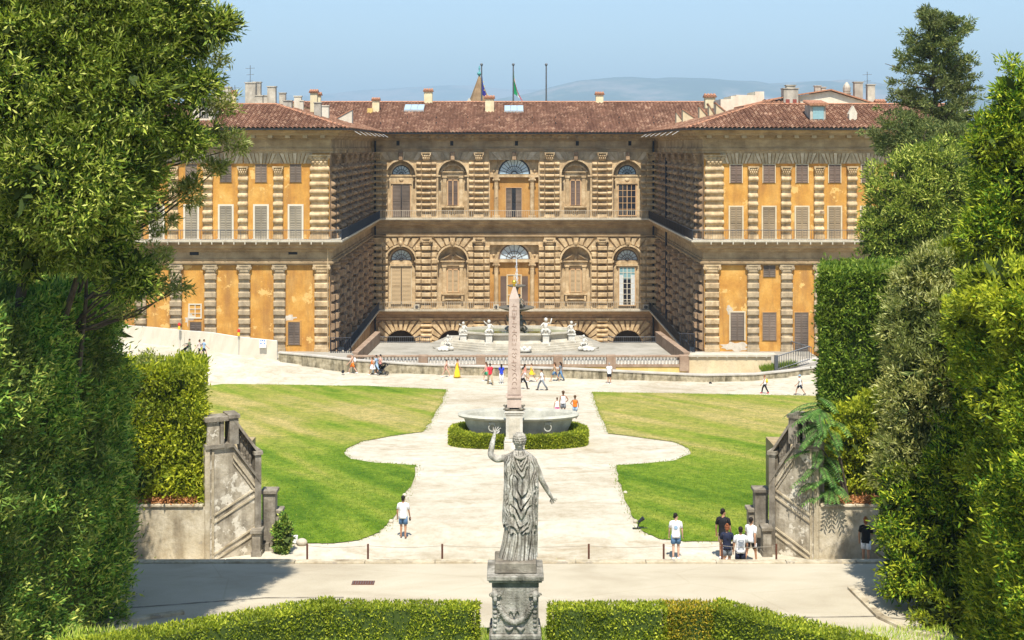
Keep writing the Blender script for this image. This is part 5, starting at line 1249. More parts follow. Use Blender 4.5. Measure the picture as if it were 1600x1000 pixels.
def lawn(name, pix, label, org_seed):
    pts = [G(px, py) for px, py in pix]
    # soften the outline
    P = [(p.x, p.y) for p in pts]
    bm = bmesh.new(); vs_ = [bm.verts.new((x, y, 0)) for x, y in P]; f = bm.faces.new(vs_)
    bmesh.ops.subdivide_edges(bm, edges=bm.edges[:], cuts=7)
    g = random.Random(org_seed)
    for v in bm.verts:
        n = mnoise.noise(Vector((v.co.x*.5, v.co.y*.5, org_seed))); v.co.x += n*.14+g.uniform(-.03, .03); v.co.y += g.uniform(-.04, .04)
    for y in [y for y in ys if 50 < y < 120]:
        bmesh.ops.bisect_plane(bm, geom=bm.verts[:]+bm.edges[:]+bm.faces[:], plane_co=(0, y, 0), plane_no=(0, 1, 0))
    for x in np.arange(-60, 61, 4.0):
        bmesh.ops.bisect_plane(bm, geom=bm.verts[:]+bm.edges[:]+bm.faces[:], plane_co=(x, 0, 0), plane_no=(1, 0, 0))
    bmesh.ops.triangulate(bm, faces=bm.faces[:])
    for v in bm.verts: v.co.z = gh(v.co.x, v.co.y)+.035
    m_ = MB(); m_.bm(bm); o = tag(m_.build(name, M['lawn']), label, 'lawn', kind='structure')
    # ragged fringe of real blades along the outline
    return o, P
Lp = [(-150, 600), (200, 600), (400, 601), (560, 603), (697, 609), (690, 630), (672, 660), (662, 675), (612, 682), (566, 690), (541, 702), (537, 710), (548, 718), (580, 723), (651, 728), (644, 752), (628, 785), (612, 815), (594, 833), (560, 845), (520, 850), (455, 850), (300, 852), (60, 852)]
Rp = [(925, 613), (1100, 616), (1268, 619), (1420, 621), (1900, 630), (1700, 846), (1300, 846), (1180, 847), (1075, 847), (1030, 843), (1003, 832), (992, 812), (979, 785), (966, 752), (962, 728), (1010, 725), (1055, 720), (1078, 710), (1077, 701), (1052, 691), (1000, 684), (952, 678), (943, 660), (932, 635)]
lawnL, LP = lawn('lawn', Lp, 'mown lawn left of the gravel path, dried yellow in its far half', 3)
lawnR, RP = lawn('lawn', Rp, 'mown lawn right of the gravel path with curved notch', 5)
def inside(P, x, y):
    c = False; j = len(P)-1
    for i in range(len(P)):
        if ((P[i][1] > y) != (P[j][1] > y)) and x < (P[j][0]-P[i][0])*(y-P[i][1])/(P[j][1]-P[i][1])+P[i][0]: c = not c
        j = i
    return c
M['blade'] = mat_leaf('grass_blades', [(.05, .10, .01), (.085, .14, .014), (.13, .165, .025)], .2, pscale=.15)
def blades(name, pts, h, mat, label, seed=1, w=.02, lean=.5):
    g = np.random.default_rng(seed); P = np.array(pts); n = len(P)
    a = g.uniform(0, 2*np.pi, n); hh = h*g.uniform(.5, 1.2, n); wv = np.stack([np.cos(a), np.sin(a), np.zeros(n)], 1)*w
    ln = np.stack([g.normal(0, lean, n)*hh, g.normal(0, lean, n)*hh, hh], 1)
    V = np.concatenate([P-wv, P+wv, P+ln], 1).reshape(-1, 3); return leafmesh(name, V, 3, mat, label, 'grass')
def leafmesh(name, V, k, mat, label=None, cat=None, parent=None, kind='stuff', org=None):
    n = len(V)//k
    o_ = Vector(org) if org is not None else (ORIG[parent.name] if parent else Vector((float(V[:, 0].mean()), float(V[:, 1].mean()), float(V[:, 2].min()))))
    V = V-np.array(o_)
    me = bpy.data.meshes.new(name); me.vertices.add(len(V)); me.vertices.foreach_set('co', V.astype(np.float32).ravel())
    me.loops.add(n*k); me.loops.foreach_set('vertex_index', np.arange(n*k, dtype=np.int32))
    me.polygons.add(n); me.polygons.foreach_set('loop_start', np.arange(0, n*k, k, dtype=np.int32)); me.update(calc_edges=True)
    me.materials.append(mat); ob = bpy.data.objects.new(name, me); C.objects.link(ob)
    if parent: ob.parent = parent
    else: ob.location = o_
    ORIG[ob.name] = o_
    if label: tag(ob, label, cat, kind=kind)
    return ob
g = random.Random(11); pts = []
for P in (LP, RP):
    for i in range(len(P)):
        a, b = Vector(P[i]), Vector(P[(i+1) % len(P)])
        if max(abs(a.x), abs(b.x)) > 30: continue
        for _ in range(int((b-a).length*26)):
            q = a.lerp(b, g.random())+Vector((g.gauss(0, .14), g.gauss(0, .14))); pts.append((q.x, q.y, gh(q.x, q.y)+.03))
    for _ in range(40000):
        x = g.uniform(-22, 22); y = 52+(g.random()**1.6)*26
        if inside(P, x, y): pts.append((x, y, gh(x, y)+.03))
blades('lawn_grass', pts, .07, M['blade'], 'short grass blades of the two lawns and their ragged edges', 2, .018)

# upper road (a terrace 1.2 m above the arena floor) with its kerbed edge
ZR = 7.0
m = MB(); m.box(-90, -60, 3, 90, 46.7, ZR); o = tag(m.build('road', M['road']), 'dusty beige road crossing behind the marble statue', 'road', kind='structure')
m = MB()
for k in range(60): m.box(-72+k*2.4, 46.705, 5.2, -72+k*2.4+2.385, 47.05, ZR+.045+.008*((k*7) % 3), ch=.015)
tag(m.build('road_kerb', M['sidewall']), 'stone kerb along the far edge of the road above the arena', 'kerb', kind='structure')
m = MB()
pl = [(-14, 41.6), (-7.6, 43.1), (-5.1, 43.15)]
for a, b in zip(pl, pl[1:]): m.add([(a[0], a[1], ZR+.006), (b[0], b[1], ZR+.006), (b[0], b[1]+.1, ZR+.006), (a[0], a[1]+.1, ZR+.006)], [(0, 1, 2, 3)])
pl = [(8.8, 41.3), (11.2, 41.4), (15, 40.2)]
for a, b in zip(pl, pl[1:]): m.add([(a[0], a[1], ZR+.006), (b[0], b[1], ZR+.006), (b[0], b[1]+.1, ZR+.006), (a[0], a[1]+.1, ZR+.006)], [(0, 1, 2, 3)])
tag(m.build('road_gutter', M['darkstone']), 'narrow dark gutter line across the road', 'gutter', kind='structure')
def at_road(px, py): y = (ZC-ZR)*F/(py-CY); return ((px-CX)*y/F, y)
a = at_road(549, 914); b = at_road(586, 908); m = MB(); m.box(a[0], a[1], ZR+.004, b[0], b[1], ZR+.016)
dc = tag(m.build('drain_cover', M['rust']), 'rusty red drain cover set flat in the road', 'drain cover')
m = MB()
for i in range(9): x = a[0]+.04+(b[0]-a[0]-.08)*i/8; m.box(x-.012, a[1]+.04, ZR+.017, x+.012, b[1]-.04, ZR+.024)
m.build('grating', M['iron_grey'], dc)
# kerb curving round the right-hand hedge and the left-hand hedge
def curb(pl, label):
    m = MB()
    for a, b in zip(pl, pl[1:]):
        d = (Vector(b)-Vector(a)).normalized(); n = Vector((-d.y, d.x))*.12
        vs = [(a[0]-n.x, a[1]-n.y), (b[0]-n.x, b[1]-n.y), (b[0]+n.x, b[1]+n.y), (a[0]+n.x, a[1]+n.y)]
        m.prism(vs, 'z', ZR-.05, ZR+.09)
    return tag(m.build('planting_kerb', M['sidewall']), label, 'kerb', kind='structure')
curb([(-16, 39.2), (-12.2, 40.6), (-9.8, 41.7)], 'low kerb at the foot of the dark clipped hedge'); curb([(16, 38.6), (13.4, 39.0), (11.9, 40.0), (11.3, 41.3), (11.1, 44)], 'low curved kerb at the foot of the sunlit hedge')
# grassy terrace the statue stands on
ZT = 11.33
M['terrace_grass'] = mat_stone('terrace_grass', (.06, .11, .015), (.11, .17, .03), (.2, .2, .06), (.2, .16, .08), .5, 2, .8)
m = MB(); m.prism([(-9.8, 24.6), (-3.7, 28.15), (4.5, 28.15), (8.5, 24.9), (8.5, -40), (-9.8, -40)], 'z', 6.5, ZT); tag(m.build('terrace', M['terrace_grass']), 'grassy terrace under the statue and box hedges', 'terrace', kind='structure')
pts = [(g.uniform(-9, 9), 25.0+3.1*g.random(), ZT) for _ in range(26000)]
M['tallgrass'] = mat_leaf('uncut_grass', [(.10, .19, .02), (.17, .27, .03), (.28, .33, .08), (.42, .38, .18)], .3)
blades('uncut_grass', pts, .13, M['tallgrass'], 'uncut grass on the statue terrace in front of the hedges', 3, .009, .3)
# posts and rope along the kerb
posts = []
for i, (px, top) in enumerate(((450, 0), (480, 0), (575, 0), (691, 0), (920, 0), (1037, 0), (1128, 0), (1213, 0), (1265, 0), (1320, 0), (350, 0), (393, 0))):
    if px in (450, 350, 393, 1265, 1320): continue
    y = 47.5; x = (px-CX)*y/F; z0 = 5.84
    t = MB(); t.tube([(x, y, z0), (x, y, ZC-(850-CY)*y/F)], .035, 8); posts.append((px, x, t))
lab = {480: 'rusty post by the kerb, leftmost of the free-standing ones', 575: 'rusty post by the kerb, first left of the barefoot man in blue shorts', 691: 'rusty post by the kerb, between the man in blue shorts and the statue', 920: 'rusty post by the kerb, first to the right of the statue', 1037: 'rusty post by the kerb beside the man with a print on his white shirt',
       1128: 'rusty post by the kerb in front of the woman in navy shirt', 1213: 'rusty post by the kerb in front of the right stair wall'}
for px, x, t in posts: tag(t.build('barrier_post', M['rust']), lab[px], 'post', 'rusty posts of the rope barrier')
t = MB(); P = []
for (p0, x0, _), (p1, x1, _) in zip(posts, posts[1:]):
    for k in range(9): u = k/8; P.append((x0+(x1-x0)*u, 47.5, 7.38-.06*4*u*(1-u)))
t.tube(P, .008, 4); tag(t.build('barrier_rope', M['cable']), 'thin rope slung low between the rusty posts', 'rope')
pts = [(g.uniform(-7, 12), 47.12+abs(g.gauss(0, .05)), 7.0) for _ in range(500) if g.random() < .6]
blades('weeds', [(x, y, 6.93) for x, y, z in pts], .1, M['tallgrass'], 'dry weeds growing along the road kerb', 4, .01)

# ================================================================= WALLS OF THE WALKWAY, TERRACE, FOUNTAIN
# long rubble wall behind the walkway; base follows the ground
base = [(435, 571), (500, 578), (560, 584), (640, 590), (720, 594), (800, 597), (900, 600), (1000, 602), (1100, 602), (1180, 599), (1230, 595), (1275, 590), (1400, 578)]
tops = {435: 550, 500: 556, 560: 562.5, 640: 568, 720: 571, 800: 573, 900: 576, 1000: 581, 1100: 585.5, 1180: 584, 1230: 579, 1275: 573, 1400: 560}
W = []
for px, r in base:
    y = 118
    for _ in range(30): y = wally((px-CX)*y/F)
    W.append(((px-CX)*y/F, y, ZC-(tops[px]-CY)*y/F))
m = MB(); cp = MB()
for (x0, y0, z0), (x1, y1, z1) in zip(W, W[1:]):
    m.add([(x0, y0, -.5), (x1, y1, -.5), (x1, y1, z1-.1), (x0, y0, z0-.1), (x0, y0+.5, -.5), (x1, y1+.5, -.5), (x1, y1+.5, z1-.1), (x0, y0+.5, z0-.1)], [(0, 1, 2, 3), (5, 4, 7, 6), (3, 2, 6, 7)])
    cp.add([(x0, y0-.08, z0-.1), (x1, y1-.08, z1-.1), (x1, y1-.08, z1), (x0, y0-.08, z0), (x0, y0+.58, z0-.1), (x1, y1+.58, z1-.1), (x1, y1+.58, z1), (x0, y0+.58, z0)], [(0, 1, 2, 3), (5, 4, 7, 6), (3, 2, 6, 7), (0, 1, 5, 4)])
rw = thing('retaining_wall', W[5], 'long low mossy rubble wall behind the walkway with pale coping', 'wall'); m.build('wall_face', M['retain'], rw); cp.build('coping', M['concrete'], rw)
for px, r in ((536, 580.5), (1110, 599)):
    y = 118.3 if px < 600 else 114.0; x = (px-CX)*y/F; z = ZC-(r-CY)*y/F
    t = MB(); t.tube([(x, y-.2, z), (x, y+.1, z)], .13, 8); t.build('drain_hole', M['dark'], rw)

# terrace of the fountain
ZF = 1.35; TX0, TX1 = -13.6, 16.4; YF0 = 124.6
poly = [(TX0, YF0), (TX1, YF0), (15.4, 139.2), (XC+8.6, 139.2), (XC+7, 144.5), (XC-7, 144.5), (XC-8.6, 139.2), (-12.9, 139.2)]
m = MB(); m.prism(poly, 'z', -4.2, ZF); tag(m.build('fountain_terrace', M['paving']), 'paved terrace carrying the marble fountain', 'terrace', kind='structure')
# balustrade
bal = thing('balustrade', (XC, 124.4, .2), 'long stone balustrade with pale balusters along the front of the fountain terrace', 'balustrade')
zt = ZC-(555.5-CY)*124.2/F; zb = ZC-(569.5-CY)*124.2/F
box_part('rail', M['balbrown'], bal, (TX0, 124.0, zt-.13, TX1, 124.6, zt), ch=.02)
box_part('plinth', M['balbrown'], bal, (TX0, 124.05, zb-.2, TX1, 124.55, zb))
box_part('base_wall', M['yellow'], bal, (TX0, 124.12, -.3, TX1, 124.59, zb-.2))
bp = MB(); bp.lathe([(.09, 0), (.09, .06), (.055, .1), (.13, .25), (.11, .38), (.055, .5), (.05, .56), (.09, .6), (.09, .66)], (0, 0, 0), 8)
BALM = bp.mesh('baluster', M['baluster'], smooth=True); hsc = (zt-.13-zb)/.66
piers = [X(p, 124) for p in (549, 661, 751, 872, 955, 1069)]+[]
n = 0
segs = list(zip(piers, piers[1:]))
for a, b in segs:
    k = int((b-a-.9)/.315)
    for i in range(k):
        x = a+.5+(b-a-1.0)*(i+.5)/k
        if n < 100: place(BALM, 'baluster', bal, (x, 124.3, zb), 0, (1, 1, hsc)); n += 1
for x in piers: box_part('pier', M['balbrown'], bal, (x-.42, 123.95, zb-.6, x+.42, 124.65, zt+.03), ch=.03)
box_part('arch_opening', M['dark_brown'], bal, (X(880, 124), 124.09, .2, X(905, 124), 124.118, .62))
# side parapets of the terrace
for (xa, ya), (xb, yb), lb in (((TX0+.1, 124.9), (-12.75, 139.2), 'stone parapet running back along the left edge of the fountain terrace'), ((TX1-.1, 124.9), (15.25, 139.2), 'stone parapet running back along the right edge of the fountain terrace')):
    m = MB(); s_ = 1 if xa < 0 else -1
    m.prism([(xa, ya), (xb, yb), (xb-s_*.45, yb), (xa-s_*.45, ya)], 'z', -4.2, 2.35); m.prism([(xa+s_*.06, ya), (xb+s_*.06, yb), (xb-s_*.51, yb), (xa-s_*.51, ya)], 'z', 2.352, 2.48)
    tag(m.build('parapet', M['balbrown']), lb, 'parapet')
def fence_run(pts, label, h=.95, step=.2, mat='iron_grey', r=.015, name='iron_railing'):
    m = MB()
    for p, q in zip(pts, pts[1:]):
        p, q = Vector(p), Vector(q); n = max(2, int((q-p).length/step))
        for i in range(n+1):
            u = p.lerp(q, i/n); m.tube([u, u+Vector((0, 0, h))], r*(1.8 if i in (0, n) or i % 10 == 0 else 1), 4, cap=False)
        m.tube([p+Vector((0, 0, h)), q+Vector((0, 0, h))], .025, 4); m.tube([p+Vector((0, 0, .1)), q+Vector((0, 0, .1))], .02, 4)
    return tag(m.build(name, M[mat]), label, 'railing')
fence_run([(-12.8, 139.0, ZF), (XC-8.8, 139.0, ZF)], 'thin iron railing at the back edge of the terrace, left of the fountain', .6)
fence_run([(XC+8.8, 139.0, ZF), (15.2, 139.0, ZF)], 'thin iron railing at the back edge of the terrace, right of the fountain', .6)
fence_run([(X(1085, 133), 133, 1.2), (X(1063, 133), 133, 1.2)], 'short dark railing between right wing corner and terrace parapet', 1.9, .2, 'iron', .03)
fence_run([(X(517, 133), 133, 1.2), (X(548, 133), 133, 1.2)], 'short dark railing between left wing corner and terrace parapet', 1.5, .2, 'iron', .03)
# yellow wall right of the balustrade, and the ledges before the wings
m = MB(); x0, x1 = X(1073, 125), X(1205, 125); zt2 = ZC-(557-CY)*125/F
m.box(x0, 125, -.3, x1, 125.6, zt2); w1 = thing('plaster_wall', (x0, 125, -.3), 'peeling cream plaster wall right of the balustrade under a stone ledge', 'wall'); m.build('wall_face', M['cream'], w1)
m = MB(); m.box(x0-.1, 124.8, zt2+.002, x1+.5, 126.4, zt2+.16)
x = x0
while x < x1: m.box(x, 124.82, zt2-.12, x+.1, 125, zt2); x += .9
m.build('stone_ledge', M['coping'], w1)
m = MB(); m.box(X(1073, 127), 126.4, -.5, X(1290, 127), 134, 1.22); tag(m.build('forecourt', M['paving']), 'narrow forecourt before the right wing', 'pavement', kind='structure')
x1b = X(1206, 126)
m = MB(); m.box(XL-18, 126.4, -.5, TX0-.5, 134, 1.22); tag(m.build('forecourt', M['paving']), 'narrow forecourt before the left wing', 'pavement', kind='structure')
m = MB(); m.box(X(440, 124.4), 124.4, -.3, TX0-.46, 124.9, 1.45); m.box(X(436, 124.4), 124.2, 1.452, TX0-.46, 126.4, 1.6); tag(m.build('ledge_wall', M['balbrown']), 'low reddish ledge wall left of the balustrade', 'wall')
# ramp with grey railing at the far right
rp = thing('ramp', (X(1240, 122), 122, .5), 'pale concrete ramp with grey metal railing at the right end of the walkway wall', 'ramp')
pa, pb = at(1195, 577, 121.5), at(1290, 556, 123)
m = MB(); m.prism([(pa.x, 0), (pb.x, 0), (pb.x, pb.z), (pa.x, pa.z-.15)], 'y', 121.2, 123.4); m.build('ramp_slab', M['concrete'], rp)
m = MB(); q = [at(1214, 579, 121), at(1265, 563, 121)]; h = 1.25
for i in range(15):
    u = q[0].lerp(q[1], i/14); m.tube([u, u+Vector((0, 0, h))], .022, 4)
for hh in (0.1, h): m.tube([q[0]+Vector((0, 0, hh)), q[1]+Vector((0, 0, hh))], .05, 4)
m.box(q[0].x-.22, 120.9, q[0].z, q[0].x+.1, 121.2, q[0].z+1.35)
q2 = [at(1236, 552, 125), at(1268, 562, 123)]
for i in range(9):
    u = q2[0].lerp(q2[1], i/8); m.tube([u, u+Vector((0, 0, 1.1))], .022, 4)
m.tube([q2[0]+Vector((0, 0, 1.1)), q2[1]+Vector((0, 0, 1.1))], .045, 4)
m.build('railing', M['iron_grey'], rp)
pts = []
for _ in range(1500):
    u = g.random(); x = X(1188+55*u, 122); pts.append((x, 121.0+g.random()*1.5, at(1190+55*u, 577-9*u, 121.8).z-.1))
blades('weeds', pts, .45, M['blade'], 'green weeds growing beside the concrete ramp', 8, .03)

# ---- fountain
FC = (XC, 137.1)
ft = thing('fountain', (FC[0], FC[1], ZF), 'white marble fountain with octagonal basin, putti on its rim and a raised bronze-coloured bowl', 'fountain')
def octo(rx, ry, z0, z1, m, a0=math.pi/8, taper=1.0):
    pts = [(FC[0]+rx*math.cos(a0+k*math.pi/4)/math.cos(math.pi/8), FC[1]+ry*math.sin(a0+k*math.pi/4)/math.cos(math.pi/8)) for k in range(8)]
    n = 8; vs = [(x, y, z0) for x, y in pts]+[(FC[0]+(x-FC[0])*taper, FC[1]+(y-FC[1])*taper, z1) for x, y in pts]
    m.add(vs, [tuple(range(8)), tuple(8+i for i in reversed(range(8)))]+[(i, (i+1) % n, n+(i+1) % n, n+i) for i in range(8)]); return pts
m = MB(); octo(7.6, 4.7, ZF, ZF+.17, m); octo(7.15, 4.4, ZF+.17, ZF+.34, m); octo(6.7, 4.1, ZF+.34, ZF+.51, m); octo(6.3, 3.8, ZF+.51, ZF+.68, m)
m.build('steps', M['marble_step'], ft)
ZBr = 2.95
m = MB(); op = [(5.6, 3.05, ZF+.68), (5.5, 2.95, ZF+.9), (5.35, 2.8, 2.2), (5.5, 3.0, 2.75), (5.75, 3.2, 2.8), (5.75, 3.2, ZBr), (5.35, 2.85, ZBr), (5.25, 2.75, 2.5)]
ring = []
for rx, ry, z in op: ring.append([(FC[0]+rx*math.cos(math.pi/8+k*math.pi/4)/math.cos(math.pi/8), FC[1]+ry*math.sin(math.pi/8+k*math.pi/4)/math.cos(math.pi/8), z) for k in range(8)])
vs = [v for r_ in ring for v in r_]; m.add(vs, [(i*8+k, i*8+(k+1) % 8, (i+1)*8+(k+1) % 8, (i+1)*8+k) for i in range(len(op)-1) for k in range(8)])
bs_ = m.build('basin', M['marble_step'], ft)
M['poolwater'] = mat_plain('green_pool_water', (.10, .12, .02), .08, 0, .3, 1, .9)
m = MB(); octo(5.3, 2.8, 2.6, 2.68, m); m.build('pool_water', M['poolwater'], ft)
def putto(m, c, s, seed, flip=1):
    """small marble child figure, seated or standing, arms raised"""
    g = random.Random(seed); x, y, z = c
    B = lambda p, r: m.ball((x+p[0]*s*flip, y+p[1]*s, z+p[2]*s), r*s, r*s, r*s*1.15, 8, 6)
    m.tube([(x, y, z+.30*s), (x+.04*s*flip, y, z+.5*s), (x, y, z+.78*s)], [.17*s, .15*s, .16*s], 8)
    B((0, -.02, 1.0), .14); B((0, 0, .28), .19)
    T = lambda a, b, c_, r: m.tube([(x+q[0]*s*flip, y+q[1]*s, z+q[2]*s) for q in (a, b, c_)], [r*s, r*.85*s, r*.6*s], 7)
    T((-.08, 0, .3), (-.26, -.22, .22), (-.22, -.26, -.05), .1); T((.08, 0, .3), (.25, -.2, .3), (.34, -.22, .02), .1)
    T((-.14, 0, .76), (-.34, -.05, .72+g.uniform(-.1, .2)), (-.42, -.1, .95+g.uniform(-.1, .2)), .065); T((.14, 0, .76), (.32, -.05, .62), (.4, -.15, .45), .065)
    m.ball((x+.2*s*flip, y+.1*s, z+.15*s), .24*s, .2*s, .2*s, 7, 5); m.ball((x-.15*s*flip, y+.12*s, z+.1*s), .26*s, .2*s, .18*s, 7, 5)
for px, top, bot, flip in ((764, 500, 519, 1), (853, 497, 519, -1), (724, 503, 520, 1), (893, 502, 520, -1)):
    y = 134.0 if px in (764, 853) else 135.6
    x = X(px, y); z = ZC-(521-CY)*y/F; s_ = (521-top)*y/F/1.12
    m = MB(); m.box(x-.32, y-.32, ZF+.68, x+.32, y+.32, z-.12, ch=.03); m.box(x-.42, y-.42, z-.12, x+.42, y+.42, z, ch=.02); m.box(x-.42, y-.42, ZF+.5, x+.42, y+.42, ZF+.75)
    m.build('rim_pedestal', M['marble'], ft)
    m = MB(); putto(m, (x, y, z), s_, px, flip); m.build('putto', M['marble'], ft, smooth=True)
def dolphin(m, x, y, z, s, flip):
    pts = [(x-.2*s*flip, y, z+.2*s), (x+.3*s*flip, y, z+.28*s), (x+.8*s*flip, y-.05, z+.2*s), (x+1.2*s*flip, y, z+.25*s)]
    m.tube(pts, [.2*s, .26*s, .16*s, .05*s], 8); m.ball((x-.35*s*flip, y, z+.22*s), .27*s, .22*s, .22*s)
    m.add([(x+1.1*s*flip, y, z+.2*s), (x+1.5*s*flip, y-.15*s, z+.45*s), (x+1.45*s*flip, y+.2*s, z+.15*s)], [(0, 1, 2)])
    for k in range(3): m.ball((x+(.1+.35*k)*s*flip, y-.25*s, z+.12*s), .2*s, .14*s, .12*s, 7, 5)
for px, flip in ((700, -1), (912, 1)):
    y = 133.7; x = X(px, y)
    m = MB(); putto(m, (x, y, ZF+.45), .95, px+7, flip); dolphin(m, x, y-.3, ZF+.02, 1.0, flip); m.build('putto_on_shell', M['marble'], ft, smooth=True)
for px in (680+140, 803+17, 770):
    pass
m = MB(); x = X(819, 134); m.ball((x, 132.2, ZF+.28), .7, .35, .26); m.ball((x-.5, 132.1, ZF+.4), .25); m.ball((x+.5, 132.15, ZF+.42), .22); m.ball((x, 132.0, ZF+.5), .2); m.build('carved_shell', M['marble'], ft, smooth=True)
x = FC[0]; y = FC[1]; zB = ZC-(486-CY)*y/F
m = MB(); m.lathe([(.9, 2.5), (.9, 2.75), (.6, 2.85), (.45, 3.1), (.35, 3.6), (.3, 4.1), (.42, zB-.3), (.5, zB)], (x, y, 0), 12)
for k in range(4):
    a = math.pi/4+k*math.pi/2; putto(m, (x+.6*math.cos(a), y+.6*math.sin(a), 2.85), 1.35, k)
m.build('stem', M['bronze'], ft, smooth=True)
m = MB(); m.lathe([(.5, zB-.02), (1.1, zB+.1), (1.75, zB+.32), (1.8, zB+.42), (1.68, zB+.42), (1.0, zB+.25), (.3, zB+.2)], (x, y, 0), 28); m.build('upper_bowl', M['bronze'], ft, smooth=True)
z2 = ZC-(448-CY)*y/F
m = MB(); m.lathe([(.28, zB+.2), (.22, zB+.8), (.12, z2-.4), (.25, z2-.1)], (x, y, 0), 10); putto(m, (x+.25, y-.1, zB+.35), 1.2, 9); putto(m, (x-.25, y+.1, zB+.3), 1.2, 10, -1); m.build('figure_stem', M['bronze'], ft, smooth=True)
m = MB(); m.lathe([(.2, z2-.1), (.75, z2+.02), (.95, z2+.12), (.9, z2+.16), (.5, z2+.08), (.08, z2+.06), (.05, z2+.5)], (x, y, 0), 20); m.build('small_bowl', M['bronze'], ft, smooth=True)
def water_mat():
    mm, nt, N, L = _nt('falling_water'); p = N.new('ShaderNodeBsdfPrincipled'); t = N.new('ShaderNodeBsdfTransparent'); mx = N.new('ShaderNodeMixShader'); o = N.new('ShaderNodeOutputMaterial')
    p.inputs['Base Color'].default_value = (.85, .9, .92, 1); p.inputs['Roughness'].default_value = .3
    mx.inputs[0].default_value = .6; L.new(t.outputs[0], mx.inputs[1]); L.new(p.outputs[0], mx.inputs[2]); L.new(mx.outputs[0], o.inputs[0]); return mm
M['jet'] = water_mat()
m = MB(); g = random.Random(5)
zj = ZC-(403-CY)*y/F
m.tube([(x+.02, y, z2+.4), (x+.05, y, z2+1.2), (x, y, zj-.5), (x, y, zj)], [.02, .03, .035, .015], 6)
for k in range(150):
    t = g.random(); z = z2+.2+(zj-z2)*t; m.ball((x+g.gauss(0, .03+.07*(1-t)), y+g.gauss(0, .06), z), .016, .016, .06+.05*g.random(), 5, 4)
m.build('water_jet', M['jet'], ft)

# ================================================================= OBELISK AND GRANITE TUB
by = 78.95; bx = X(810, by); zg = gh(0, by)
tub = thing('granite_tub', (bx, by, zg), 'huge oval grey granite basin with carved ring handles inside the round box hedge', 'basin')
def oval(rx, ry, z, n=48): return [(bx+rx*math.cos(2*math.pi*k/n)*(abs(math.cos(2*math.pi*k/n))**-.12 if abs(math.cos(2*math.pi*k/n)) > .2 else 1.0), by+ry*math.sin(2*math.pi*k/n), z) for k in range(n)]
zt_ = ZC-(655-CY)*by/F; zt_ = zg+1.78
prof = [(2.5, .75, zg+.55), (2.75, 1.0, zg+.62), (3.0, 1.2, zg+1.1), (3.15, 1.32, zt_-.28), (3.25, 1.4, zt_-.24), (3.45, 1.6, zt_-.18), (3.52, 1.66, zt_-.07), (3.46, 1.6, zt_), (3.12, 1.28, zt_), (3.02, 1.2, zt_-.12), (2.85, 1.05, zt_-.7), (2.4, .7, zt_-.95)]
m = MB(); rs = [oval(*p) for p in prof]; n = 48; m.add([v for r_ in rs for v in r_], [(i*n+k, i*n+(k+1) % n, (i+1)*n+(k+1) % n, (i+1)*n+k) for i in range(len(rs)-1) for k in range(n)]+[tuple((len(rs)-1)*n+k for k in range(n)), tuple(range(n))[::-1]])
m.build('tub_body', M['granite'], tub, smooth=False)
m = MB()
for sx in (-1.6, 1.5): m.box(bx+sx-.35, by-.6, zg, bx+sx+.35, by+.6, zg+.62)
m.build('tub_foot', M['granite'], tub)
for px in (769, 856):
    x = X(px, by-1.3); m = MB(); z = zt_-.62; yy = by-1.38+.12*((x-bx)/3)**2*4
    P = [(x+.2*math.cos(a*math.pi/8), yy+.03, z+.2*math.sin(a*math.pi/8)) for a in range(17)]; m.tube(P, .04, 6, cap=False); m.box(x-.2, yy, z+.18, x+.2, yy+.35, z+.32, ch=.03); m.build('ring_handle', M['granite'], tub)
ox, oy = X(803.5, 76.4), 76.4; zo = gh(0, oy)
def row_o(r): return ZC-(r-CY)*oy/F
ob = thing('obelisk', (ox, oy, zo), 'pink granite obelisk with a gilded ball on a white marble pedestal', 'obelisk')
m = MB()
def frus(m, c, w0, z0, w1, z1, d0=None, d1=None):
    d0 = d0 or w0; d1 = d1 or w1; x, y = c
    m.add([(x-w0/2, y-d0/2, z0), (x+w0/2, y-d0/2, z0), (x+w0/2, y+d0/2, z0), (x-w0/2, y+d0/2, z0), (x-w1/2, y-d1/2, z1), (x+w1/2, y-d1/2, z1), (x+w1/2, y+d1/2, z1), (x-w1/2, y+d1/2, z1)], [(0, 3, 2, 1), (4, 5, 6, 7), (0, 1, 5, 4), (1, 2, 6, 5), (2, 3, 7, 6), (3, 0, 4, 7)])
S = oy/F
frus(m, (ox, oy), 21*S, row_o(615), 15.5*S, row_o(466)); frus(m, (ox, oy), 15.5*S, row_o(466), 2.5*S, row_o(446)); sh = m.build('shaft', M['pink'], ob)
m = MB(); frus(m, (ox, oy), 22.5*S, row_o(635), 21.5*S, row_o(616)); m.box(ox-.45, oy-.45, row_o(620), ox+.45, oy+.45, row_o(617)); m.build('shaft_base', M['pink'], ob)
m = MB(); g = random.Random(21)  # incised signs
zz = row_o(606)
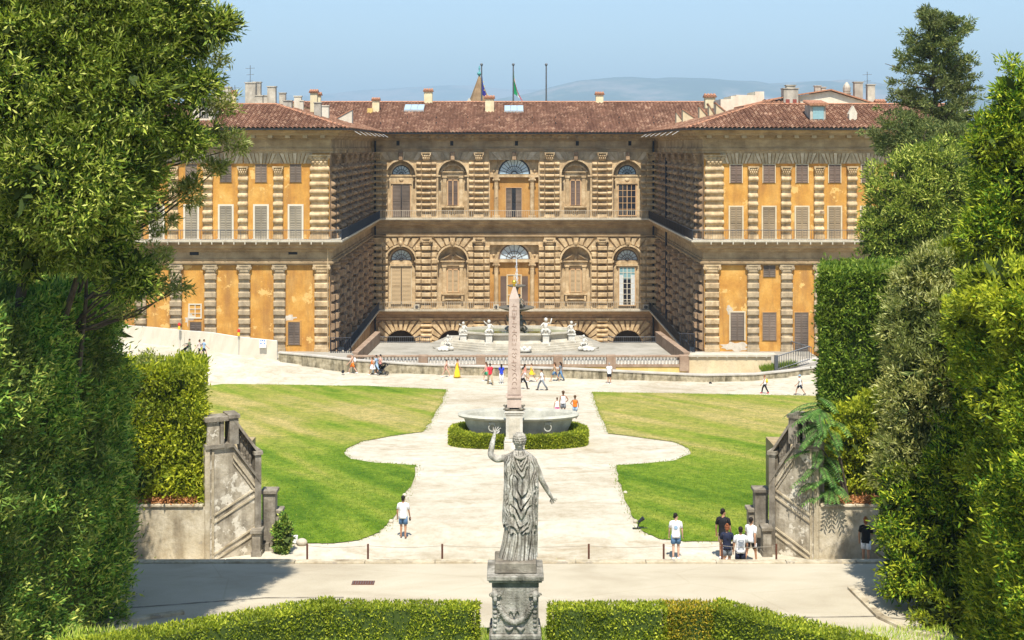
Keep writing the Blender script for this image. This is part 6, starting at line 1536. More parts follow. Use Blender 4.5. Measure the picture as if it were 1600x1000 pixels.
while zz < row_o(474):
    t = (zz-row_o(615))/(row_o(466)-row_o(615)); hw = (21-5.5*t)*S/2; yy = oy-hw-.003; k = g.randint(0, 5); c = ox+g.uniform(-.02, .02); h = .16; e = .012
    if k == 0: m.box(c-.14, yy-e, zz, c+.14, yy+.02, zz+.035).box(c-.05, yy-e, zz+.036, c-.01, yy+.02, zz+h)
    elif k == 1: m.tube([(c-.14, yy, zz), (c-.07, yy, zz+.08), (c, yy, zz), (c+.07, yy, zz+.08), (c+.14, yy, zz)], .016, 4)
    elif k == 2: m.ball((c, yy, zz+.07), .08, .012, .07, 8, 5); m.box(c-.13, yy-e, zz+.15, c+.13, yy+.02, zz+.18)
    elif k == 3: m.tube([(c-.1, yy, zz), (c-.08, yy, zz+.12), (c+.03, yy, zz+.16), (c+.1, yy, zz+.1), (c+.12, yy, zz)], .018, 4)
    elif k == 4: m.tube([(c-.12, yy, zz+.14), (c+.1, yy, zz+.02)], .018, 4); m.ball((c+.08, yy, zz+.13), .035, .012, .035, 6, 4)
    else: m.box(c-.12, yy-e, zz, c-.08, yy+.02, zz+h).box(c-.02, yy-e, zz, c+.02, yy+.02, zz+h*.7).box(c+.08, yy-e, zz, c+.12, yy+.02, zz+h)
    zz += .24
m.build('carved_signs', M['pink_dark'], sh)
m = MB(); m.ball((ox, oy, row_o(441)), .135, None, None, 14, 10); m.lathe([(.1, 0), (.05, .08), (.04, .12)], (ox, oy, row_o(447)), 8); m.build('gilded_ball', M['gold'], ob, smooth=True)
m = MB()
for sx in (-1, 1):
    for sy in (-1, 1): m.ball((ox+sx*.4, oy+sy*.4, row_o(637)), .16, .16, .09); m.ball((ox+sx*.56, oy+sy*.56, row_o(637)+.02), .06)
m.box(ox-.5, oy-.5, row_o(639.5), ox+.5, oy+.5, row_o(638)); m.build('bronze_feet', M['bronze'], ob, smooth=True)
m = MB(); m.box(ox-16*S, oy-16*S, row_o(642.5), ox+16*S, oy+16*S, row_o(640), ch=.01); m.box(ox-14.5*S, oy-14.5*S, row_o(646), ox+14.5*S, oy+14.5*S, row_o(642.6), ch=.02)
m.box(ox-13*S, oy-13*S, row_o(684), ox+13*S, oy+13*S, row_o(646.1)); m.box(ox-15*S, oy-15*S, row_o(689), ox+15*S, oy+15*S, row_o(684.1), ch=.03); m.box(ox-16*S, oy-16*S, zo-.1, ox+16*S, oy+16*S, row_o(689.1), ch=.02); m.box(ox-22*S, oy-20*S, zo-.1, ox+22*S, oy+20*S, row_o(704), ch=.02)
pd = m.build('pedestal', M['marble'], ob)
box_part('inscribed_panel', M['marble_step'], pd, (ox-8.5*S, oy-13*S-.02, row_o(682), ox+8.5*S, oy-13*S+.02, row_o(651)))

# ================================================================= TEMPORARY FENCE (left of the walkway)
tf = thing('temporary_fence', (X(320, 123), 123, gh(X(320, 123), 122)), 'temporary white netting fence with a blue notice and two lamps, left end of the walkway', 'fence')
fp = [(120, 500, 528), (195, 508, 539), (240, 511, 545), (288, 516, 551), (330, 519, 555.5), (373, 526, 560), (433, 532, 565)]
P = [(X(px, 123-1.2*(px-120)/313), 123-1.2*(px-120)/313, r0, r1) for px, r0, r1 in fp]
m = MB(); pm = MB()
for (x0, y0, a0, b0), (x1, y1, a1, b1) in zip(P, P[1:]):
    t0, l0, t1, l1 = ZC-(a0-CY)*y0/F, ZC-(b0-CY)*y0/F, ZC-(a1-CY)*y1/F, ZC-(b1-CY)*y1/F; n = 8; prev = None
    for i in range(n+1):
        u = i/n; bow = .05*math.sin(i*2.1+x0); row = [(x0+(x1-x0)*u, y0+(y1-y0)*u+bow*k_*(1-k_)*4, l0+(l1-l0)*u+.05+((t0-l0)*(1-u)+(t1-l1)*u-.08)*k_) for k_ in (0, .5, 1)]
        if prev: m.add(prev+row, [(0, 3, 4, 1), (1, 4, 5, 2)])
        prev = row
    for (xx, yy, lo_, hi_) in ((x0, y0, l0, t0), (x1, y1, l1, t1)): pm.tube([(xx, yy+.06, lo_-.1), (xx, yy+.06, hi_)], .03, 6)
    pm.tube([(x0, y0+.06, t0-.03), (x1, y1+.06, t1-.03)], .025, 6); pm.tube([(x0, y0+.06, l0+.1), (x1, y1+.06, l1+.1)], .025, 6)
    pm.box(x0-.35, y0-.2, l0-.12, x0+.35, y0+.2, l0+.05)
net = m.build('netting', M['canvas'], tf); net.modifiers.new('thickness', 'SOLIDIFY').thickness = .012
pm.build('fence_frame', M['steel'], tf)
for px, r in ((280, 515), (373, 525)):
    y = 121.9; x = X(px, y); z = ZC-(r-CY)*y/F
    m = MB(); m.lathe([(.09, 0), (.11, .05), (.11, .3), (.07, .34)], (x, y, z), 10); l = m.build('warning_lamp', M['yelllamp'], tf)
    m = MB(); m.lathe([(.1, 0), (.13, .06), (.12, .2), (.03, .28)], (x, y, z+.34), 10); m.build('lamp_lens', M['redlamp'], l)
    m = MB(); m.tube([(x, y, z-1.7), (x, y, z)], .02, 5); m.build('lamp_stick', M['steel'], l)
y = 121.55; x0, x1 = X(405, y), X(416, y); z0, z1 = ZC-(543-CY)*y/F, ZC-(530-CY)*y/F
sg = box_part('notice', M['white'], tf, (x0, y-.03, z0, x1, y, z1))
m = MB(); w = (x1-x0); h = z1-z0
for i, (u, v) in enumerate(((.14, .72), (.4, .76), (.68, .72), (.14, .38), (.68, .38), (.32, .5), (.2, .1), (.66, .1))):
    sz = .16 if i < 5 else .09
    m.prism([(x0+w*u+sz*w*(1+math.cos(t*math.pi/5))*.62, z0+h*v+sz*h*.55*(1+math.sin(t*math.pi/5))) for t in range(10)], 'y', y-.036, y-.031)
m.build('notice_print', M['bluesign'], sg)

# ================================================================= STAIR WALLS OF THE AMPHITHEATRE
def stairwall(side):
    """side -1 left, +1 right: flank wall with sloping balustrade, piers, steps"""
    if side < 0: A, B = Vector((-11.18, 50.9)), Vector((-9.28, 51.8))
    else: A, B = Vector((11.65, 50.9)), Vector((10.0, 51.8))
    lab = 'peeling stair wall with sloping balustrade below the %s hedge' % ('left clipped' if side < 0 else 'right clipped')
    t = thing('stair_wall', (A.x, A.y, 5.84), lab, 'stair wall')
    L = (B-A).length; d = (B-A)/L; nrm = Vector((d.y, -d.x))  # towards the path
    if (nrm.x > 0) != (side < 0): nrm = -nrm
    out = -nrm
    def W3(u, w, z): p = A+d*u+out*w; return (p.x, p.y, z)
    def slab(m, pts, w0, w1):
        n = len(pts); vs = [W3(u, w0, z) for u, z in pts]+[W3(u, w1, z) for u, z in pts]
        m.add(vs, [tuple(range(n)), tuple(n+i for i in reversed(range(n)))]+[(i, (i+1) % n, n+(i+1) % n, n+i) for i in range(n)])
    um = L*.5; zt = 9.98; zb = 8.5
    m = MB(); slab(m, [(0, 5.4), (L, 5.4), (L, zb), (um, zt), (0, zt)], 0, .7); m.build('wall_face', M['stairwall'], t)
    m = MB()
    # mouldings: one following the slope, two level strings, vertical strip at the near corner
    slab(m, [(um, zt-.42), (L, zb-.42), (L, zb-.3), (um, zt-.3)], -.07, .02); slab(m, [(um, zt-.62), (L, zb-.62), (L, zb-.56), (um, zt-.56)], -.05, .02)
    for z in (7.42, 7.15, 5.98, 5.75): slab(m, [(.3, z), (L, z+.95), (L, z+1.02), (.3, z+.07)], -.05, .02)
    slab(m, [(0, 5.4), (.18, 5.4), (.18, zt), (0, zt)], -.06, .02); slab(m, [(.26, 5.4), (.34, 5.4), (.34, zt), (.26, zt)], -.05, .02)
    slab(m, [(L-.12, 5.4), (L+.02, 5.4), (L+.02, zb), (L-.12, zb)], -.06, .02)
    m.build('plaster_mouldings', M['sidewall'], t)
    m = MB(); slab(m, [(0, zt), (um, zt), (L, zb), (L, zb+.14), (um, zt+.14), (0, zt+.14)], -.12, .8)
    slab(m, [(0, zt+1.0), (um, zt+1.0), (L, zb+1.0), (L, zb+1.16), (um, zt+1.16), (0, zt+1.16)], -.1, .62); m.build('balustrade_rail', M['darkstone'], t)
    for k in range(5):
        slab_b = MB()
        u = um+.3+(L-um-.62)*k/4; z = zt+(zb-zt)*(u-um)/(L-um)+.1; p = A+d*u+out*.28
        slab_b.lathe([(.07, 0), (.07, .1), (.04, .16), (.085, .4), (.06, .55), (.04, .75), (.07, .8), (.07, .92)], (p.x, p.y, z), 8)
        slab_b.build('baluster', M['darkstone'], t)
    m = MB(); slab(m, [(.1, zt+.14), (um-.5, zt+.14), (um-.5, zt+1.0), (.1, zt+1.0)], 0, .5); m.build('parapet_panel', M['stairwall'], t)
    for (u0, u1, z0, z1) in ((um-.48, um-.34, zt+.1, zt+1.0), (um-.14, um+.2, zt+.1, zt+1.08), (L-.22, L+.02, 5.5, zb+1.1)):
        m = MB(); slab(m, [(u0, z0), (u1, z0), (u1, z1), (u0, z1)], -.09, .66); slab(m, [(u0-.05, z1+.001), (u1+.05, z1+.001), (u1+.05, z1+.13), (u0-.05, z1+.13)], -.15, .76); m.build('pier', M['darkstone'], t)
    # outer end: two stepped piers beyond the wall, and the bottom steps
    for (px, y_, w_, z1) in (((420, 52.3, .5, 8.1), (432, 52.5, .34, 7.3), (400, 51.35, .32, 6.85)) if side < 0 else ((1190, 52.3, .5, 8.15), (1177, 52.5, .34, 7.35), (1199, 51.35, .32, 6.95))):
        m = MB(); cx = (px-CX)*y_/F; m.box(cx-w_/2, y_, 5.6, cx+w_/2, y_+.5, z1-.14, ch=.015); m.box(cx-w_/2-.06, y_-.08, z1-.14, cx+w_/2+.06, y_+.58, z1, ch=.02); m.box(cx-w_/2-.03, y_-.03, 5.6, cx+w_/2+.03, y_+.53, 6.02)
        m.build('end_pier', M['darkstone'], t)
    m = MB()
    for k in range(16):   # flight rising outwards behind the wall
        p0 = B+Vector((-side*.55, .05)); xx = p0.x+side*.27*k; m.box(min(xx, xx+side*.28), 51.95+.1, 5.5, max(xx, xx+side*.28), 54.2, 5.95+.17*k)
    m.build('steps', M['darkstone'], t)
    # level side wall running outwards
    y0 = 50.9; x0 = A.x; x1 = A.x+side*9; zt2 = 7.95
    lb = 'peeling cream retaining wall under the %s hedge' % ('yellow-green left' if side < 0 else 'tall right')
    s2 = thing('side_wall', (x0, y0, 5.84), lb, 'wall')
    m = MB(); m.box(x0, y0-.02, 5.4, x1, y0+.6, zt2-.12); m.build('wall_face', M['sidewall'], s2)
    m = MB(); m.box(x0+side*.05, y0-.1, zt2-.12, x1, y0+.9, zt2, ch=.03); m.build('coping', M['sidewall'], s2)
    m = MB(); m.box(x0+side*.3, y0+.62, 5.4, x1, y0+12, zt2-.05)
    tag(m.build('planting_bed', M['drysoil']), 'dry soil bed behind the %s side wall' % ('left' if side < 0 else 'right'), 'soil bed', kind='structure')
    return t
stairwall(-1); stairwall(1)
# spotlights and sprinkler heads on the lawn's edge
def spot(px, py, label, kind):
    p = G(px, py); t = thing('floodlight' if kind else 'garden_stone', p, label, 'floodlight' if kind else 'stone')
    if kind:
        m = MB(); m.box(p.x-.3, p.y-.05, p.z, p.x+.3, p.y+.05, p.z+.05); m.tube([(p.x-.1, p.y, p.z+.05), (p.x-.04, p.y, p.z+.3)], .025, 6); m.build('stand', M['black'], t)
        m = MB(); m.tube([(p.x-.06, p.y, p.z+.28), (p.x+.14, p.y-.05, p.z+.46)], [.05, .085], 8); m.build('lamp_head', M['iron'], t)
    else:
        m = MB(); m.ball((p.x, p.y, p.z+.06), .10, .09, .09, 9, 6); m.build('stone', M['coping'], t, smooth=True)
spot(1000, 827, 'small black floodlight on its stand at the edge of the right lawn', True)
spot(993, 817, 'pale round stone just behind the black floodlight', False); spot(977, 772, 'pale round stone on the lawn edge above the floodlight', False)
spot(611, 817, 'pale round stone at the lawn edge beside the man in blue shorts', False); spot(632, 776, 'pale round stone at the lawn edge behind the head of the man in blue shorts', False)
p = G(457, 851); m = MB(); m.box(p.x-.2, p.y, p.z+.03, p.x+.2, p.y+.12, p.z+.34, ch=.02); fl = tag(m.build('electric_box', M['white']), 'white floodlight box beside the ivy bush left of the lawn', 'box')
p = G(466, 851); m = MB(); m.ball((p.x+.15, p.y-.1, p.z+.12), .22, .18, .15); tag(m.build('garden_stone', M['coping'], smooth=True), 'pale stone right of the white box', 'stone')

# ================================================================= BEHIND THE ROOF: FLAGS, SPIRE, HILLS
def flagpole(px, top, label, flag=None):
    y = 190; x = X(px, y); zt = ZC-(top-CY)*y/F
    t = thing('flagpole', (x, y, 25), label, 'flagpole', 'flagpoles behind the palace ridge')
    m = MB(); m.tube([(x, y, 24), (x, y, zt)], [.13, .09], 8); m.ball((x, y, zt+.1), .2); m.build('pole', M['iron_grey'], t)
    return t, x, y, zt
def flag(parent, x, y, zt, bands, label, r0, r1, w):
    """limp flag: folds hang down beside the pole"""
    z0, z1 = ZC-(r0-CY)*y/F, ZC-(r1-CY)*y/F; n = len(bands)
    top_ = thing('flag', (x, y, z1), label, 'flag')
    for b, mt in enumerate(bands):
        m = MB(); N_ = 14; vs = []
        for i in range(N_+1):
            t = i/N_
            for s in (0, 1):
                u = (b+s)/n
                xx = x+.1+w*(.15+.85*t)*(u**.8)*(.35+.65*t); zz = z0+(z1-z0)*(t*.72+u*.28); yy = y-.12-.16*math.sin(9*u+3*t)
                vs.append((xx, yy, zz))
        m.add(vs, [(2*i, 2*i+1, 2*i+3, 2*i+2) for i in range(N_)]); m.build('cloth', mt, top_).modifiers.new('thickness', 'SOLIDIFY').thickness = .02
    return top_
t, x, y, zt = flagpole(752.5, 102, 'dark flagpole with the blue flag beside the brown spire'); fo = flag(t, x, y, zt, [M['blueflag']]*2, 'limp blue flag with yellow stars beside the spire', 118, 160, 1.1)
m = MB()
for k in range(5):
    cx, cz = x+.25+.11*k*(k % 2+.6), ZC-(128+6.5*k-CY)*y/F; m.prism([(cx+.09*math.cos(a*math.pi/5+.3)*(1 if a % 2 else .45), cz+.11*math.sin(a*math.pi/5+.3)*(1 if a % 2 else .45)) for a in range(10)], 'y', y-.36, y-.33)
m.build('stars', M['yellow_paint'], fo)
t, x, y, zt = flagpole(802, 102, 'dark flagpole with the green white and red flag behind the middle of the roof'); flag(t, x, y, zt, [M['greenflag'], M['whiteflag'], M['redflag']], 'limp green, white and red flag on the middle pole', 112, 160, 1.3)
flagpole(853.5, 102, 'bare flagpole right of the striped flag')
y = 300; x = X(749, y); zt = ZC-(118-CY)*y/F; z0 = 20
sp_ = thing('church_spire', (x, y, z0), 'brown brick church spire with a green finial rising behind the roof ridge', 'spire')
m = MB(); m.lathe([(3.0, z0-10), (2.35, ZC-(160-CY)*y/F), (.12, zt)], (x, y, 0), 8); m.build('spire_roof', M['spire'], sp_)
m = MB(); m.lathe([(.1, zt-.1), (.25, zt), (.5, zt+.3), (.5, zt+.6), (.15, zt+.8), (.12, zt+1.3), (.2, zt+1.5), (.06, zt+2.2)], (x, y, 0), 8); m.build('finial', M['verdigris'], sp_)
m = MB()
for sx in (-1, 1): m.prism([(x+sx*2.2-.7, ZC-(161-CY)*y/F), (x+sx*2.2+.7, ZC-(161-CY)*y/F), (x+sx*2.2, ZC-(153-CY)*y/F)], 'y', y-1.8, y-1.2)
m.build('corner_gable', M['frame_white'], sp_)
for px, top, y, lb in ((391, 102, 150, 'tall thin aerial above the left wing chimneys'), (331, 126, 152, 'thin aerial leftmost above the left wing'), (367, 133, 155, 'small aerial between the left wing chimneys'), (1355, 112, 152, 'tall thin aerial above the right wing chimneys')):
    x = X(px, y); zt = ZC-(top-CY)*y/F; m = MB(); m.tube([(x, y, 25.0), (x, y, zt)], .03, 4)
    for k in range(3): m.tube([(x-.5+.1*k, y, zt-.35-.7*k), (x+.5-.1*k, y, zt-.3-.7*k)], .02, 4)
    tag(m.build('aerial', M['iron_grey']), lb, 'aerial')
# hills
def _zpos(nt):
    s_ = nt.nodes.new('ShaderNodeSeparateXYZ'); nt.links.new(nt.nodes.new('ShaderNodeNewGeometry').outputs['Position'], s_.inputs[0]); return s_.outputs[2]
def hill_mat(name, a, b, c):
    m, nt, N, L = _nt(name); f = _math(nt, 'ADD', _noise(nt, _pos(nt, (.0011, .0011, .0026)), 1, 8, .7), _math(nt, 'MULTIPLY', _zpos(nt), 0.00023))
    _finish(nt, _ramp(nt, f, [(.45, a), (.62, b), (.76, c)]), 1, spec=0); return m
M['hill'] = hill_mat('wooded_limestone_hills', (.02, .04, .03), (.06, .09, .05), (.36, .28, .24))
def ridge(name, prof, y, depth, label, seed, amp):
    xs = np.linspace(-900, 2600, 176); P = np.array(prof, float); nz = 26; vs = []
    for j in range(nz+1):
        t = j/nz; yy = y+depth*t
        for px in xs:
            top = np.interp(px, P[:, 0], P[:, 1]); H = ZC-(top-CY)*(y+depth*.55)/F+5
            s = math.sin(min(1, t/.55)*math.pi/2) if t < .55 else math.cos((t-.55)/.45*math.pi/2*.9)
            xx = (px-CX)*(y+depth*.55)/F
            n = mnoise.fractal(Vector((xx/1800, yy/1800, seed)), 1, 2, 5)+.4*mnoise.noise(Vector((xx/320, yy/320, seed)))
            vs.append((xx, yy, -5+H*s*(1+0)+amp*n*min(1, s+.05)))
    n = len(xs); m = MB(); m.v = vs; m.f = [(j*n+i, j*n+i+1, (j+1)*n+i+1, (j+1)*n+i) for j in range(nz) for i in range(n-1)]
    return tag(m.build(name, M['hill'], smooth=True), label, 'hills', kind='structure')
ridge('hills', [(-900, 170), (300, 172), (600, 165), (760, 158), (830, 146), (870, 136), (900, 130), (940, 126), (1000, 125), (1100, 123), (1160, 125), (1200, 127), (1250, 121), (1300, 120), (1340, 126), (1400, 134), (1500, 146), (1700, 150), (2600, 160)], 10400, 5200, 'long bare-topped mountain ridge fading blue behind the palace roofs', 1, 52)
ridge('far_hills', [(-900, 150), (300, 152), (480, 150), (560, 142), (650, 137), (730, 136), (800, 139), (900, 137), (1200, 135), (1500, 140), (2600, 150)], 18000, 4000, 'paler farther ridge low on the horizon left of the mountain', 5, 50)
# ================================================================= VEGETATION
M['leaf_oak'] = mat_leaf('holm_oak_leaves', [(.008, .02, .003), (.03, .065, .008), (.085, .14, .018), (.19, .25, .04), (.42, .43, .13)], .15, .42, (.13, .17, .018), .45)
M['leaf_olive'] = mat_leaf('greyish_leaves', [(.04, .06, .015), (.11, .135, .04), (.21, .225, .085), (.40, .40, .20)], .22, .45, (.16, .20, .05), .4)
M['leaf_dark'] = mat_leaf('dark_laurel_leaves', [(.012, .045, .009), (.06, .15, .028), (.15, .27, .05), (.34, .45, .10)], .15, .35, (.09, .10, .03), .5)
M['leaf_yellow'] = mat_leaf('yellow_green_leaves', [(.07, .11, .01), (.16, .21, .02), (.29, .33, .03), (.42, .42, .05)], .35, .4, (.12, .17, .02), .6)
M['leaf_box'] = mat_leaf('box_leaves', [(.05, .09, .01), (.12, .17, .018), (.22, .27, .03), (.33, .36, .05)], .3, .45, (.16, .20, .02), 1.2)
M['leaf_box_gold'] = mat_leaf('scorched_box_leaves', [(.06, .09, .01), (.13, .15, .018), (.24, .21, .025), (.31, .24, .035)], .3, .5)
M['leaf_green'] = mat_leaf('fresh_green_leaves', [(.008, .03, .004), (.04, .10, .008), (.13, .21, .016), (.36, .40, .035)], .18, .35, (.24, .26, .018), .6)
M['leaf_ilex'] = mat_leaf('ilex_leaves', [(.02, .045, .007), (.07, .115, .018), (.16, .215, .035), (.34, .37, .11)], .18)
M['leaf_conifer'] = mat_leaf('cypress_sprays', [(.03, .055, .02), (.055, .085, .03), (.09, .12, .045), (.14, .16, .06)], .15, .6, (.11, .12, .04), .3)
M['leaf_hedge'] = mat_leaf('clipped_laurel_leaves', [(.025, .06, .010), (.055, .105, .015), (.10, .165, .025), (.17, .23, .045)], .28, .35, (.13, .17, .02), .5)
M['leaf_fern'] = mat_leaf('blue_green_leaflets', [(.03, .09, .025), (.06, .14, .04), (.11, .21, .07)], .3, .35)
M['core'] = mat_leaf('dark_foliage_filler', [(.02, .035, .01), (.035, .055, .015)], .0, .9, spec=.05)  # dark filling added inside crowns and hedges to block light

def leaves(P, D, L, W_, g, jitter=.7, k=4):
    """one narrow folded quad per point; P positions, D preferred directions"""
    n = len(P); d = D+g.normal(0, jitter, (n, 3)); d /= np.linalg.norm(d, axis=1, keepdims=True)+1e-9
    r = g.normal(0, 1, (n, 3)); w = np.cross(d, r); w /= np.linalg.norm(w, axis=1, keepdims=True)+1e-9
    nn = np.cross(d, w); l = (L*g.choice([.6, .85, 1.0, 1.25, 1.6], n)*g.uniform(.85, 1.15, n))[:, None]; ww = (W_*g.uniform(.7, 1.3, n))[:, None]
    a = P; b = P+d*l*.45+w*ww*.5+nn*ww*.18; c = P+d*l; e = P+d*l*.45-w*ww*.5+nn*ww*.18
    return np.stack([a, b, c, e], 1).reshape(-1, 3)
def unit(g, n):
    v = g.normal(0, 1, (n, 3)); return v/np.linalg.norm(v, axis=1, keepdims=True)
def sprays(C_, Rr, g, per, L, W_, flat=.75, out=None, droop=0.0):
    """clumps of leaves: centres C_, radii Rr"""
    n = len(C_); idx = np.repeat(np.arange(n), per); u = unit(g, n*per); rad = g.uniform(0, 1, n*per)**.45
    off = u*(rad*Rr[idx])[:, None]; off[:, 2] *= flat
    D = u*.6; D[:, 2] += .25-droop
    if out is not None: D += out[idx]*.7
    return leaves(C_[idx]+off, D, L, W_, g)
def trunk_mesh(m, base, top, r0, r1, g, bends=6, wob=.25):
    pts = []; rs = []
    for i in range(bends+1):
        t = i/bends; p = Vector(base).lerp(Vector(top), t)+Vector((g.gauss(0, wob)*t, g.gauss(0, wob)*t, 0)); pts.append(p); rs.append(r0+(r1-r0)*t)
    m.tube(pts, rs, 8); return pts
def tree(name, label, base, blobs, nclump, per, crad, L, W_, leaf, seed, trunks, cat='tree', limbs=40, core=0, group=None, flat=.75, inner=.35):
    """blobs: ellipsoids (cx, cy, cz, rx, ry, rz, weight); clumps sit in their outer shells"""
    g = np.random.default_rng(seed); gr = random.Random(seed)
    t = thing(name, base, label, cat, group)
    w = np.array([b[6] if len(b) > 6 else b[3]*b[5] for b in blobs], float); w /= w.sum()
    ch = g.choice(len(blobs), nclump, p=w); B = np.array([b[:6] for b in blobs])
    u = unit(g, nclump); rad = np.where(g.random(nclump) < inner, g.uniform(.3, .85, nclump), g.uniform(.74, 1.1, nclump))
    lump = np.array([1+.22*mnoise.noise(Vector((float(a)*1.7, float(b)*1.7, float(c)*1.7+seed))) for a, b, c in u])
    Cc = B[ch, :3]+u*B[ch, 3:6]*(rad*lump)[:, None]
    Rr = crad*g.uniform(.55, 1.35, nclump)
    V = sprays(Cc, Rr, g, per, L, W_, flat, u)
    m = MB(); ends = []
    for (x0, y0, z0, x1, y1, z1, r) in trunks: ends.append(trunk_mesh(m, (x0, y0, z0), (x1, y1, z1), r, r*.35, gr))
    tk = m.build('trunk', M['bark'], t)
    m = MB()
    for i in range(limbs):
        c = Vector(Cc[gr.randrange(nclump)]); cand = [p for e in ends for p in e[2:]]; s_ = min(cand, key=lambda p: (p-c).length+(3 if p.z > c.z-.3 else 0)+gr.uniform(0, 1))
        mid = s_.lerp(c, .5)+Vector((gr.gauss(0, .2), gr.gauss(0, .2), -.12*(c-s_).length*.5)); m.tube([s_, mid, c], [.05, .03, .01], 5)
    if limbs: m.build('branches', M['bark'], tk)
    cr = leafmesh('crown', V, 4, M[leaf], parent=t, kind=None)
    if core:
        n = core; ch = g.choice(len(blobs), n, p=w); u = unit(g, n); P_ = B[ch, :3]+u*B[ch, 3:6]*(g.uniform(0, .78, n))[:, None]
        leafmesh('light_blocking_leaves', leaves(P_, u, L*2.6, W_*5, g), 4, M['core'], parent=cr, kind=None)  # oversized dark leaves added to stop light passing through the crown
    return t
def hedge(name, label, faces, dens, L, W_, leaf, seed, cores, bump=.12, thick=.22, base=None, cat='hedge', group=None, extra=None, bs=1.1, lumps=None):
    """clipped hedge: leaves over quads (o, u, v) whose normal is u x v; cores are opaque inner boxes"""
    g = np.random.default_rng(seed); Ps, Ds = [], []
    for o_, u_, v_ in faces:
        o_, u_, v_ = (np.array(q, float) for q in (o_, u_, v_)); nrm = np.cross(u_, v_); A = np.linalg.norm(nrm); nrm /= A
        n = int(A*dens); a = g.random(n); b = g.random(n); P = o_+np.outer(a, u_)+np.outer(b, v_)
        nz = np.array([mnoise.noise(Vector((float(p[0])*bs, float(p[1])*bs, float(p[2])*bs+seed)))+.5*mnoise.noise(Vector((float(p[0])*bs*3, float(p[1])*bs*3, float(p[2])*bs*3+seed))) for p in P])
        stray = np.where(g.random(n) < .035, g.random(n)*thick*.9, 0)
        P = P+nrm*(nz*bump-g.random(n)**1.2*thick+stray)[:, None]
        keep = g.random(n) < np.clip(1.15+nz*1.9, .32, 1); P = P[keep]; n = len(P)
        Ps.append(P); Ds.append(np.repeat(nrm[None]*.6+np.array([[0, 0, .35]]), n, 0))
    P = np.concatenate(Ps); D = np.concatenate(Ds)
    base = base or (float(P[:, 0].mean()), float(P[:, 1].mean()), float(P[:, 2].min()))
    t = thing(name, base, label, cat, group)
    lf = leafmesh('foliage', leaves(P, D, L, W_, g, .55), 4, M[leaf], parent=t, kind=None)
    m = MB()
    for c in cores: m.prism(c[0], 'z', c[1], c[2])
    m.build('dark_filler_core', M['core'], lf)
    return t
def box_faces(x0, x1, y0, y1, z0, z1, sides='FLRT'):
    f = []
    if 'F' in sides: f.append(((x0, y0, z0), (x1-x0, 0, 0), (0, 0, z1-z0)))
    if 'B' in sides: f.append(((x1, y1, z0), (x0-x1, 0, 0), (0, 0, z1-z0)))
    if 'L' in sides: f.append(((x0, y1, z0), (0, y0-y1, 0), (0, 0, z1-z0)))
    if 'R' in sides: f.append(((x1, y0, z0), (0, y1-y0, 0), (0, 0, z1-z0)))
    if 'T' in sides: f.append(((x0, y0, z1), (x1-x0, 0, 0), (0, y1-y0, 0)))
    return f
def core_box(x0, x1, y0, y1, z0, z1, e=.25): return ([(x0+e, y0+e), (x1-e, y0+e), (x1-e, y1-e), (x0+e, y1-e)], z0, z1-e)

# --- low box hedges by the statue, top at z 12.1
hz0, hz1 = ZT, 12.02
def low_hedge(label, pts, w, seed, leaf='leaf_box', z1=hz1):
    fs = []; cores = []
    for a, b in zip(pts, pts[1:]):
        a, b = Vector(a), Vector(b); d = (b-a).normalized(); n = Vector((-d.y, d.x))*w/2  # n: to the left of travel
        q = [a-n, b-n, b+n, a+n]; H = z1-hz0
        for i in range(4):
            p, r_ = q[i], q[(i+1) % 4]; fs.append(((p.x, p.y, hz0), (r_.x-p.x, r_.y-p.y, 0), (0, 0, H)))
        fs.append(((q[0].x, q[0].y, z1), (q[1].x-q[0].x, q[1].y-q[0].y, 0), (q[3].x-q[0].x, q[3].y-q[0].y, 0)))
        s_ = .82; c = sum(q, Vector((0, 0)))/4; cores.append(([(c.x+(p.x-c.x)*s_ if 0 else p.x-(p.x-c.x)/max(.01, (p-c).length)*.1, p.y-(p.y-c.y)/max(.01, (p-c).length)*.1) for p in q], hz0, z1-.08))
    return hedge('box_hedge', label, fs, 1900, .055, .032, leaf, seed, cores, .014, .055, bs=2.5)
low_hedge('low clipped box hedge running from left of the statue pedestal to the corner', [(-.55, 27.45), (-3.6, 27.55)][::-1], .5, 41)
low_hedge('low clipped box hedge slanting towards the lower left corner of the photo', [(-3.45, 27.72), (-8.5, 25.0)][::-1], .62, 42)
low_hedge('low clipped box hedge running right from the statue pedestal', [(.87, 27.4), (3.2, 27.45)], .5, 43)
low_hedge('scorched golden end of the low box hedge right of the statue', [(3.22, 27.45), (4.25, 27.5)], .5, 46, 'leaf_box_gold')
low_hedge('low clipped box hedge slanting towards the lower right', [(4.15, 27.62), (7.1, 25.2)], .62, 44)
# --- oval hedge round the granite tub
g = np.random.default_rng(5); n = 60000; hzg = gh(0, by)
rx, ry, hh = 3.92, 2.3, .86
a = g.uniform(0, 2*np.pi, n); top = g.random(n) < .3; inn = (~top) & (g.random(n) < .2)
rr = np.where(top, g.uniform(.84, 1, n), np.where(inn, .84, 1.0)-g.random(n)*.02)
sx_ = np.sign(np.cos(a))*np.abs(np.cos(a))**.75; sy_ = np.sign(np.sin(a))*np.abs(np.sin(a))**.85
Pp = np.stack([bx+sx_*rx*rr, by+sy_*ry*rr, hzg+np.where(top, hh-g.random(n)*.08, g.random(n)*hh)], 1)
nz = np.array([mnoise.noise(Vector((float(p[0])*2, float(p[1])*2, float(p[2])*2))) for p in Pp]); Dd = np.stack([np.where(top, 0, sx_)*.8, np.where(top, 0, sy_)*.8, np.where(top, .8, .3)], 1)
Pp += Dd*nz[:, None]*.05
oh = thing('oval_hedge', (bx, by, hzg), 'low oval box hedge ringing the granite basin', 'hedge')
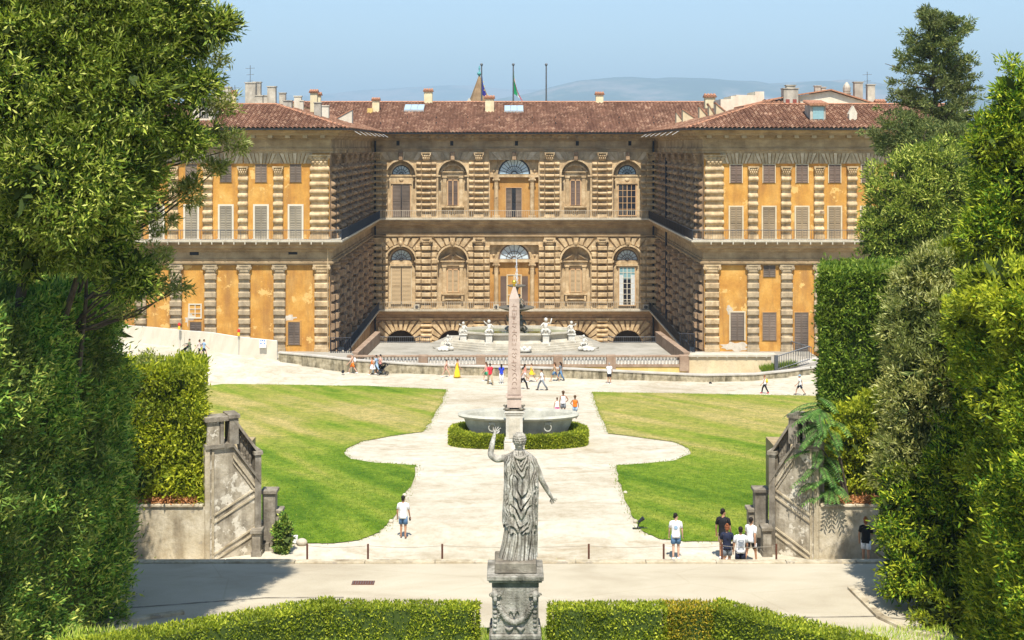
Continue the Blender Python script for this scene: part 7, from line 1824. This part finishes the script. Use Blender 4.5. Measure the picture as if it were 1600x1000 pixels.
lf = leafmesh('foliage', leaves(Pp, Dd, .13, .075, g, .5), 4, M['leaf_box'], parent=oh, kind=None)
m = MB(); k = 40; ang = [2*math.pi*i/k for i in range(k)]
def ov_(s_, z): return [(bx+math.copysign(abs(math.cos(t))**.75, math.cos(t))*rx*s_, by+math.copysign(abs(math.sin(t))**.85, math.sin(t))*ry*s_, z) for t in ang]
rs = [ov_(.975, hzg), ov_(.97, hzg+hh-.05), ov_(.86, hzg+hh-.05), ov_(.86, hzg)]; m.add([v for r_ in rs for v in r_], [(i*k+j, i*k+(j+1) % k, (i+1)*k+(j+1) % k, (i+1)*k+j) for i in range(3) for j in range(k)]); m.build('dark_filler_core', M['core'], lf)

# --- big clipped hedges of the amphitheatre
def at3(px, row, y): p = at(px, row, y); return (p.x, p.y, p.z)
def blob(px, row, rx, rz, y, ry=None, w=None):
    k = y/F; p = at(px, row, y); return (p.x, y, p.z, rx*k, ry if ry else rx*k*.8, rz*k, w if w else rx*rz/1000)
hedge('tall_hedge', 'yellow-green clipped hedge on top of the left side wall', [((-15.4, 51.0, 7.85), (4.2, 0, 0), (0, 0, 5.15)), ((-11.2, 51.0, 7.85), (-.9, 3.0, 0), (0, 0, 5.15)), ((-15.4, 51.0, 13.0), (4.2, 0, 0), (-.5, 3, 0))], 420, .17, .075, 'leaf_yellow', 51, [([(-15.4, 51.5), (-11.7, 51.5), (-12.4, 54.0), (-15.4, 54.0)], 7.9, 12.7)], .28, .45)
hedge('tall_hedge', 'tall square-topped green hedge above the right side wall', [((12.05, 52.4, 7.9), (5.4, 0, 0), (0, 0, 8.6)), ((13.0, 56.2, 7.9), (-.95, -3.8, 0), (0, 0, 8.6)), ((12.05, 52.4, 16.5), (5.4, 0, 0), (.9, 3.8, 0))], 520, .15, .075, 'leaf_hedge', 52, [([(12.4, 52.75), (17.4, 52.75), (17.4, 56.2), (13.3, 56.2)], 7.9, 16.2)], .2, .35)
# dark hedge wall on the left: its long side runs away from the camera, turned from the sun
hedge('tall_hedge', 'huge dark green clipped hedge in shade filling the lower left', [((-17.0, 31.5, 7.0), (4.0, 0, 0), (0, 0, 10.2)), ((-13.0, 31.5, 7.0), (1.85, 9.6, 0), (-.15, 0, 10.2)), ((-11.15, 41.1, 7.0), (-2.2, 4.2, 0), (-.3, 0, 9.7)), ((-13.1, 31.5, 17.2), (1.8, 9.6, -.5), (-4, .5, .6)), ((-11.3, 41.1, 16.7), (-2.4, 4.2, 0), (-3, -1, .6)), ((-16, 40.3, 16.6), (4.4, .6, .1), (0, .6, .4))], 700, .16, .05, 'leaf_dark', 53,
      [([(-13.9, 31.5), (-12.05, 41.2), (-14.2, 44.9), (-16.6, 44.9), (-16.6, 32.0)], 7.0, 16.3)], .8, .75, bs=.5)
hedge('tall_hedge', 'big sunlit glossy hedge filling the lower right corner', [((13.6, 31.7, 7.0), (4.2, 0, 0), (0, 0, 10.3)), ((13.5, 35.7, 17.2), (.5, -4.0, 0), (4, 1, .2)), ((14.5, 44.5, 7.0), (-1.0, -4.8, 0), (.2, 0, 9.6)), ((13.5, 39.7, 7.0), (-.5, -4.0, 0), (.2, 0, 10.2)), ((13.0, 35.7, 7.0), (.6, -4.0, 0), (.2, 0, 10.4)), ((13.7, 39.7, 17.0), (-.5, -4.0, .2), (4, 1, .3)), ((14.7, 44.5, 16.6), (-1.0, -4.8, .4), (4, 1, .3))], 760, .15, .058, 'leaf_green', 54,
      [([(15.1, 44.3), (14.1, 39.7), (13.7, 35.7), (14.3, 32.2), (17.3, 32.2), (17.6, 44.3), (15.8, 44.6)], 7.0, 15.9)], .9, .8, bs=.5)
tree('bay_tree', 'uneven yellow-green top growth of laurel above the big right hedge', (15.6, 38.5, 7.0), [blob(1560, 455, 60, 45, 38, .9), blob(1615, 480, 60, 60, 36, .9), blob(1520, 500, 34, 50, 40, .8), blob(1575, 610, 40, 60, 37.2, .5)], 260, 72, .3, .16, .065, 'leaf_yellow', 55, [(15.8, 38.8, 7.0, 15.2, 38.4, 17, .1)], limbs=8, core=500)
tree('silvery_bush', 'silvery green ilex bush bulging between the square hedge and the big right hedge', (13.2, 44.5, 7.0), [blob(1432, 520, 56, 80, 44.5, 1.0), blob(1448, 440, 48, 52, 45, .9), blob(1440, 620, 62, 80, 43.6, 1.0), blob(1478, 560, 40, 100, 43.6, .9), blob(1425, 720, 56, 70, 43.4, .9)], 560, 74, .36, .16, .044, 'leaf_olive', 61, [(13.4, 44.8, 7.0, 13.4, 44.8, 16, .09)], 'bush', 10, 2000)
tree('laurel_bush', 'yellow-green laurel bush at the foot of the silvery one beside the road', (12.8, 42.4, 7.0), [blob(1420, 800, 52, 70, 42.8, .9), blob(1428, 890, 55, 55, 42.2, .9), blob(1475, 850, 45, 100, 42, 1.0), blob(1482, 955, 50, 45, 40.6, .9), blob(1490, 740, 40, 80, 42, .8)], 460, 74, .34, .15, .055, 'leaf_green', 62, [(13.3, 42.8, 7.0, 13.3, 42.8, 12, .09)], 'bush', 8, 1600)
# --- big tree upper left
oy_ = 35.6
OB = [blob(20, 110, 190, 170, oy_, 3.0, 24), blob(175, 40, 120, 90, oy_, 2.0, 10), blob(204, 142, 80, 90, oy_-.6, 1.7, 5), blob(110, 265, 130, 110, oy_-.8, 2.2, 12), blob(190, 262, 62, 54, oy_, 1.3, 2.4), blob(145, 372, 58, 60, oy_, 1.2, 4), blob(50, 360, 110, 75, oy_+.8, 1.6, 6), blob(285, 50, 46, 50, oy_+.3, .8, 1.7),
      blob(265, 20, 60, 40, oy_, 1, 1.5), blob(335, 40, 30, 20, oy_, .5, .7), blob(286, 215, 30, 28, oy_, .6, .8), blob(308, 132, 20, 22, oy_, .5, .5), blob(120, -30, 210, 60, oy_, 2.2, 7), blob(205, 428, 40, 34, oy_, .6, 1.4)]
tree('holm_oak', 'massive dense evergreen oak filling the upper left, its boughs hanging before the palace', (-13.2, 37, 7.0), OB, 2600, 70, .38, .17, .048, 'leaf_oak', 71,
     [(-14.4, 38, 7, -12.6, 36.3, 22, .26), (-14.0, 38.6, 7, -11.6, 37.2, 20.5, .18), (-13.6, 39.2, 7, -11.2, 37.6, 19, .12), (-15, 37.5, 7, -14.2, 36, 22, .2)], limbs=30, core=5200)
tree('holm_oak', 'sparse outer boughs of pale leaves reaching before the left wing roof and frieze', (-12.4, 39, 7.0), [blob(342, 205, 26, 18, 38.5, .4, .8), blob(368, 224, 24, 9, 38.5, .3, .4), blob(335, 262, 22, 16, 38.5, .3, .6), blob(330, 100, 30, 30, 38.5, .4, .9), blob(345, 165, 34, 20, 38.5, .4, .8), blob(300, 300, 26, 22, 38.5, .4, .7), blob(255, 335, 30, 26, 38.5, .5, .8), blob(240, 395, 34, 32, 38.5, .5, 1), blob(268, 448, 30, 16, 38.5, .4, .6), blob(205, 490, 20, 26, 38.5, .4, .6)],
     150, 42, .22, .16, .042, 'leaf_olive', 72, [(-14.2, 39.5, 7, -10.9, 38.2, 20.5, .1)], limbs=26, inner=.6)
tree('laurel_tree', 'darker tree between the oak and the dark hedge on the left edge', (-15.5, 47.0, 7), [blob(70, 470, 110, 75, 47, 1.2), blob(-40, 430, 120, 90, 47, 1.2), blob(150, 500, 45, 40, 47, .8, .8)], 330, 75, .42, .17, .06, 'leaf_dark', 73, [(-15.5, 47, 7, -15.6, 47, 15.5, .14), (-17, 47, 7, -17, 47, 15, .14)], limbs=16, core=800)
# --- right side trees
def cyp(x, y, z0, H, seed):
    g = np.random.default_rng(seed); gr = random.Random(seed)
    t = thing('cypress', (x, y, z0), 'tall open-crowned dark cypress standing against the sky on the right', 'tree')
    m = MB(); pts = trunk_mesh(m, (x, y, z0), (x, y, z0+H*.93), .42, .07, gr, 12, .08); tk = m.build('trunk', M['bark'], t)
    prof = [(.45, 1.4), (.53, 3.1), (.60, 3.9), (.68, 3.9), (.74, 3.5), (.80, 3.2), (.86, 2.9), (.91, 2.3), (.95, 1.9), (.98, 1.2), (1.0, .3)]
    Cs, Rs, Os = [], [], []; m = MB()
    for i in range(170):
        f = .44+.555*i/170; w = np.interp(f, [p[0] for p in prof], [p[1] for p in prof]); a = gr.uniform(0, 2*math.pi); l = w*gr.uniform(.5, 1.15)
        s_ = Vector((x, y, z0+H*(f-.02))); e = s_+Vector((math.cos(a)*l, math.sin(a)*l, .22*l+.2)); m.tube([s_, s_.lerp(e, .5)+Vector((0, 0, -.05*l)), e], [.07, .045, .015], 4)
        for k in range(6):
            q = s_.lerp(e, .3+.75*gr.random()); Cs.append((q.x+gr.gauss(0, .24), q.y+gr.gauss(0, .24), q.z+gr.gauss(0, .17))); Rs.append(gr.uniform(.25, .52)); Os.append((math.cos(a), math.sin(a), .2))
    m.build('branches', M['bark'], tk)
    leafmesh('crown', sprays(np.array(Cs), np.array(Rs), g, 52, .24, .09, .5, np.array(Os)), 4, M['leaf_conifer'], parent=t, kind=None)
cyp(X(1461, 92), 92, 2, (ZC-(6-CY)*92/F)-2, 81)
tree('ilex_tree', 'rounded grey-green ilex tree in front of the right wing', (X(1440, 72), 72, 4.6), [blob(1420, 320, 72, 80, 72, 2), blob(1470, 300, 65, 80, 72, 2), blob(1390, 375, 48, 50, 72, 1.5), blob(1510, 370, 70, 76, 72, 2)], 900, 80, .46, .21, .065, 'leaf_ilex', 82, [(X(1440, 72), 72, 4.6, X(1450, 72), 72, 20, .2)], limbs=20, core=2200)
tree('ilex_tree', 'dark evergreen tree below the cypress, touching the right wing roof', (X(1435, 80), 80, 4), [blob(1400, 208, 36, 34, 80), blob(1450, 222, 60, 30, 80), blob(1500, 235, 45, 34, 80)], 230, 70, .42, .2, .065, 'leaf_conifer', 83, [(X(1440, 80), 80, 4, X(1445, 80), 80, 21, .2)], limbs=25)
tree('bay_tree', 'glossy tree at the upper right edge of the photo', (X(1620, 44), 44, 7), [blob(1590, 170, 40, 72, 44, .9), blob(1615, 290, 90, 110, 44, 1.5), blob(1555, 370, 46, 60, 44, 1), blob(1550, 225, 28, 40, 44, .6)], 560, 72, .34, .17, .055, 'leaf_green', 84, [(X(1630, 44), 44, 7, X(1615, 44), 44, 23, .18)], limbs=26, core=1200)
tree('bay_tree', 'bright green bay tree between the ilex and the big right hedge', (X(1520, 50), 50, 7), [blob(1515, 430, 62, 70, 49, 1.3), blob(1555, 400, 60, 70, 49, 1.3)], 420, 72, .36, .17, .06, 'leaf_green', 85, [(X(1530, 50), 49.6, 7, X(1530, 50), 49.6, 17, .14)], limbs=12, core=1000)
tree('olive_bush', 'pale olive-leaved shrub rising above the square right hedge', (X(1450, 51), 51, 7.9), [blob(1445, 455, 50, 45, 50.5, .8), blob(1482, 425, 45, 52, 50.5, .8)], 240, 66, .3, .17, .042, 'leaf_olive', 86, [(X(1450, 51), 51, 7.9, X(1450, 51), 51, 16, .1)], 'bush', 16, 400)
tree('laurel_shrub', 'yellow-green laurel shrub spilling over the right side wall', (X(1335, 52), 52, 7.9), [blob(1335, 700, 46, 66, 51.9, .45), blob(1368, 680, 44, 72, 51.6, .45)], 240, 66, .3, .16, .07, 'leaf_yellow', 87, [(X(1335, 52), 52.2, 7.9, X(1335, 52), 52.2, 11, .06)], 'shrub', 6, 400)
tree('ivy_bush', 'small dark ivy bush beside the foot of the left steps', (X(442, 52), 52, 5.84), [blob(442, 838, 12, 30, 51.9, .3)], 90, 60, .14, .09, .06, 'leaf_dark', 88, [(X(442, 52), 52, 5.84, X(442, 52), 52, 7, .04)], 'bush', 0, 120)
tree('wild_shrub', 'little wild shrub beside the corner of the yellow-green left hedge', (-13.3, 51.8, 7.9), [blob(235, 600, 20, 50, 51.7, .4)], 60, 46, .25, .14, .04, 'leaf_olive', 89, [(-13.3, 51.9, 7.9, -13.3, 51.7, 12.6, .05)], 'shrub', 10)
# --- tree of heaven: long arching compound leaves
def ailanthus():
    gr = random.Random(9); x, y, z = X(1325, 51.5), 51.4, 7.9
    t = thing('tree_of_heaven', (x, y, z), 'young tree with long feathery compound leaves hanging over the right stair wall', 'tree')
    m = MB(); V = []; tops = []
    for k in range(5):
        top = Vector((x-.75-.1*k+gr.uniform(-.2, .2), y-.2+gr.uniform(-.2, .2), z+.7+.72*k)); m.tube([(x, y, z), Vector((x, y, z)).lerp(top, .5)+Vector((.1, 0, .2)), top], [.05, .035, .02], 6); tops.append(top)
    st = MB()
    for k in range(72):
        s_ = tops[k % 5]+Vector((gr.uniform(-.15, .15), gr.uniform(-.15, .15), gr.uniform(-.4, .3))); a = gr.uniform(R(110), R(300)); Ln = gr.uniform(.8, 1.3)
        d = Vector((math.cos(a), math.sin(a)*.8, .25)).normalized(); P = []
        for i in range(15):
            u = i/14; P.append(s_+d*Ln*u+Vector((0, 0, -.55*Ln*u*u)))
        st.tube(P, [.014]*14+[.006], 4, cap=False)
        for i in range(2, 15):
            tn = (P[i]-P[i-1]).normalized(); sd = tn.cross(Vector((0, 0, 1))).normalized(); l = .26*(1-abs(i/14-.5)*.7)
            for sg in (-1, 1):
                b = P[i]; dd = (sd*sg*.9+tn*.35+Vector((0, 0, -.25))).normalized(); w = tn*.035
                V += [b[:], (b+dd*l*.4+w)[:], (b+dd*l)[:], (b+dd*l*.4-w)[:]]
    tk = m.build('trunk', M['bark'], t); st.build('leaf_stalks', M['stem'], tk)
    leafmesh('leaflets', np.array(V), 4, M['leaf_fern'], parent=t, kind=None)
ailanthus()
# dry leaf litter on top of the side walls
g = np.random.default_rng(31); n = 2600
P1 = np.stack([g.uniform(-15, -11.5, n), 50.85+g.random(n)*.6, 7.96+g.random(n)**2*.22], 1); P2 = np.stack([g.uniform(12.0, 15, n), 50.85+g.random(n)*.6, 7.96+g.random(n)**2*.2], 1)
V = leaves(np.concatenate([P1, P2]), np.tile([[0, -.3, .2]], (2*n, 1)), .1, .05, g)
tag(leafmesh('leaf_litter', V, 4, M['deadleaf']), 'brown dry leaves and grass lying along the tops of the two side walls', 'leaf litter', kind='stuff')
# ================================================================= SKY, SUN, CAMERA
SUN_EL, SUN_AZ = R(60), R(179)   # azimuth of the sun seen from above, clockwise from +y: behind the camera, a little to the left
w = bpy.data.worlds.new('World'); sc.world = w; w.use_nodes = True
N = w.node_tree.nodes; L = w.node_tree.links; N.clear()
s = N.new('ShaderNodeTexSky'); s.sky_type = 'NISHITA'; s.sun_disc = False; s.sun_elevation = SUN_EL; s.sun_rotation = SUN_AZ
s.altitude = 50; s.air_density = 1.0; s.dust_density = .3; s.ozone_density = 2.0
b = N.new('ShaderNodeBackground'); b.inputs[1].default_value = .125; o = N.new('ShaderNodeOutputWorld'); L.new(s.outputs[0], b.inputs[0]); L.new(b.outputs[0], o.inputs[0])
ld = bpy.data.lights.new('sun', 'SUN'); ld.energy = 5.0; ld.angle = R(.5); ld.color = (1.0, .95, .86)
lo_ = bpy.data.objects.new('sun', ld); C.objects.link(lo_)
d = Vector((math.sin(SUN_AZ)*math.cos(SUN_EL), math.cos(SUN_AZ)*math.cos(SUN_EL), math.sin(SUN_EL)))
lo_.rotation_euler = d.to_track_quat('Z', 'Y').to_euler(); lo_.location = (0, 0, 60)
HAZE = True
if HAZE:
    m = MB(); m.box(-27000, -320, -5.4, 27000, 26500, 1150)
    hm = bpy.data.materials.new('haze_air'); hm.use_nodes = True; nt = hm.node_tree; nt.nodes.clear()
    v = nt.nodes.new('ShaderNodeVolumePrincipled'); v.inputs['Color'].default_value = (.60, .83, 1.0, 1); v.inputs['Density'].default_value = 1.35e-4; v.inputs['Anisotropy'].default_value = .0
    oo = nt.nodes.new('ShaderNodeOutputMaterial'); nt.links.new(v.outputs[0], oo.inputs['Volume'])
    tag(m.build('haze', hm), 'pale summer haze over the valley', 'haze', kind='stuff')
cam = bpy.data.cameras.new('camera'); co = bpy.data.objects.new('camera', cam); C.objects.link(co)
co.location = (0, 0, ZC); co.rotation_euler = (R(90), 0, 0)
cam.sensor_width = 36; cam.lens = F/1600*36; cam.shift_x = (800-CX)/1600; cam.shift_y = -(500-CY)/1600
cam.clip_end = 60000; cam.clip_start = .5; sc.camera = co
sc.view_settings.view_transform = 'Standard'; sc.view_settings.look = 'None'; sc.view_settings.exposure = .62; sc.view_settings.gamma = 1
sc.cycles.max_bounces = 5; sc.cycles.diffuse_bounces = 3; sc.cycles.transmission_bounces = 3; sc.cycles.transparent_max_bounces = 6; sc.cycles.volume_bounces = 0
sc.cycles.sample_clamp_indirect = 8; sc.cycles.use_denoising = True
